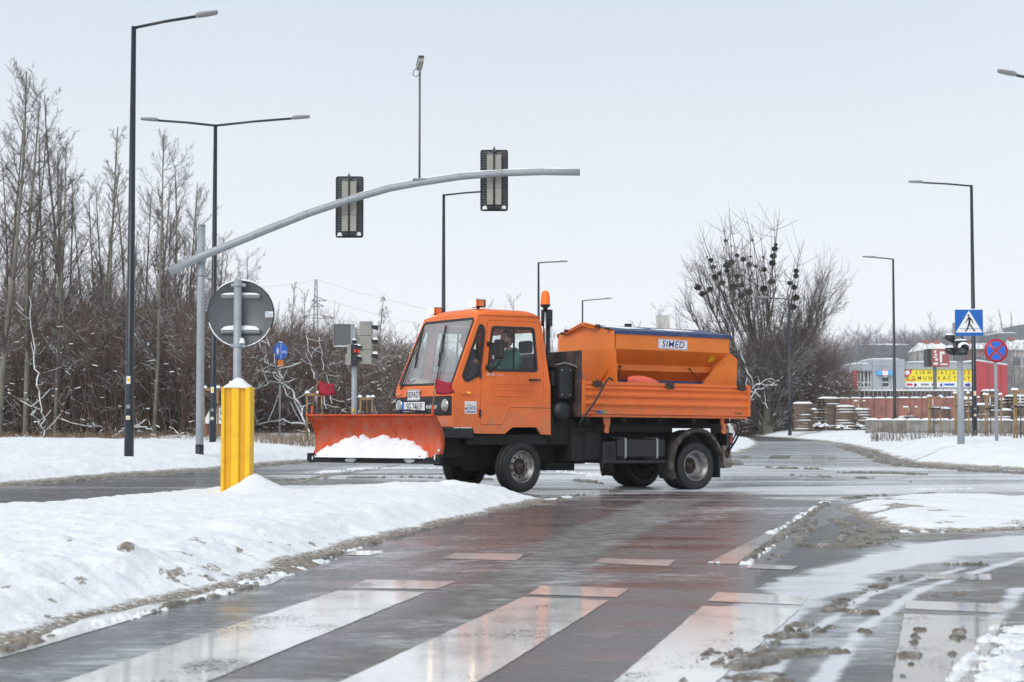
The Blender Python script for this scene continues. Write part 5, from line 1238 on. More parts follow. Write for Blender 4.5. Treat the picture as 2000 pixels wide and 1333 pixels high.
# translucent grille panels of the backing boards
def hang_signal(px, py, label):
    d = GD + .12; t = empty('traffic_signal', (X(px, d), d, Z(py, d))); tag(t, label, 'traffic signal', 'traffic signals hanging from the gantry')
    w_, h_ = .30, .665
    o_ = rnd([(-w_, -h_), (w_, -h_), (w_, h_), (-w_, h_)], .06, 4)
    f3 = lambda u, v, h: (u, h, v)
    mb = MB(); mb.poly(o_, [inset(o_, .035)[::-1]], 0, .03, f3); mb.build('backing_frame', M['ink'], t)
    mb = MB(); mb.poly(inset(o_, .03), [], .012, .016, f3); mb.build('backing_board', M['galvdark'], t)
    mb = MB()
    for sx in (1, -1):
        for k in range(22): mb.bb(sx * .155, sx * .262, -.004, .006, -.60 + k * .056, -.60 + k * .056 + .026)
    g_ = mb.build('board_ribs', M['signalblack'], t); g_['kind'] = 'stuff'
    for (z0, z1) in ((-.54, -.185), (-.18, .18), (.185, .54)):
        b_ = MB(); b_.bb(-.155, -.018, -.11, .0, z0, z1); b_.bb(.018, .155, -.11, .0, z0, z1); b_.bb(-.02, .02, -.09, .0, z0, z1)
        b_.build('signal_housing', M['beige'], t, bevel=.008)
    MB().tube([(0, -.125, -.66), (0, -.125, .71)], .014, 8).build('mounting_rod', M['ink'], t)
    br_ = MB(); br_.bb(-.15, .15, -.13, -.02, -.63, -.56); br_.build('lower_bracket', M['ink'], t, bevel=.01)
    br_ = MB(); br_.bb(-.035, .035, -.13, .03, .60, .67); br_.build('upper_bracket', M['galvdark'], t, bevel=.01)
    for s, zz in ((-1, -.62), (1, -.61)):
        mb = MB(); cap(mb, s * .20, -.02, zz - .01, .12, .05, .07, 7, int(px)); mb.build('snow_clot', M['snowcap'], t)
    for zz in (.36, 0, -.36):
        mb = MB(); mb.lathe([(.0, .045), (.10, .04), (.105, .02)], 'Y', 16, (0, 0, zz)); mb.build('signal_lens', M['signalblack'], t)
        mb = MB(); n_ = 10; vs = []
        for i in range(n_ + 1):
            a = math.pi * i / n_
            for yy in (.02, .20): vs.append((.115 * math.cos(a), yy, zz + .115 * math.sin(a)))
        mb.add(vs, [(2 * i, 2 * i + 1, 2 * i + 3, 2 * i + 2) for i in range(n_)], True); mb.build('visor', M['signalblack'], t)
    return t
hang_signal(681, 403, 'left of the two traffic signals hung on the gantry arm, seen from behind')
hang_signal(965, 350.5, 'right-hand and higher traffic signal on the gantry arm, seen from behind')

# yellow bollard and the round sign
BB = empty('traffic_bollard', (BOLX, BOLY, .08)); tag(BB, 'tall yellow plastic bollard with a snow cap on the snowy island', 'bollard')
w2 = .163; dp = .30
sec = [(-w2, -.02), (-w2 + .008, -.035), (-w2 + .035, -.035), (-w2 + .050, .0), (-.062, .0), (-.045, -.035), (.03, -.035), (.045, .0), (.088, .0), (.105, -.035), (w2 - .008, -.035), (w2, -.02), (w2 - .012, dp), (-w2 + .012, dp)]
hB = Z(756, BOLY) - .08
mb = MB(); n_ = len(sec); mb.add([(a, b, 0) for a, b in sec] + [(a, b, hB) for a, b in sec], [(i, (i + 1) % n_, n_ + (i + 1) % n_, n_ + i) for i in range(n_)] + [tuple(range(n_))[::-1], tuple(range(n_, 2 * n_))]); mb.build('body', M['yellow'], BB, bevel=.006)
M['yellowshade'] = simple('shaded_yellow_plastic', (.72, .36, .01), .45, nscale=5)  # deeper yellow: shade inside the bollard grooves put into the colour
for (a, b) in ((-w2 + .051, -.063), (.046, .087)): MB().bb(a, b, -.006, .002, .01, hB - .012).build('groove_shade', M['yellowshade'], BB)
mb = MB(); vs = []; n1, n2 = 14, 24
for i in range(n1):
    a = i / (n1 - 1)
    for j in range(n2):
        b = 2 * math.pi * j / n2; sq = 1 / max(abs(math.cos(b)), abs(math.sin(b))) ** .75
        rr = (1 - a) ** .62 * (1.0 if i > 0 else .93)
        vs.append((w2 * 1.06 * rr * sq * math.cos(b) * .93, .13 + .19 * rr * sq * math.sin(b), hB - .012 + .085 * a ** .9 + .035 * (a > .55) * (a - .55) * 2 + .004 * math.sin(3 * b + 1)))
mb.add(vs, [(i * n2 + j, i * n2 + (j + 1) % n2, (i + 1) * n2 + (j + 1) % n2, (i + 1) * n2 + j) for i in range(n1 - 1) for j in range(n2)] + [tuple(range(n2))], True); mb.build('snow_cap', M['snowcap'], BB)
RS = empty('road_sign', (X(463, 18.2), 18.2, .08)); tag(RS, 'large round road sign seen from its grey back, mounted above the yellow bollard', 'road sign')
zc = Z(613, 18.2) - .08; rr_ = .372; sxo = X(467, 18.2) - X(463, 18.2)
MB().tube([(0, 0, 0), (0, 0, Z(546, 18.2) - .08)], .044, 16).build('post', M['galv'], RS)
mb = MB(); mb.lathe([(0, 0), (rr_ - .012, 0), (rr_, -.006), (rr_ + .002, -.02), (rr_ - .006, -.022), (rr_ - .010, -.008), (0, -.008)], 'Y', 64, (sxo, .085, zc)); mb.build('disc', M['galvdark'], RS)
MB().lathe([(rr_ + .003, .002), (rr_ + .006, -.008), (rr_ + .003, -.024), (rr_ - .006, -.026)], 'Y', 64, (sxo, .085, zc)).build('disc_rim', M['ink'], RS)
for zz in (Z(577, 18.2) - .08, Z(646, 18.2) - .08):
    rl = MB().bb(sxo - .215 + .0, sxo + .215, .045, .075, zz - .028, zz + .012).build('rail', M['galv'], RS, bevel=.004)
    MB().bb(sxo - .21, sxo + .21, .044, .050, zz - .022, zz - .010).build('rail_slot', M['galvdark'], rl)
    mb = MB(); cap(mb, sxo, .055, zz + .010, .44, .05, .022 if zz > zc else .045, 12, 3); mb.build('snow_cap', M['snowcap'], rl)
for zz in (Z(556, 18.2) - .08, Z(675, 18.2) - .08):
    cb = MB(); cb.lathe([(.050, -.02), (.053, -.018), (.053, .018), (.050, .02)], 'Z', 16, (0, 0, zz)); cb.bb(-.075, .085, -.012, .06, zz - .022, zz + .014); cb.build('clamp', M['galv'], RS, bevel=.003)
mb = MB(); cap(mb, .04, .0, Z(671, 18.2) - .08, .09, .07, .06, 9); mb.build('snow_cap', M['snowcap'], RS)
mb = MB(); vs = []
for i in range(25):
    a = R(40) + R(100) * i / 24; th_ = .016 * math.sin(math.pi * i / 24) ** .6
    for (dr, yy) in ((0, .062), (th_, .07), (th_, .09), (0, .098)): vs.append((sxo + (rr_ + .004 + dr) * math.cos(a), yy, zc + (rr_ + .004 + dr) * math.sin(a)))
mb.add(vs, [(i * 4 + j, i * 4 + j + 1, (i + 1) * 4 + j + 1, (i + 1) * 4 + j) for i in range(24) for j in range(3)], True); mb.build('snow_line', M['snowcap'], RS)
mb = MB(); vs = []
for i in range(41):
    a = R(195) + R(140) * i / 40; th_ = .010 * (1 if i % 3 else .6)
    for (dr, yy) in ((-.006 - th_, .070), (-.006, .055), (.0, .062)): vs.append((sxo + (rr_ + dr) * math.cos(a), yy, zc + (rr_ + dr) * math.sin(a)))
mb.add(vs, [(i * 3 + j, i * 3 + j + 1, (i + 1) * 3 + j + 1, (i + 1) * 3 + j) for i in range(40) for j in range(2)], True); mb.build('snow_line', M['snowcap'], RS)
sk = MB().bb(sxo + .275, sxo + .368, .0735, .0755, zc - .035, zc + .03).build('sticker', M['white'], RS)
for k, mt in enumerate(('signblue2', 'galv', 'galv', 'galv')): MB().bb(sxo + .285, sxo + (.31 if k == 0 else .355), .072, .0733, zc + .012 - k * .013, zc + .019 - k * .013).build('sticker_line', M[mt], sk)

# small far signal group and sign behind the plough (left)
SD = 38.0; s_px = FPX / SD
TS = empty('traffic_signal', (X(692, SD), SD, .1)); tag(TS, 'traffic signal post behind the plough blade with beige housing, pedestrian head and sign back', 'traffic signal')
ox, oz = X(692, SD), .1
def bp(mb, x0, x1, y0, y1, z0, z1): return mb.bb(X(x0, SD) - ox, X(x1, SD) - ox, y0, y1, Z(z1, SD) - oz, Z(z0, SD) - oz)
MB().tube([(0, 0, 0), (0, 0, Z(700, SD) - oz)], .065, 14).tube([(0, 0, Z(700, SD) - oz), (0, 0, Z(640, SD) - oz)], .035, 10).build('post', M['galv'], TS)
for k, (a, b) in enumerate(((628, 656), (656.4, 684), (684.4, 712))):
    bx_ = bp(MB(), 702, 726, -.06, .16, a, b).build('signal_housing', M['beige'], TS, bevel=.015)
    cx_, cz_ = X(726, SD) - ox, Z((a + b) / 2, SD) - oz; mb = MB(); vs = []
    for i in range(11):
        an = math.pi * i / 10
        for q_, rr in ((0, .115), (.13, .09)): vs.append((cx_ + q_, .05 + rr * math.cos(an), cz_ + rr * math.sin(an) - q_ * .25))
    mb.add(vs, [(2 * i, 2 * i + 1, 2 * i + 3, 2 * i + 2) for i in range(10)], True); mb.build('visor', M['signalblack'], bx_)
    mb = MB(); cap(mb, cx_ + .07, .05, cz_ + .075, .15, .15, .06, 8); mb.build('snow_cap', M['snowcap'], bx_)
mb = MB(); cap(mb, X(714, SD) - ox, .05, Z(628, SD) - oz, .28, .2, .03, 8); mb.build('snow_cap', M['snowcap'], TS)
bp(MB(), 675, 685, -.10, .10, 692, 714).build('button_box', M['beige'], TS, bevel=.01)
ph = bp(MB(), 679, 687, -.13, .12, 673, 714).build('pedestrian_head', M['beige'], TS, bevel=.01)
for k, (a, b) in enumerate(((674, 693), (695, 714))):
    bp(MB(), 686, 699, -.14, .10, a, b).build('lamp_box', M['signalblack'], ph, bevel=.01)
    mb = MB(); vs = []; cx_, cz_ = X(699, SD) - ox, Z((a + b) / 2 - 1, SD) - oz
    for i in range(11):
        an = math.pi * i / 10
        for q_, rr in ((0, .10), (.10, .08)): vs.append((cx_ + q_, -.02 + rr * math.cos(an), cz_ + rr * math.sin(an) - .02 + q_ * .3 * (1 - k) ))
    mb.add(vs, [(2 * i, 2 * i + 1, 2 * i + 3, 2 * i + 2) for i in range(10)], True); mb.build('visor', M['signalblack'], ph)
    mb = MB(); cap(mb, cx_ - .02, -.02, cz_ + .075, .20, .16, .04, 8); mb.build('snow_cap', M['snowcap'], ph)
MB().lathe([(0, .01), (.06, .008), (.06, 0)], 'X', 14, (X(699.5, SD) - ox, -.03, Z(685, SD) - oz)).build('red_lens', M['redlit'], ph)
MB().bb(X(693.5, SD) - ox, X(696, SD) - ox, -.146, -.141, Z(688, SD) - oz, Z(684, SD) - oz).build('red_reflection', M['redlit'], ph)
MB().lathe([(0, .06), (.04, .05), (.055, 0), (.04, -.05), (0, -.06)], 'Z', 12, (X(692, SD) - ox, -.02, Z(667, SD) - oz)).build('sounder', M['ink'], TS)
mb = MB(); cap(mb, X(692, SD) - ox, -.02, Z(665, SD) - oz, .10, .10, .04, 8); mb.build('snow_cap', M['snowcap'], TS)
bd = bp(MB(), 650, 691, .06, .075, 633, 677).build('sign_back', M['galvdark'], TS); mb = bp(MB(), 684, 691, .04, .06, 634, 672); mb.build('sign_bracket', M['galv'], bd)
fr_ = MB(); lp = [(X(650, SD) - ox, Z(677, SD) - oz), (X(691, SD) - ox, Z(677, SD) - oz), (X(691, SD) - ox, Z(633, SD) - oz), (X(650, SD) - ox, Z(633, SD) - oz)]; fr_.poly(lp, [inset(lp, .012)[::-1]], .04, .058, lambda u, v, h: (u, h, v)); fr_.build('sign_edge', M['lampgrey'], bd)
mb = MB(); cap(mb, X(668, SD) - ox, .05, Z(677, SD) - oz, .43, .03, .02, 8); mb.build('snow_cap', M['snowcap'], bd)
bp(MB(), 689, 694, -.11, -.066, 799, 806).build('push_button', M['yellow'], TS, bevel=.01)

CS = empty('road_sign', (X(546.5, 58), 58, .15)); tag(CS, 'round blue footpath and cycle path sign with orange plate on a thin grey pole', 'road sign')
s_ = FPX / 58; CS.rotation_euler = (0, 0, R(44))
MB().tube([(0, 0, 0), (0, 0, Z(672, 58) - .15)], .035, 10).build('post', M['galv'], CS)
zc = Z(686, 58) - .15
MB().lathe([(0, -.055), (.29, -.055), (.30, -.05), (.30, -.04), (0, -.04)], 'Y', 32, (0, 0, zc)).build('disc', M['signblue2'], CS)
MB().bb(-.008, .008, -.060, -.056, zc - .27, zc + .27).build('divider', M['white'], CS)
pm_ = MB(); pm_.lathe([(0, -.0585), (.03, -.0585)], 'Y', 10, (-.14, 0, zc + .10)); pm_.poly([(-.19, .06), (-.09, .06), (-.08, -.06), (-.12, -.02), (-.10, -.14), (-.18, -.14), (-.16, -.02), (-.20, -.06)], [], -.0585, -.0575, lambda u, v, h: (u, h, zc + v)); pm_.build('walker_pictogram', M['white'], CS)
bk_ = MB()
for cx in (.09, .21): l_ = [(cx + .045 * math.cos(t), -.05 + .045 * math.sin(t)) for t in [2 * math.pi * k / 16 for k in range(16)]]; bk_.poly(l_, [inset(l_, .012)[::-1]], -.0585, -.0575, lambda u, v, h: (u, h, zc + v))
bk_.poly([(.09, -.05), (.13, .02), (.19, .02), (.21, -.05), (.20, -.05), (.18, .01), (.14, .01), (.15, -.05)], [], -.0587, -.0577, lambda u, v, h: (u, h, zc + v)); bk_.build('bicycle_pictogram', M['white'], CS)
MB().bb(-.115, .115, -.05, -.04, Z(717, 58) - .15, Z(704, 58) - .15).build('orange_plate', M['orangeplate'], CS)
mb = MB(); cap(mb, 0, -.04, zc + .30, .16, .05, .03, 7); mb.build('snow_cap', M['snowcap'], CS)

# right: signal post, crossing sign, no-stopping sign
RD = 40.0; ox = X(1875.5, RD)
RT = empty('traffic_signal', (ox, RD, .30)); tag(RT, 'traffic signal post on the right verge with black snow-topped heads, beside the crossing sign', 'traffic signal'); oz = .30
MB().tube([(0, 0, -.1), (0, 0, Z(705, RD) - oz)], [.092, .072], 14).tube([(0, 0, Z(705, RD) - oz), (0, 0, Z(612, RD) - oz)], .035, 10).build('post', M['galv'], RT)
def bq(mb, x0, x1, y0, y1, z0, z1): return mb.bb(X(x0, RD) - ox, X(x1, RD) - ox, y0, y1, Z(z1, RD) - oz, Z(z0, RD) - oz)
hA = bq(MB(), 1864, 1887, -.20, .10, 666, 695).build('signal_head', M['signalblack'], RT, bevel=.02)
cx_, cz_ = X(1876, RD) - ox, Z(682, RD) - oz
mb = MB(); vs = []
for i in range(17):
    an = R(-15) + R(210) * i / 16
    for yy, rr in ((-.20, .125), (-.40, .105)): vs.append((cx_ + rr * math.cos(an), yy, cz_ + rr * math.sin(an) - (yy + .2) * -.25 * 0 - .03 * (yy < -.3)))
mb.add(vs, [(2 * i, 2 * i + 1, 2 * i + 3, 2 * i + 2) for i in range(16)], True); vo = mb.build('visor', M['signalblack'], hA); vo.modifiers.new('s', 'SOLIDIFY').thickness = .008
MB().lathe([(0, -.01), (.07, -.006), (.105, .004)], 'Y', 20, (cx_, -.205, cz_)).build('lens', M['darkglass'], hA)
mb = MB(); vs = []
for i in range(15):
    an = R(12) + R(156) * i / 14; th_ = .045 * math.sin(math.pi * i / 14) ** .7 + .004
    for (dr, yy) in ((0, -.42), (th_, -.40), (th_ * 1.2, -.25), (0, -.19)): vs.append((cx_ + (.113 + dr) * math.cos(an), yy, cz_ + (.113 + dr) * math.sin(an) - .015))
mb.add(vs, [(i * 4 + j, i * 4 + j + 1, (i + 1) * 4 + j + 1, (i + 1) * 4 + j) for i in range(14) for j in range(3)], True); mb.build('snow_cap', M['snowcap'], hA)
mb = MB(); cap(mb, cx_, -.06, Z(667, RD) - oz, .30, .26, .05, 9); mb.build('snow_cap', M['snowcap'], hA)
for (y0_, y1_, nm) in ((655, 668, 0), (680, 693, 1)):
    zm = Z((y0_ + y1_) / 2, RD) - oz; x0 = X(1865, RD) - ox; mb = MB(); mb.tube([(x0, .06, zm - .01), (x0 - .10, .06, zm + .01), (x0 - .21, .06, zm + .045)], [.095, .085, .045], 14); vv = mb.build('side_visor', M['signalblack'], RT)
    mb = MB(); cap(mb, x0 - .10, .06, zm + .085, .20, .13, .05, 8); mb.build('snow_cap', M['snowcap'], vv)
bq(MB(), 1865, 1884, .0, .18, 630, 668).build('signal_housing', M['beige'], RT, bevel=.015)
WS = empty('road_sign', (X(1875.5, RD), RD - .12, .3)); tag(WS, 'square blue pedestrian crossing sign with a walking figure in a white triangle', 'road sign')
RDs = RD - .12; sw = 27.3 / FPX * RDs; cxs = X(1892.5, RDs) - X(1875.5, RD); czs = Z(631, RDs) - .3
f3 = lambda y: (lambda u, v, h: (cxs + u, y - h, czs + v))
MB().poly(rnd([(-sw, -sw * .95), (sw, -sw * .95), (sw, sw * .95), (-sw, sw * .95)], .03, 3), [], 0, .012, f3(-.06)).build('plate', M['signblue'], WS)
MB().poly([(-sw * .95, -sw * .70), (sw * .95, -sw * .70), (0, sw * .87)], [], 0, .002, f3(-.073)).build('white_triangle', M['white'], WS)
wk = MB(); u_ = sw / 54.5 * 2      # figure drawn in sign units (sign = 54.5 wide)
def W_(l): return [((a - 27.2) * u_ , (24.5 - b) * u_) for a, b in l]
wk.poly(W_([(26.5 + 2.3 * math.cos(t), 10.2 + 2.1 * math.sin(t)) for t in [2 * math.pi * k / 12 for k in range(12)]]), [], 0, .001, f3(-.076))
wk.poly(W_([(26.2, 13.2), (28.4, 13.0), (30.6, 15.0), (30.2, 21), (29.6, 26.5), (33, 31.5), (38.0, 39.0), (39.4, 39.4), (39.2, 40.8), (34.5, 41.2), (34.4, 40.2), (35.6, 39.6), (30.4, 32.6), (28.0, 29.0), (26.2, 34.4), (23.4, 39.8), (22.6, 41.2), (17.2, 40.8), (17.4, 39.8), (20.6, 39.2), (23.6, 33.0), (25.6, 26.0), (26.2, 21.0), (25.6, 18.5), (20.6, 25.2), (19.0, 24.2), (23.6, 18.6), (24.0, 15.4)]), [], 0, .001, f3(-.0765))
wk.poly(W_([(30.2, 15.2), (34.2, 19.4), (35.8, 26.0), (34.2, 26.6), (32.6, 20.8), (29.8, 18.2)]), [], 0, .001, f3(-.077))
wk.build('walking_figure', M['ink'], WS); MB().poly(W_([(8.5, 36), (48, 36), (49, 37), (8, 37)]), [], 0, .0008, f3(-.0755)).build('road_line', M['ink'], WS)
MB().bb(0, cxs, -.055, -.035, czs - .10, czs - .06).bb(0, cxs, -.055, -.035, czs + .14, czs + .18).build('bracket', M['galv'], WS)
mb = MB(); cap(mb, cxs, -.05, czs + sw * .94, sw * 1.9, .05, .018, 9); mb.build('snow_cap', M['snowcap'], WS)
ND = 41.5; NS = empty('road_sign', (X(1945, ND), ND, .28)); tag(NS, 'round red and blue no-stopping sign on a thin grey post at the right', 'road sign')
MB().tube([(0, 0, -.1), (0, 0, Z(670, ND) - .28)], .042, 12).build('post', M['galv'], NS); zc = Z(685.5, ND) - .28; rr = 23 / FPX * ND
MB().lathe([(0, -.055), (rr, -.055), (rr, -.045), (0, -.045)], 'Y', 40, (0, 0, zc)).build('red_disc', M['signred'], NS)
qd = []
ri = rr * .80; hb_ = rr * .09
for k in range(4):
    a0 = k * math.pi / 2; loop = []
    da = math.asin(hb_ / ri)
    for i in range(11):
        a = a0 - math.pi / 4 + da + (math.pi / 2 - 2 * da) * i / 10; loop.append((ri * math.cos(a), ri * math.sin(a)))
    q_ = hb_ * math.sqrt(2); loop.append((q_ * math.cos(a0), q_ * math.sin(a0)))
    MB().poly(loop, [], 0, .0015, lambda u, v, h: (u, -.0565 - h, zc + v)).build('blue_segment', M['signblue2'], NS)
    ol = MB(); ol.poly(loop, [inset(loop, rr * .018)[::-1]], 0, .001, lambda u, v, h: (u, -.0582 - h, zc + v)); ol.build('segment_edge', M['lampgrey'], NS)

# ------------------------------------------------------------------ trees
def grow(seed, Ht, style):
    rg = random.Random(seed); T0 = []; C0 = []
    P = dict(
        tall=dict(n=[18, 8, 5, 3, 2], sp=[.24, .12, .1, .1], k=[1.9, 1.5, 1.2, .5], ang=[.80, .62, .6, .6], L=[.30, .42, .42, .5], wander=[.020, .05, .07, .10, .1], up=[.02, .055, .04, .02, .02], r0=.0085, mx=3),
        slim=dict(n=[18, 7, 4, 3, 2], sp=[.22, .12, .1, .1], k=[1.9, 1.4, 1.2, .5], ang=[.72, .6, .6, .6], L=[.20, .46, .42, .5], wander=[.016, .05, .07, .10, .1], up=[.02, .06, .05, .03, .02], r0=.0072, mx=3),
        multi=dict(n=[3, 14, 7, 5, 3], sp=[.0, .10, .1, .1], k=[5.4, 3.0, 2.0, .5], ang=[.74, .55, .55, .6], L=[.5, .27, .42, .5], wander=[.06, .04, .06, .09, .1], up=[.05, .022, .03, .02, .0], r0=.022, mx=3),
        bushy=dict(n=[9, 7, 5, 3, 2], sp=[.04, .1, .1, .1], k=[3.0, 1.8, 1.4, .5], ang=[.72, .6, .6, .6], L=[.52, .42, .45, .5], wander=[.06, .06, .08, .1, .1], up=[.02, .05, .04, .02, .0], r0=.010, mx=3),
        weep=dict(n=[12, 6, 7, 3], sp=[.30, .2, .1], k=[2.8, 2.2, .9], ang=[.6, .6, .5], L=[.16, .75, .3], wander=[.04, .12, .10, .1], up=[.03, .02, -.42, -.5], r0=.010, mx=3),
        poplar=dict(n=[16, 5, 3, 2], sp=[.08, .1, .1], k=[3.6, 1.8, 1.4], ang=[.35, .4, .5], L=[.16, .5, .5], wander=[.03, .1, .15, .2], up=[.02, .35, .2, .1], r0=.011, mx=3),
    )[style]
    def rv(): return Vector((rg.gauss(0, 1), rg.gauss(0, 1), rg.gauss(0, 1)))
    def br(p, d, L, r, lev):
        n = P['n'][lev]; st = L / n; last = lev >= P['mx']; out = T0 if lev == 0 else C0
        for i in range(n):
            t = (i + 1) / n
            d = (d + rv() * P['wander'][lev] + Vector((0, 0, P['up'][lev]))).normalized()
            q = p + d * st; ra = r * (1 - .80 * (i / n)); rb = r * (1 - .80 * t)
            out.append((p.x, p.y, p.z, q.x, q.y, q.z, max(ra, .0042), max(rb, .003)))
            if not last and t > P['sp'][lev]:
                k = P['k'][lev]; k = int(k) + (rg.random() < k - int(k))
                for _ in range(k):
                    ax_ = d.cross(rv()).normalized(); a = P['ang'][lev] * rg.uniform(.65, 1.25)
                    nd = (Matrix.Rotation(a, 3, ax_) @ d)
                    fall = (1 - .62 * t) if style != 'multi' else ((6.6 if lev == 0 else 1) * (1 - .25 * t))
                    if lev == 0 and style in ('tall', 'slim'): fall = (1.15 - .85 * t) * (.6 + .4 * min(1, t * 1.6))
                    f_ = rg.random()
                    br(p.lerp(q, f_), nd, max(.12, L * P['L'][lev] * fall * (rg.uniform(.6, 1.25) if not (style == 'multi' and lev == 0) else rg.uniform(.8, 1.1))), max(rb * (.52 if not (style == 'multi' and lev == 0) else .42), .0042), lev + 1)
            p = q
    br(Vector((0, 0, -.3)), Vector((rg.gauss(0, .03), rg.gauss(0, .03), 1)).normalized(), Ht if style != 'multi' else Ht * .14, Ht * P['r0'], 0)
    return np.array(T0), np.array(C0)
def tree_proto(name, seed, Ht, style, bark, twig):
    a, b = grow(seed, Ht, style)
    t = empty(name); o1 = seg_mesh('trunk', a[:, :3], a[:, 3:6], a[:, 6], a[:, 7], bark, t, 7)
    o1.data.polygons.foreach_set('use_smooth', [True] * len(o1.data.polygons))
    seg_mesh('crown', b[:, :3], b[:, 3:6], b[:, 6], b[:, 7], twig, t, 3)
    zmax = max(a[:, 5].max(), b[:, 5].max()); t['_h'] = float(zmax); return t
protos = {}
protos['t1'] = tree_proto('bare_tree', 1, 13, 'tall', M['bark'], M['twig']); protos['t2'] = tree_proto('bare_tree', 2, 13, 'tall', M['bark'], M['twig'])
protos['t3'] = tree_proto('bare_tree', 3, 12, 'slim', M['bark'], M['twig']); protos['t4'] = tree_proto('bare_tree', 14, 12, 'slim', M['bark'], M['twig'])
protos['b1'] = tree_proto('bare_tree', 5, 8, 'bushy', M['twig'], M['brush']); protos['b2'] = tree_proto('bare_tree', 6, 8, 'bushy', M['twig'], M['brush'])
protos['w'] = tree_proto('weeping_birch', 7, 10, 'weep', M['twig'], M['twig'])
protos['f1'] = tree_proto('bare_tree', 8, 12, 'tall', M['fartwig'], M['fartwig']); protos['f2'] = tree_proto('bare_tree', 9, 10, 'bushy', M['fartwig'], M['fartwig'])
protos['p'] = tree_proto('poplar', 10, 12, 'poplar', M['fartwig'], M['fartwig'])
used = {}
WH = [(20, 'at the left edge'), (70, 'behind the first tall pale trunk'), (120, 'a little right of the tallest tree'), (170, 'halfway between left edge and nearest lamp'), (235, 'just left of the nearest lamp'), (275, 'right behind the nearest lamp post'), (330, 'between the nearest lamp and gantry pole'), (380, 'just left of the gantry pole'), (412, 'between gantry pole and double lamp'), (470, 'behind the round sign back'), (530, 'between round sign and blue sign'), (560, 'behind the blue path sign'), (600, 'right of the blue path sign'), (645, 'above the left plough flag'), (700, 'behind the traffic signal heads'), (740, 'just right of the signal post'), (780, 'left of the truck windscreen'), (860, 'behind the truck windscreen'), (960, 'above the truck cab roof'), (1080, 'behind the amber beacon'), (1150, 'above the front of the spreader'), (1220, 'above the spreader lid front'), (1285, 'left of the beige tower'), (1350, 'right of the beige tower'), (1620, 'left of the grey building'), (1668, 'left end of the hillside'), (1715, 'above the left wing of the building'), (1745, 'left of the lamp before the building'), (1790, 'above the industrial hall'), (1830, 'above the left snowy roof'), (1865, 'above the brown billboard'), (1920, 'behind the pedestrian crossing sign'), (1965, 'behind the no-stopping sign'), (9999, 'at the right edge')]
def where(px): return next(t for q, t in WH if px < q)
SHORT = {'slender bare tree standing deep inside the left wood': 'slender bare tree deep in the wood, ', 'low bare tree in the brown thicket of the left wood': 'low bushy bare tree of the brown thicket, ', 'reddish brown bare tree in the thicket behind the plough': 'reddish brown bare thicket tree, ', 'distant grey tree on the hillside above the grey building': 'distant grey hillside tree, ', 'distant pale bare tree just showing over the truck': 'distant pale bare tree, ', 'slim young roadside tree held by wooden stakes on the right': 'slim young roadside tree by wooden stakes, '}
rgt = random.Random(77)
def tree(k, px, d, ytop, label, group=None, zb=None, lean=0, fat=1.0):
    pr = protos[k]
    t = pr if k not in used else copy_tree(pr); used[k] = 1
    zb = hz(X(px, d), d) if zb is None else zb
    s = (Z(ytop, d) - zb) / pr['_h']
    t.location = (X(px, d), d, zb); t.scale = (s * fat, s * fat, s); t.rotation_euler = (0, R(lean), rgt.uniform(0, 6.28))
    if label in SHORT: label = SHORT[label] + where(px)
    tag(t, label, 'tree', group)
    if '_h' in t.keys() and t is not pr: del t['_h']
    return t
GRP = 'bare trees of the roadside wood'
tree('t1', 50, 50, 118, 'tall slender bare tree at the far left with a pale forked trunk', GRP, .3)
tree('t2', 0, 47, 100, 'tall bare tree cut by the left edge of the picture', GRP, .3)
tree('t3', 150, 51, 158, 'narrow bare tree with a spire-like top, between left edge and nearest lamp', GRP, .3)
tree('t4', 205, 52, 240, 'bare tree just left of the nearest black lamp post', GRP, .3)
tree('t2', 300, 50, 245, 'wide-crowned bare tree between the nearest lamp and the double-arm lamp', GRP, .3, fat=.85)
tree('t1', 345, 54, 262, 'bare tree with ascending limbs, under the left arm of the double lamp', GRP, .3)
tree('t3', 108, 50, 260, 'thin bare tree with a straight greenish stem near the left edge', GRP, .3)
tree('t4', 250, 55, 330, 'thin bare tree partly hidden by the nearest black lamp post', GRP, .3)
tree('t1', 385, 60, 372, 'bare tree showing behind the top of the gantry pole', GRP, .3, fat=.8)
tree('f1', 472, 66, 486, 'pale bare tree standing behind the round sign back', GRP, .2)
tree('w', 730, 85, 574, 'weeping birch with drooping twigs rising above the traffic signal housing', None, 0)
tree('t4', 560, 72, 548, 'bare tree with fine top twigs left of the pylon', GRP, .2)
tree('t3', 600, 75, 560, 'bare tree just in front of the lattice pylon', GRP, .2)
tree('b1', 652, 75, 585, 'bushy dark bare tree above the square sign back', GRP, .2, fat=.8)
for i, (px, yt) in enumerate([(-30, 150), (25, 230), (80, 300), (130, 330), (180, 330), (225, 340), (275, 360), (320, 370), (365, 430), (400, 450), (430, 500), (10, 300), (55, 330), (100, 230), (140, 270), (195, 300), (240, 400), (295, 330), (330, 420), (375, 400), (20, 180), (185, 390), (350, 350)]):
    tree(('t1', 't3', 't2', 't4')[i % 4], px, 56 + (i * 7) % 12, yt, 'slender bare tree standing deep inside the left wood', 'trees deep inside the left wood', .2, rgt.uniform(-4, 4))
for i in range(34):
    px = -20 + i * 13.5 + rgt.uniform(-8, 8); yt = 470 + rgt.uniform(-40, 90)
    tree(('b1', 'b2', 't3', 'b2')[i % 4], px, 52 + rgt.uniform(0, 22), yt, 'low bare tree in the brown thicket of the left wood', 'low trees of the brown thicket', .2, rgt.uniform(-10, 10), .9)
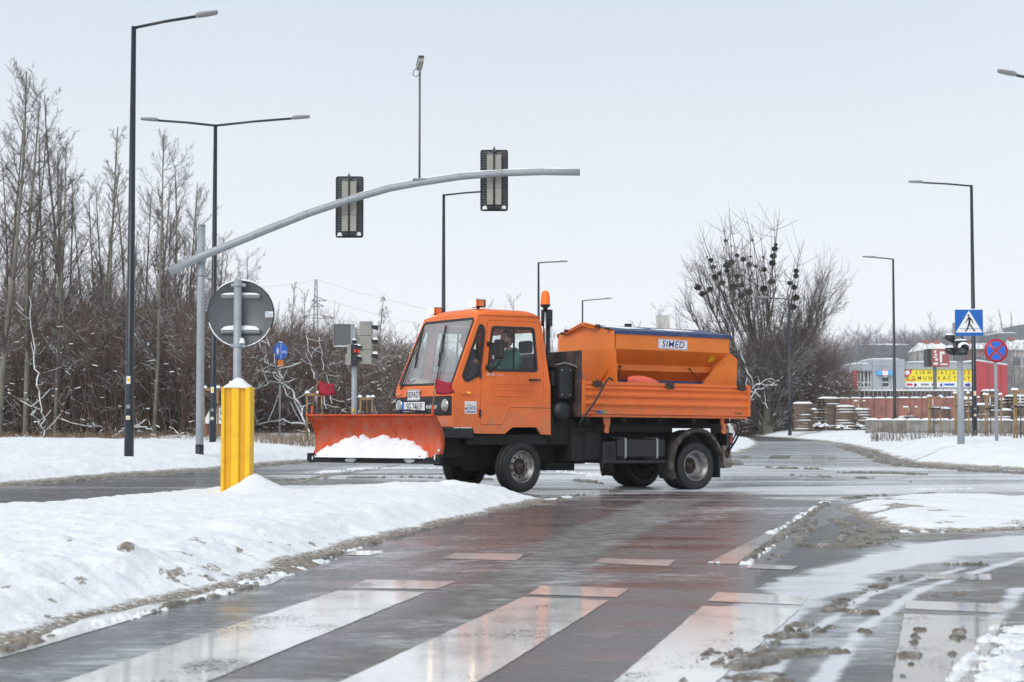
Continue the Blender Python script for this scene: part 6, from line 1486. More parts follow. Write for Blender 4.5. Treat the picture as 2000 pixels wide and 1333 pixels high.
for i in range(36):
    px = 440 + i * 11.5 + rgt.uniform(-6, 6); yt = 595 + (px - 440) * .13 + rgt.uniform(-30, 35)
    tree(('b1', 'b2', 'b2', 't4')[i % 4], px, 66 + rgt.uniform(0, 30), yt, 'reddish brown bare tree in the thicket behind the plough', 'trees of the thicket behind the plough', .1, rgt.uniform(-10, 10), .85)
# big tree with mistletoe
MT = tree_proto('mistletoe_tree', 21, 13.4, 'multi', M['bark'], M['twig']); MD = 100.0
tag(MT, 'big round bare tree full of dark mistletoe balls, behind the truck on the right', 'tree')
s = (Z(447, MD) - .1) / MT['_h']; MT.location = (X(1498, MD), MD, .1); MT.scale = (s * .78, s * .78, s); MT.rotation_euler = (0, 0, 1.1)
ml = [(333, 265, 14), (347, 307, 14), (357, 366, 19), (383, 345, 14), (428, 297, 21), (455, 278, 19), (488, 238, 13), (525, 260, 17), (569, 245, 8), (560, 293, 16), (599, 303, 12), (643, 248, 7), (648, 321, 16), (697, 283, 20), (703, 242, 19), (712, 198, 17), (718, 173, 11), (690, 395, 19), (489, 362, 16), (427, 330, 14), (256, 428, 21), (282, 466, 18), (327, 440, 18), (838, 330, 16), (836, 360, 16), (800, 403, 15), (825, 427, 17), (835, 490, 21), (645, 435, 21), (463, 425, 22), (515, 415, 16), (402, 400, 15), (562, 385, 11), (608, 420, 10), (510, 475, 20), (560, 455, 20), (817, 545, 20), (310, 247, 6), (580, 147, 8), (420, 150, 10), (453, 183, 6)]
rgm = random.Random(4); P0_ = []; P1_ = []
for i in range(420):
    v = Vector((rgm.gauss(0, 1), rgm.gauss(0, 1), rgm.gauss(0, 1))).normalized(); a = v * rgm.uniform(.1, .5); b = (v + Vector((rgm.gauss(0, .3), rgm.gauss(0, .3), rgm.gauss(0, .3)))).normalized() * rgm.uniform(.75, 1.02)
    P0_.append(a); P1_.append(b)
mp0 = seg_mesh('mistletoe_ball', [tuple(p) for p in P0_], [tuple(p) for p in P1_], [.03] * 420, [.055] * 420, M['mistletoe'], MT, 3)
Minv = MT.matrix_basis.inverted()
crown = [c for c in MT.children if c.name.startswith('crown')][0]
cv = np.zeros(len(crown.data.vertices) * 3, np.float32); crown.data.vertices.foreach_get('co', cv); cv = cv.reshape(-1, 3)[::6]
mb_ = MB()
for i, (zx, zy, rz_) in enumerate(ml):
    o = mp0 if i == 0 else mp0.copy()
    if i: COL.objects.link(o)
    px, py = 1280 + zx / 3.0286, 420 + zy / 3.0286; d = MD + rgm.uniform(-3, 3); r_ = rz_ / 3.0286 / FPX * d * 1.2
    o.parent = MT; c_ = Minv @ Vector((X(px, d), d, Z(py, d))); o.location = c_
    base_ = np.array([c_.x * .55, c_.y * .55, c_.z * .62]); q_ = cv[np.argmin(((cv - base_) ** 2).sum(1))]; st_ = Vector([float(v) for v in q_]); dv = (c_ - st_)
    side_ = Vector((rgm.gauss(0, .12), rgm.gauss(0, .12), .1)) * dv.length; mid = st_.lerp(c_, .5) - side_ * .35; tip = c_ + (c_ - mid).normalized() * rgm.uniform(.5, 1.3)
    mb_.tube([st_, mid, c_, tip], [.026, .020, .014, .005], 4, caps=False)
    for _k in range(15):
        f_ = rgm.uniform(.2, 1.0); pb = (mid.lerp(c_, f_ * 2 - 1) if f_ > .5 else st_.lerp(mid, f_ * 2)) if f_ < .9 else c_.lerp(tip, .5); vv = Vector((rgm.gauss(0, .5), rgm.gauss(0, .5), rgm.uniform(.1, 1))).normalized() * rgm.uniform(.4, 1.2); mb_.tube([pb, pb + vv * .5 + Vector((0, 0, -.03)), pb + vv], [.009, .007, .004], 3, caps=False)
    o.scale = (r_ / s / .78, r_ / s / .78, r_ / s * .85); o.rotation_euler = (0, 0, rgm.uniform(0, 6))
mb_.build('mistletoe_branches', M['twig'], MT)
for k, (px, yt, f) in enumerate([(1455, 640, 1.1), (1480, 600, 1.0), (1530, 560, 1.1), (1560, 560, 1.1), (1590, 600, 1.0), (1612, 630, .95), (1636, 680, .9), (1440, 700, 1.0)]):
    tree(('b1', 'b2')[k % 2], px, 104 + 3 * (k % 3), yt, ['second', 'third', 'fourth', 'fifth', 'sixth', 'seventh', 'eighth', 'first'][k] + ' from the left of the bushy bare trees round the mistletoe tree', 'bushy trees round the mistletoe tree', .1, rgm.uniform(-6, 6), f)
# distant trees on the right hillside, and over the truck
FG = 'distant hazy trees on the hillside'
for i in range(60):
    px = 1600 + i * 6.8 + rgm.uniform(-5, 5); d = rgm.uniform(170, 330); yt = 655 + rgm.uniform(-20, 22) - (12 if 1655 < px < 1760 else 0)
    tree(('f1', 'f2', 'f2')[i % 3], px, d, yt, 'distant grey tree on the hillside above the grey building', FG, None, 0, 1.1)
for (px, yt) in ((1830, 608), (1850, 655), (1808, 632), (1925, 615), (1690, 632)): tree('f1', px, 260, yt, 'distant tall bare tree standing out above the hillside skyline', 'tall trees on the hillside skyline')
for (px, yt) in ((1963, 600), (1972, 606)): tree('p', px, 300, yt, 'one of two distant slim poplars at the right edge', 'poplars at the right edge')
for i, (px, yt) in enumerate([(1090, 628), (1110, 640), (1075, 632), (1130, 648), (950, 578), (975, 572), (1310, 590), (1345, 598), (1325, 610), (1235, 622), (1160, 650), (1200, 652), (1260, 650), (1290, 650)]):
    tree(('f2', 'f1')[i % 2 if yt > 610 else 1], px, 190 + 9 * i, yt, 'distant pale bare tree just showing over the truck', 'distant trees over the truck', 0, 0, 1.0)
tree('b2', 890, 130, 592, 'distant bare tree between cab roof lamps', None, 0); 
for k, (px, yt, d) in enumerate([(1935, 640, 62), (1895, 700, 66), (1985, 640, 52), (1842, 730, 70), (1745, 755, 84), (1622, 770, 90), (1600, 780, 92)]):
    tree('t3', px, d, yt, 'slim young roadside tree held by wooden stakes on the right', 'young staked trees on the right', .35, 0, .30)
# thicket mass
def brush(name, n, pxr, dr, hfun, zfun, r, mat, seed, twigs=8, label=None, flecks=0):
    rg = np.random.RandomState(seed); px = rg.uniform(*pxr, n); d = rg.uniform(*dr, n)
    x = (px - 1000) / FPX * d; z0 = zfun(x, d); h = hfun(px, d) * rg.uniform(.55, 1.05, n)
    lean = rg.normal(0, .14, (n, 2)); P0 = []; P1 = []; R0 = []; R1 = []
    prev = np.stack([x, d, z0 - .1], 1)
    nodes = [prev]
    for k in range(4):
        q = prev + np.stack([h / 4 * (lean[:, 0] + rg.normal(0, .12, n)), h / 4 * (lean[:, 1] + rg.normal(0, .12, n)), h / 4 * (1 + 0 * h)], 1)
        P0.append(prev); P1.append(q); R0.append(r * (1.5 - k * .3) * np.ones(n)); R1.append(r * (1.2 - k * .3) * np.ones(n)); prev = q; nodes.append(q)
    for k in range(twigs):
        i = rg.randint(0, 4, n); t = rg.rand(n)[:, None]; N_ = np.stack(nodes, 0); a = N_[i, np.arange(n)] * (1 - t) + N_[i + 1, np.arange(n)] * t
        L = h * rg.uniform(.10, .32, n); az = rg.uniform(0, 6.28, n); el = rg.uniform(.1, 1.2, n)
        v = np.stack([np.cos(az) * np.cos(el), np.sin(az) * np.cos(el), np.sin(el)], 1) * L[:, None]
        P0.append(a); P1.append(a + v); R0.append(r * .6 * np.ones(n)); R1.append(r * .4 * np.ones(n))
    o = seg_mesh(name, np.concatenate(P0), np.concatenate(P1), np.concatenate(R0), np.concatenate(R1), mat, None, 3)
    o['kind'] = 'stuff'
    if label: o['label'] = label
    if flecks:
        m = int(n * flecks); i = rg.randint(0, n, m); hh_ = rg.uniform(0, 1, m) ** 1.4 * np.minimum(h[i], 3.6)
        a = np.stack([x[i] + rg.normal(0, .2, m), d[i] - rg.uniform(0, 3, m), z0[i] + .1 + hh_], 1); L = rg.uniform(.04, .24, m); az = rg.uniform(0, 6.28, m)
        b = a + np.stack([np.cos(az) * L, np.sin(az) * L * .5, rg.normal(.05, .35, m) * L], 1)
        f_ = seg_mesh('snow_on_twigs', a, b, rg.uniform(.006, .022, m), rg.uniform(.004, .014, m), M['snowcap'], None, 4); f_['kind'] = 'stuff'; f_['label'] = 'small flecks of snow caught on the ' + name
    return o
def hL(px, d): return np.clip((822 - np.interp(px, [-80, 400, 480, 700, 830], [585, 610, 640, 660, 690])) / FPX * d + .94, 1.5, 9)
brush('thicket', 5200, (-80, 470), (50, 74), hL, lambda x, y: .2 + 0 * x, .012, M['brush'], 1, 9, 'brown leafless thicket filling the wood under the tall trees', flecks=.3)
brush('thicket', 4200, (420, 850), (62, 100), hL, lambda x, y: .1 + 0 * x, .014, M['brush'], 2, 9, 'reddish brown leafless thicket behind the road sign and plough', flecks=.45)
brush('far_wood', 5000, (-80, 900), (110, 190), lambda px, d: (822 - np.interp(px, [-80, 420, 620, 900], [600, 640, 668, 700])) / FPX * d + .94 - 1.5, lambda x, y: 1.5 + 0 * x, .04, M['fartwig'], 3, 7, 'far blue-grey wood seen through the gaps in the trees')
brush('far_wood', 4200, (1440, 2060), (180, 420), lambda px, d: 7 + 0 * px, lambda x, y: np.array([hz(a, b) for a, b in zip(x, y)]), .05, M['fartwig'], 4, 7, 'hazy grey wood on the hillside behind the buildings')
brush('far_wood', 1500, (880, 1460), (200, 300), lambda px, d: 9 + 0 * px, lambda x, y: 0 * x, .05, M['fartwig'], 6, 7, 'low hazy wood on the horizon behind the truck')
brush('thicket', 2000, (1435, 1660), (101, 112), lambda px, d: (822 - np.interp(px, [1435, 1500, 1600, 1660], [700, 640, 660, 740])) / FPX * d + .94, lambda x, y: .1 + 0 * x, .014, M['brush'], 5, 10, 'grey-brown scrub at the foot of the mistletoe tree', flecks=.9)
brush('dry_weeds', 2600, (-60, 860), (45.5, 52), lambda px, d: .42 + 0 * px, lambda x, y: .30 + 0 * x, .007, M['weed'], 8, 5, 'dry straw-coloured weeds along the edge of the wood')
brush('dry_weeds', 700, (1700, 2020), (52, 68), lambda px, d: .35 + 0 * px, lambda x, y: .36 + 0 * x, .006, M['brush'], 9, 5, 'dry reddish stalks poking out of the right-hand snow')
# leaning snow-covered branches behind the blue sign
def snowy(pts_px, d, r, name, parent):
    p_ = [Vector((X(a, d) , d, Z(b, d))) for a, b in pts_px]; rj = random.Random(int(pts_px[0][0] + pts_px[0][1])); pts = []; r = r * .5
    for i in range(len(p_) - 1):
        for k in range(4): pts.append(p_[i].lerp(p_[i + 1], k / 4) + Vector((rj.gauss(0, .03), rj.gauss(0, .15), rj.gauss(0, .03))) * (1 if i + k else 0))
    pts.append(p_[-1]); n = len(pts)
    for i in range(1, n, 2):
        q = pts[i]; v = Vector((rj.gauss(0, 1), rj.gauss(0, 1), rj.uniform(-.2, 1.2))).normalized() * rj.uniform(.3, 1.1); tw_ = MB().tube([q, q + v * .5 + Vector((0, 0, -.04)), q + v], [r * .5, r * .35, .006], 5).build('twig', M['bark'], parent)
        if i % 4 == 1: MB().tube([q + Vector((0, 0, r * .6)), q + v * .5 + Vector((0, 0, -.04 + r * .5)), q + v * .8 + Vector((0, 0, r * .4))], [r * .5, r * .45, .008], 5).build('snow_layer', M['snowcap'], tw_)
    b_ = MB().tube(pts, [r * (1 - .6 * i / (n - 1)) for i in range(n)], 7).build(name, M['bark'], parent)
    MB().tube([p + Vector((-.02, -.02, r * .9)) for p in pts], [r * (1.0 - .6 * i / (n - 1)) * rj.uniform(.5, 1.2) for i in range(n)], 7).build('snow_layer', M['snowcap'], b_)
LT = empty('leaning_tree', (0, 0, 0)); tag(LT, 'leaning bare branches loaded with snow, slanting behind the blue path sign', 'tree')
for pl in ([(608, 855), (590, 810), (555, 760), (525, 715), (505, 670), (498, 640)], [(600, 835), (585, 790), (560, 750), (535, 720), (515, 705), (490, 700)], [(592, 805), (575, 770), (548, 735), (528, 680), (515, 648)], [(555, 752), (530, 748), (505, 758), (490, 765)], [(545, 735), (520, 728), (500, 724)], [(598, 830), (560, 822), (530, 824), (500, 832)]): snowy(pl, 54, .055, 'branch', LT)
LT2 = empty('leaning_tree', (0, 0, 0)); tag(LT2, 'thin snow-lined stems crossing in the thicket between path sign and signal post', 'tree')
for pl in ([(640, 800), (625, 760), (610, 720), (598, 690)], [(650, 790), (640, 745), (630, 700), (624, 660)], [(610, 700), (600, 670), (590, 640)]): snowy(pl, 60, .035, 'stem', LT2)
LT3 = empty('leaning_tree', (0, 0, 0)); tag(LT3, 'snow-lined stem and fallen branch low in the wood left of the nearest lamp', 'tree')
for pl in ([(88, 855), (84, 810), (78, 765), (68, 720), (60, 640), (56, 580)], [(78, 830), (66, 800), (56, 780)], [(222, 856), (236, 846), (246, 838)], [(262, 835), (280, 836), (300, 842)], [(175, 830), (190, 832), (202, 835)]): snowy(pl, 48, .05, 'branch', LT3)
LT4 = empty('leaning_tree', (0, 0, 0)); tag(LT4, 'arching branches lined with snow below the mistletoe tree, right of the salt spreader', 'tree')
for pl in ([(1500, 800), (1480, 770), (1462, 730), (1448, 690), (1440, 670)], [(1470, 760), (1500, 742), (1530, 745), (1545, 750)], [(1478, 752), (1510, 755), (1540, 752)], [(1460, 790), (1475, 765), (1500, 755), (1535, 735)], [(1440, 780), (1455, 765), (1460, 740)]): snowy(pl, 98, .07, 'branch', LT4)

# stake frames round young trees
def stakes(px0, px1, ytop, ybase, d, label, grp, zs=None):
    x0, x1 = X(px0, d), X(px1, d); zt_, zb_ = Z(ytop, d), Z(ybase, d) - .15
    t = empty('tree_stakes', ((x0 + x1) / 2, d, zb_)); tag(t, label, 'tree stakes', grp); w_ = (x1 - x0) / 2; h = zt_ - zb_
    for (a, b) in ((-w_, -.3), (w_, -.3), (0, .35)):
        MB().tube([(a, b, 0), (a + rgt.gauss(0, .02), b, h)], .030, 8).build('stake', M['wood'], t)
        mb = MB(); cap(mb, a, b, h + .02, .14, .12, .07, 7, int(px0)); mb.build('snow_cap', M['snowcap'], t)
    MB().bb(-w_, w_, -.345, -.30, h - .05, h + .02).build('rail', M['wood'], t)
    MB().bb(-w_, w_, -.02, .02, h - .06, h + .01).build('rail', M['wood'], t)
    st = MB(); st.bb(-w_, w_, -.36, -.33, h - .50, h - .44); st.build('strap', M['ink'], t)
    MB().tube([(0, 0, -.1), (.02, 0, h * .5), (0, 0, h)], .018, 6).build('sapling_stem', M['twig'], t)
    return t
stakes(603, 632, 770, 852, 47, 'pale wooden stakes behind the left flag of the plough', 'tree stakes on the left verge')
stakes(705, 730, 778, 840, 50, 'pale wooden stakes between signal post and truck cab', 'tree stakes on the left verge')
stakes(404, 430, 760, 856, 49, 'wooden stakes between the gantry pole and yellow bollard', 'tree stakes on the left verge')
RGp = 'tree stakes on the right verge'
stakes(1810, 1833, 776, 846, 68, 'brown stakes standing before the salmon wall, left of the signal post', RGp); stakes(1860, 1886, 770, 850, 62, 'brown stakes partly behind the right signal post', RGp)
stakes(1918, 1948, 773, 850, 58, 'brown stakes between the far lamp and the no-stopping post', RGp); stakes(1973, 2010, 764, 862, 49, 'brown stakes at the right edge of the picture', RGp)
stakes(1763, 1786, 797, 843, 84, 'small far stakes right of the lamp before the grey building', RGp); stakes(1667, 1685, 785, 838, 92, 'small far stakes beside the snowy shrubs', RGp)

# ------------------------------------------------------------------ right background: yard, walls, buildings
def wallpanels(name, label, cat, pxa, pxb, d0, d1, ytop_a, ytop_b, zb, n, mat, part, th=.12, gap=.03, capm=True, step=None, posts=None):
    t = empty(name, (X(pxa, d0), d0, zb)); tag(t, label, cat); ox, oy = X(pxa, d0), d0
    A = Vector((0, 0, 0)); B = Vector((X(pxb, d1) - ox, d1 - oy, 0)); L = (B - A).length; an = math.atan2(B.y, B.x); t.rotation_euler = (0, 0, an)
    za, zb2 = Z(ytop_a, d0) - zb, Z(ytop_b, d1) - zb; pw = L / n; rg = random.Random(n)
    for k in range(n):
        h = za + (zb2 - za) * (k + .5) / n if step is None else step[min(k, len(step) - 1)]
        o_ = MB().bb(k * pw + gap / 2, (k + 1) * pw - gap / 2, -th / 2 + rg.uniform(-.01, .01), th / 2, -.2, h).build(part, mat, t)
        if posts: MB().bb(k * pw - .07, k * pw + .07, -th / 2 - .05, th / 2 + .05, -.2, h + .05).build('post', mat, t)
        if capm: mb = MB(); cap(mb, (k + .5) * pw, 0, h, pw * .99, th * 1.5, .09, 7, k); mb.build('snow_cap', M['snowcap'], o_)
    return t
wallpanels('retaining_wall', 'low grey concrete wall with snow on top along the right verge', 'wall', 1690, 2040, 74, 66, 821, 822, .3, 12, M['concrete'], 'wall_panel')
wallpanels('board_fence', 'low reddish brown fence behind the snowy shrubs', 'fence', 1560, 1692, 96, 92, 819, 822, .2, 8, M['fence'], 'fence_panel')
wallpanels('salmon_wall', 'salmon-coloured retaining wall with a white line of snow, behind the pallets', 'wall', 1636, 1915, 101, 101, 779, 777, .2, 12, M['salmon'], 'wall_panel', th=.3)
wallpanels('board_fence', 'dark brown board fence above the salmon wall, in front of the grey building', 'fence', 1612, 1900, 110, 110, 764, 764, 2.2, 34, M['fence'], 'fence_panel', gap=.06)
gf = wallpanels('concrete_fence', 'stepped grey concrete panel fence with graffiti, right of the truck tailboard', 'fence', 1430, 1572, 116, 108, 782, 805, .0, 5, M['concrete'], 'fence_panel', step=[2.4, 2.25, 2.0, 1.5, 1.25], posts=True)
gr_ = MB(); gl = [(1.15, 1.6), (1.5, 2.0), (1.95, 1.7), (2.0, 1.1), (1.6, .5), (1.15, .7), (1.15, 1.6)]; gr_.tube([(a, -.09, b) for a, b in gl], .05, 6); gr_.build('graffiti_outline', M['galvdark'], gf)
gr_ = MB(); gr_.tube([(1.35, -.09, .8), (1.55, -.09, 1.3), (1.8, -.09, 1.6)], .07, 6); gr_.build('graffiti_fill', simple('graffiti_paint', (.45, .5, .56), .7), gf)
# pallets
pm0 = MB(); 
for z_ in (.01, .125): pm0.bb(-.6, .6, -.4, .4, z_, z_ + .022)
for y_ in (-.36, 0, .36): pm0.bb(-.6, .6, y_ - .04, y_ + .04, .03, .128)
first = None; rgp = random.Random(9)
def pallet_stack(px, d, zb, n, label, w_=1.0, seed=0):
    global first
    w_ *= .82
    for k in range(n):
        if first is None: first = pm0.build('pallet', M['pallet']); o = first
        else: o = first.copy(); COL.objects.link(o)
        o.location = (X(px, d) + rgp.uniform(-.05, .05), d, zb + k * .15); o.rotation_euler = (0, 0, rgp.uniform(-.12, .12) + (seed % 3) * .2); o.scale = (w_, 1, 1)
        ORD = ['lowest', 'second', 'third', 'fourth', 'fifth', 'sixth', 'seventh', 'eighth', 'ninth', 'tenth', 'eleventh', 'twelfth', 'thirteenth']
        tag(o, label.replace('wooden pallet in', ORD[k] + ' pallet from the ground in' if k else 'bottom pallet in') if k < n - 1 else label.replace('wooden pallet in', 'snow-covered top pallet of'), 'pallet', 'pallets stacked in the yard')
        if k == n - 1:
            mb = MB(); cap(mb, 0, 0, .147, 1.24, .84, .10, 10, int(px)); mb.build('snow_cap', M['snowcap'], o)
        elif rgp.random() < .45:
            mb = MB(); cap(mb, 0, -.37, .145, 1.2, .12, .045, 7, int(px) + k); mb.build('snow_cap', M['snowcap'], o)
for i, (px, d, zb, n, w_, lab) in enumerate([
    (1566, 88, .35, 10, 1.0, 'wooden pallet in the tall stack right of the graffiti fence'), (1597, 92, .35, 8, .9, 'wooden pallet in the stack left of the far stakes'), (1618, 90, .35, 12, 1.0, 'wooden pallet in the tallest stack beside the snowy shrubs'),
    (1648, 90, .35, 9, 1.1, 'wooden pallet in the wide stack below the building'), (1680, 92, .35, 8, .9, 'wooden pallet in the stack at the left end of the salmon wall'), (1772, 86, .35, 5, .7, 'wooden pallet in the low stack before the salmon wall'),
    (1835, 84, .35, 8, .9, 'wooden pallet in the stack left of the right signal post'), (1889, 82, .35, 11, .75, 'wooden pallet in the stack between signal post and lamp'), (1914, 80, .35, 9, .7, 'wooden pallet in the stack just right of the far lamp'),
    (1933, 84, .35, 14, .8, 'wooden pallet in the highest stack before the red wall'), (1960, 84, .35, 11, .9, 'wooden pallet in the stack right of the no-stopping post'), (1985, 82, .35, 12, .9, 'wooden pallet in the snowy stack near the right edge'),
    (1952, 74, .35, 7, .8, 'wooden pallet in the nearer stack behind the no-stopping post'), (1998, 74, .35, 8, .9, 'wooden pallet in the nearer stack at the right edge')]): pallet_stack(px, d, zb, n, lab, w_, i)
# snowy shrubs
def shrub(px, d, wpx, hpx, ybase, seed, label):
    t = empty('snowy_shrub', (X(px, d), d, Z(ybase, d))); tag(t, label, 'shrub', 'low shrubs under snow on the right verge'); rg = random.Random(seed); s = FPX / d; W, Hh = wpx / s, hpx / s
    tp0 = []; tp1 = []
    for k in range(70):
        a = rg.uniform(0, 6.28); q = rg.uniform(.2, 1); tp0.append((rg.uniform(-.2, .2) * W, rg.uniform(-.2, .2) * W, 0)); tp1.append((math.cos(a) * W * .55 * q, math.sin(a) * W * .4 * q, Hh * rg.uniform(.5, 1.1) * (1.1 - q * .4)))
    seg_mesh('twigs', tp0, tp1, [.012] * 70, [.006] * 70, M['brush'], t)
    sm_ = MB()
    for k in range(16):
        a = rg.uniform(0, 6.28); q = rg.uniform(0, .9); cx, cy, cz = math.cos(a) * W * .5 * q, math.sin(a) * W * .3 * q - .05, Hh * (1.0 - .55 * q) * rg.uniform(.6, .95); cap(sm_, cx, cy, cz, W * rg.uniform(.16, .34), .18, Hh * rg.uniform(.10, .22), 6, k)
    o = sm_.build('snow_clumps', M['snowcap'], t); o['kind'] = 'stuff'
for i, (px, w_, h_, lab) in enumerate([(1572, 30, 16, 'snow-laden low shrub nearest the graffiti fence'), (1598, 30, 19, 'snow-laden low shrub beside the lamp before the mistletoe tree'), (1622, 34, 19, 'broad snow-laden shrub in the middle of the row'), (1648, 30, 18, 'snow-laden shrub just left of the small far stakes'), (1672, 26, 15, 'small snow-laden shrub at the far stakes'), (1696, 26, 11, 'low snow-laden shrub at the right end of the row'), (1610, 26, 14, 'low front shrub under snow at the left of the row'), (1640, 28, 13, 'low front shrub under snow in the middle of the row')]): shrub(px, 90 - (i > 5) * 3, w_, h_, 841, i, lab)

# grey building with banner
BD = 130.0; BO = empty('building', (X(1704, BD), BD, 2.2)); tag(BO, 'grey flat-roofed service building with a long yellow banner and red end block', 'building'); ox, oz = X(1704, BD), 2.2
def bw(mb, x0, x1, y0, y1, dy0, dy1): return mb.bb(X(x0, BD) - ox, X(x1, BD) - ox, dy0, dy1, Z(y1, BD) - oz, Z(y0, BD) - oz)
def bz(py): return Z(py, BD) - oz
bw(MB(), 1669, 1704, 711, 724, .1, 6).build('fascia', M['cladding'], BO); bw(MB(), 1669, 1676, 724, 785, .3, 1).build('red_pier', M['cladred'], BO)
wn = bw(MB(), 1676, 1704, 757, 785, .4, 6).build('wall', M['cladding'], BO); 
def window(x0, x1, y0, y1, dy, parent=BO, bars=(), hb=()):
    lp = [(X(x0, BD) - ox, bz(y1)), (X(x1, BD) - ox, bz(y1)), (X(x1, BD) - ox, bz(y0)), (X(x0, BD) - ox, bz(y0))]
    m = MB(); m.poly(lp, [inset(lp, .07)[::-1]], dy, dy + .15, lambda u, v, h: (u, h, v))
    for b in bars: m.bb(X(b, BD) - ox - .04, X(b, BD) - ox + .04, dy, dy + .1, bz(y1), bz(y0))
    for b in hb: m.bb(X(x0, BD) - ox, X(x1, BD) - ox, dy + .003, dy + .1, bz(b) - .05, bz(b) + .05)
    f = m.build('window', M['frame'], parent); MB().poly(lp, [], dy + .11, dy + .13, lambda u, v, h: (u, h, v)).build('pane', M['darkglass'], f); return f
window(1677, 1704, 724, 757, .42, bars=(1683, 1690, 1698), hb=(747,))
bw(MB(), 1704, 1722, 702, 790, 0, 7).build('wall', M['cladding'], BO); bw(MB(), 1738, 1767, 702, 790, 0, 7).build('wall', M['cladding'], BO)
bw(MB(), 1722, 1738, 702, 736, 0.0, 7).build('wall', M['cladding'], BO); bw(MB(), 1722, 1738, 757, 790, 0.0, 7).build('wall', M['cladding'], BO); window(1722, 1738, 736, 757, .1, hb=(747,))
for a in (1704, 1722, 1746): bw(MB(), a + .2, a + .5, 702.5, 765, -.012, -.002).build('panel_joint', M['galvdark'], BO)
bw(MB(), 1704, 1767, 715.8, 716.2, -.012, -.002).build('panel_joint', M['galvdark'], BO)
bw(MB(), 1711, 1743, 725, 733, -.35, -.02).build('blue_sign_band', M['signblue2'] if 0 else simple('light_blue_sign', (.09, .42, .78), .5), BO)
shl = MB(); shl.poly([(X(1721.5, BD) - ox, bz(722.5)), (X(1732.5, BD) - ox, bz(722.5)), (X(1732.5, BD) - ox, bz(733)), (X(1727, BD) - ox, bz(737)), (X(1721.5, BD) - ox, bz(733))], [], -.42, -.36, lambda u, v, h: (u, h, v)); sh = shl.build('shield_sign', M['white'], BO)
bw(MB(), 1721.8, 1732.2, 723, 724.6, -.43, -.422).build('shield_bar', M['cladred'], sh); bw(MB(), 1723, 1731, 733.5, 734.8, -.43, -.422).build('shield_bar', M['cladred'], sh)
bw(MB(), 1767, 1907, 708, 721.5, .2, 9).build('fascia', M['cladding'], BO); bw(MB(), 1767, 1907, 758, 790, .35, 9).build('wall', M['cladding'], BO)
bw(MB(), 1767, 1907, 721.5, 758, .5, 9).build('wall', M['plaster'], BO)
bn = bw(MB(), 1768, 1906.5, 721.8, 746, .30, .34).build('banner', M['banner'], BO); bs = bw(MB(), 1768, 1906.5, 746.2, 757, .30, .34).build('logo_strip', M['white'], BO)
def txt(s, px, py, hpx, par, mat, sx=1.0, y=.29): lettering(s, hpx / FPX * BD, lambda u, v: (X(px, BD) - ox + u, y, bz(py) + v), mat, par, .002, sx)
txt('L I K W I D A C J A   S Z K Ó D', 1854, 728.7, 10.5, bn, M['ink'], .80); txt('K O M U N I K A C Y J N Y C H', 1845, 739, 10.5, bn, M['ink'], .93)
cr_ = MB(); cr_.poly([(X(1768.2, BD) - ox, bz(722)), (X(1783, BD) - ox, bz(722)), (X(1782, BD) - ox, bz(729)), (X(1777, BD) - ox, bz(735)), (X(1768.2, BD) - ox, bz(738))], [], .285, .297, lambda u, v, h: (u, h, v)); cr_.build('red_emblem', M['cladred'], bn)
cr_ = MB(); cr_.lathe([(0, .284), (.19, .284)], 'Y', 14, (X(1774, BD) - ox, 0, bz(728))); cr_.build('white_emblem', M['white'], bn)
bw(MB(), 1772, 1790, 742, 743.6, .285, .297).build('small_print_line', M['cladred'], bn)
for a, b, mt in ((1773, 1784, 'cladred'), (1787, 1792, 'navy'), (1800, 1816, 'lampgrey'), (1821, 1832, 'salmon'), (1838, 1842, 'navy'), (1846, 1866, 'signblue'), (1874, 1880, 'lampgrey'), (1887, 1897, 'navy')): bw(MB(), a, b, 749.5, 753.5 if mt != 'navy' else 755, .285, .297).build('sponsor_mark', M[mt], bs)
rbk = MB(); xa, xb, xc = X(1907, BD) - ox, X(1956, BD) - ox, X(1993, BD) - ox
rbk.add([(xa, -.15, -1), (xc, 3.5, -1), (xc, 3.5, bz(711)), (xa, -.15, bz(705.5)), (xa, 9, -1), (xc, 12, -1), (xc, 12, bz(711)), (xa, 9, bz(705.5))], [(0, 1, 2, 3), (4, 7, 6, 5), (0, 3, 7, 4), (1, 5, 6, 2), (3, 2, 6, 7), (0, 4, 5, 1)]); rbk.build('red_block', M['cladred'], BO)
for q_ in (.35, .62, .80):
    xx = xa + (xc - xa) * q_; yy = -.15 + 3.65 * q_; MB().box((xx, yy - .03, 1.4), (.05, .03, 3.6), Euler((0, 0, math.atan2(3.65, xc - xa))).to_matrix()).build('panel_joint', M['brick'], BO)
for (a, b, t_) in ((1704, 1767, 702), (1669, 1704, 711), (1767, 1907, 708)):
    mb = MB(); cap(mb, (X(a, BD) + X(b, BD)) / 2 - ox, 3.2, bz(t_), X(b, BD) - X(a, BD), 6.3, .14, 8); mb.build('snow_cap', M['snowcap'], BO)
mb = MB(); mb.add([(xa, -.2, bz(705.5)), (xc, 3.45, bz(711)), (xc, 12, bz(711)), (xa, 9, bz(705.5)), (xa, -.2, bz(705.5) + .12), (xc, 3.45, bz(711) + .12), (xc, 12, bz(711) + .12), (xa, 9, bz(705.5) + .12)], [(0, 1, 5, 4), (4, 5, 6, 7), (1, 2, 6, 5), (3, 0, 4, 7)]); mb.build('snow_cap', M['snowcap'], BO)
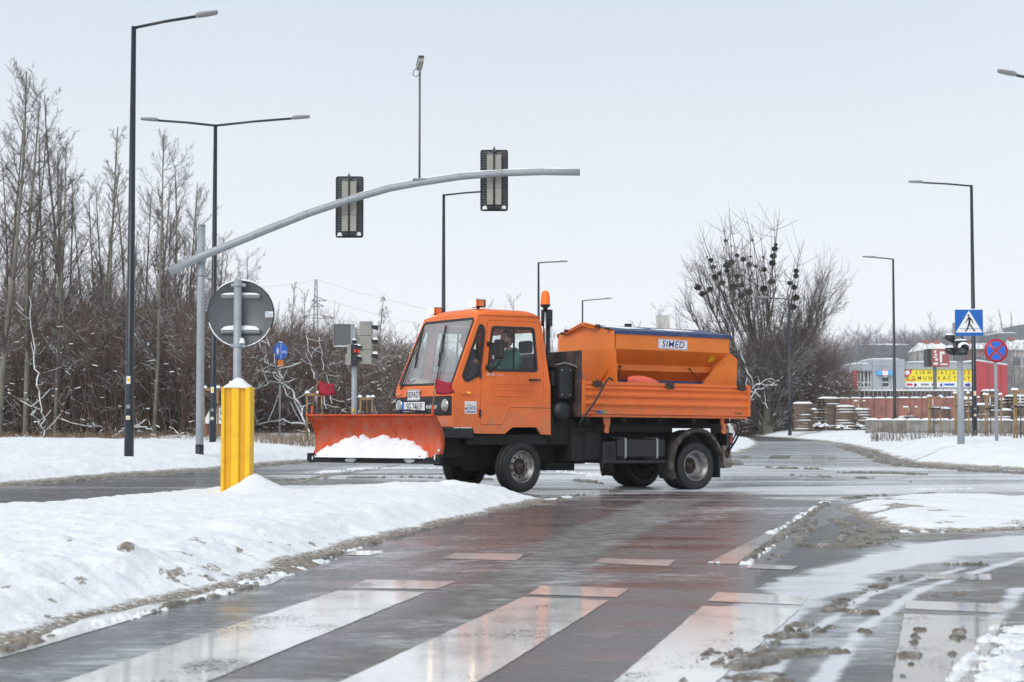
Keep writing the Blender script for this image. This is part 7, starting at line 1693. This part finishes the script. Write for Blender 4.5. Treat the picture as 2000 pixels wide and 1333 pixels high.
# brown direction sign on its pillar
DS = 118.0; BS = empty('billboard', (X(1825.5, DS), DS, 2.2)); tag(BS, 'reddish brown advertising sign with a white arrow on a grey pillar before the building', 'billboard'); ox2 = X(1825.5, DS)
def bs_(mb, x0, x1, y0, y1, a, b): return mb.bb(X(x0, DS) - ox2, X(x1, DS) - ox2, a, b, Z(y1, DS) - 2.2, Z(y0, DS) - 2.2)
bs_(MB(), 1823, 1829, 716, 790, -.1, .1).build('pillar', M['galvdark'], BS); sb_ = bs_(MB(), 1818, 1853, 682, 717.5, -.3, -.05).build('sign_panel', M['brownsign'], BS); bs_(MB(), 1811, 1818, 682, 717, -.28, .9).build('sign_side', M['ink'], BS)
ar_ = MB(); f4 = lambda u, v, h: (X(u, DS) - ox2, -.31 - h, Z(v, DS) - 2.2)
ar_.poly([(1834, 708.5), (1834, 687.5), (1843, 687.5), (1844, 691), (1842, 695), (1841, 691.5), (1838, 691.5), (1838, 708.5)], [], 0, .01, f4); ar_.build('white_arrow', M['white'], sb_)
for (a, b, c_, d_) in ((1823, 1827, 685, 690), (1824, 1829, 692, 695), (1822, 1828, 697, 699.5), (1825, 1830, 701, 705), (1822, 1830, 709, 713), (1835, 1849, 711, 713.5), (1846, 1849, 687, 689), (1846, 1850, 692, 697)): bs_(MB(), a, b, c_, d_, -.312, -.302).build('white_mark', M['white'] if a < 1846 else M['salmon'], sb_)
# far houses with snowy roofs, hall, flat block, chimney block
def house(px0, px1, yr, ye, d, zb, label, wall, name='house', hip=.25, ch=()):
    x0, x1 = X(px0, d), X(px1, d); t = empty(name, ((x0 + x1) / 2, d, zb)); tag(t, label, name); w_ = (x1 - x0) / 2; he, hr = Z(ye, d) - zb, Z(yr, d) - zb; dp_ = max(6, w_ * .9)
    MB().bb(-w_ * .94, w_ * .94, 0.3, dp_ - .3, -1, he).build('wall', wall, t)
    q = w_ * (1 - hip); mb = MB(); mb.add([(-w_, 0, he), (w_, 0, he), (w_, dp_, he), (-w_, dp_, he), (-q, dp_ / 2, hr), (q, dp_ / 2, hr)], [(0, 1, 5, 4), (1, 2, 5), (2, 3, 4, 5), (3, 0, 4), (0, 3, 2, 1)]); rf_ = mb.build('roof', M['snowcap'], t)
    for c_ in ch: xx = X(c_, d) - (x0 + x1) / 2; MB().bb(xx - .32, xx + .32, dp_ / 2 - .4, dp_ / 2 + .4, hr - 1.2, hr + .35).build('chimney', M['brick'], rf_)
    for k in range(3):
        xx = -w_ * .6 + k * w_ * .6; f_ = MB().bb(xx - .5, xx + .5, .24, .3, he - 2.0, he - .7).build('window', M['frame'], t); MB().bb(xx - .42, xx + .42, .22, .235, he - 1.92, he - .78).build('pane', M['darkglass'], f_)
    return t
house(1798, 1862, 668, 685, 190, 3.5, 'house with snowy hipped roof and brick chimneys behind the brown billboard', M['plaster'], ch=(1822, 1842)); house(1900, 1965, 668, 682, 195, 4, 'long snowy-roofed house between the lamp and the no-stopping sign', M['brick'], ch=(1906,)); house(1975, 2040, 662, 684, 200, 4, 'house with snowy roof at the right edge behind a dark fir', M['plaster'], ch=(1990,))
house(1860, 1905, 672, 684, 205, 4, 'small snowy-roofed house seen behind the right signal post', M['brick'], ch=(1893,))
hl = empty('hall', (X(1735, 240), 240, 5)); tag(hl, 'dark grey flat industrial hall on the hillside above the grey building', 'hall'); w_ = X(1790, 240) - X(1735, 240)
MB().bb(-w_, w_, 0, 14, -4, Z(674, 240) - 5).build('wall', M['hall'], hl); mb = MB(); cap(mb, 0, 7, Z(674, 240) - 5, 2 * w_, 14, .3, 8); mb.build('snow_cap', M['snowcap'], hl)
fb_ = empty('flat_block', (X(1982, 230), 230, 5)); tag(fb_, 'dark flat-topped block above the houses at the right edge', 'building'); w_ = X(2012, 230) - X(1982, 230)
MB().bb(-w_, w_, 0, 10, -3, Z(651, 230) - 5).build('wall', M['hall'], fb_); MB().bb(w_ * .55, w_, 1, 9, Z(651, 230) - 5, Z(634, 230) - 5).build('upper_storey', M['hall'], fb_); mb = MB(); cap(mb, -w_ * .2, 5, Z(651, 230) - 5, 1.4 * w_, 9, .25, 8); mb.build('snow_cap', M['snowcap'], fb_)
tw = empty('tower_block', (X(1296.5, 330), 330, 0)); tag(tw, 'small beige tower standing above the salt spreader lid', 'building'); w_ = 12 / FPX * 330
MB().bb(-w_, w_, 0, 3, -1, Z(616, 330)).build('wall', simple('beige_tower', (.50, .48, .42), .8), tw); MB().bb(-w_ - .06, w_ + .06, -.06, 3.06, Z(616, 330), Z(615, 330)).build('roof_edge', M['snowcap'], tw)
# reddish hut with snow roof in the left wood
ht = empty('hut', (X(418, 50), 50, .25)); tag(ht, 'small red hut with a snowy roof behind the yellow bollard', 'hut'); w_ = 17 / FPX * 50
MB().bb(-w_, w_, 0, .8, 0, Z(828, 50) - .25).build('wall', M['brick'], ht); mb = MB(); zr = Z(828, 50) - .25; mb.add([(-w_ - .06, -.1, zr), (w_ + .06, -.1, zr), (w_, .9, Z(796, 50) - .25), (-w_, .9, Z(796, 50) - .25), (w_ + .06, 1.0, zr), (-w_ - .06, 1.0, zr)], [(0, 1, 2, 3), (1, 4, 2), (4, 5, 3, 2), (5, 0, 3), (0, 5, 4, 1)]); mb.build('roof', M['snowcap'], ht)
# lattice pylon and its cables
PD = 400.0; PY = empty('pylon', (X(616, PD), PD, 0)); tag(PY, 'steel lattice electricity pylon rising behind the left wood', 'pylon'); ht_ = Z(546, PD); lg = MB()
for sx in (1, -1):
    for sy in (1, -1): lg.tube([(sx * 2.4, sy * 2.4, 0), (sx * .5, sy * .5, ht_ * .68), (sx * .25, sy * .25, ht_)], .10, 4)
n_ = 22
for k in range(n_):
    def wq(t): return 2.4 + (.5 - 2.4) * t / .68 if t < .68 else .5 - .25 * (t - .68) / .32
    t0, t1 = k / n_, (k + 1) / n_; a, b = wq(t0), wq(t1)
    lg.tube([(-a, -a, t0 * ht_), (b, -b, t1 * ht_)], .06, 4); lg.tube([(a, -a, t0 * ht_), (-b, -b, t1 * ht_)], .06, 4); lg.tube([(-b, -b, t1 * ht_), (b, -b, t1 * ht_)], .06, 4)
lg.build('lattice_tower', M['galvdark'], PY)
for (yy, w0, w1) in ((586, 7, 21), (597, 9, 16), (620, 31, 36)):
    z_ = Z(yy, PD); MB().tube([(-w0 / 8, 0, z_ - .2), (0, 0, z_ + .8), (w1 / 8, 0, z_ - .2)], .14, 4).tube([(-w0 / 8, 0, z_ - .2), (w1 / 8, 0, z_ - .2)], .12, 4).build('cross_arm', M['galvdark'], PY)
for k, (a, b, c_, d_) in enumerate(((616, 546, 480, 561), (616, 546, 900, 618), (637, 586, 900, 650), (652, 620, 900, 672))):
    p0 = Vector((X(a, PD), PD, Z(b, PD))); p1 = Vector((X(c_, 330), 330, Z(d_, 330))); pts = [p0.lerp(p1, t) - Vector((0, 0, 4 * .5 * t * (1 - t))) for t in [i / 8 for i in range(9)]]
    o = MB().tube(pts, .028, 4).build('power_cable', M['galvdark']); tag(o, ['power cable leaving the pylon top to the left', 'power cable leaving the pylon top to the right', 'power cable from the upper cross arm', 'power cable from the lowest cross arm'][k], 'power cable', 'power cables of the pylon')
for k in protos:
    if '_h' in protos[k].keys(): del protos[k]['_h']
del MT['_h']

# HAZE: thin winter air
hzb = MB(); hzb.bb(-1300, 1300, -40, 1300, -3.0, 62.0); hm = bpy.data.materials.new('winter_air'); hm.use_nodes = True; ht_ = hm.node_tree; ht_.nodes.clear()
ho = ht_.nodes.new('ShaderNodeOutputMaterial'); pv = ht_.nodes.new('ShaderNodeVolumePrincipled'); pv.inputs['Color'].default_value = (.96, .98, 1.0, 1); pv.inputs['Density'].default_value = .00032; pv.inputs['Anisotropy'].default_value = .0
ht_.links.new(pv.outputs[0], ho.inputs['Volume'])
hz_o = hzb.build('haze', hm); hz_o['kind'] = 'stuff'
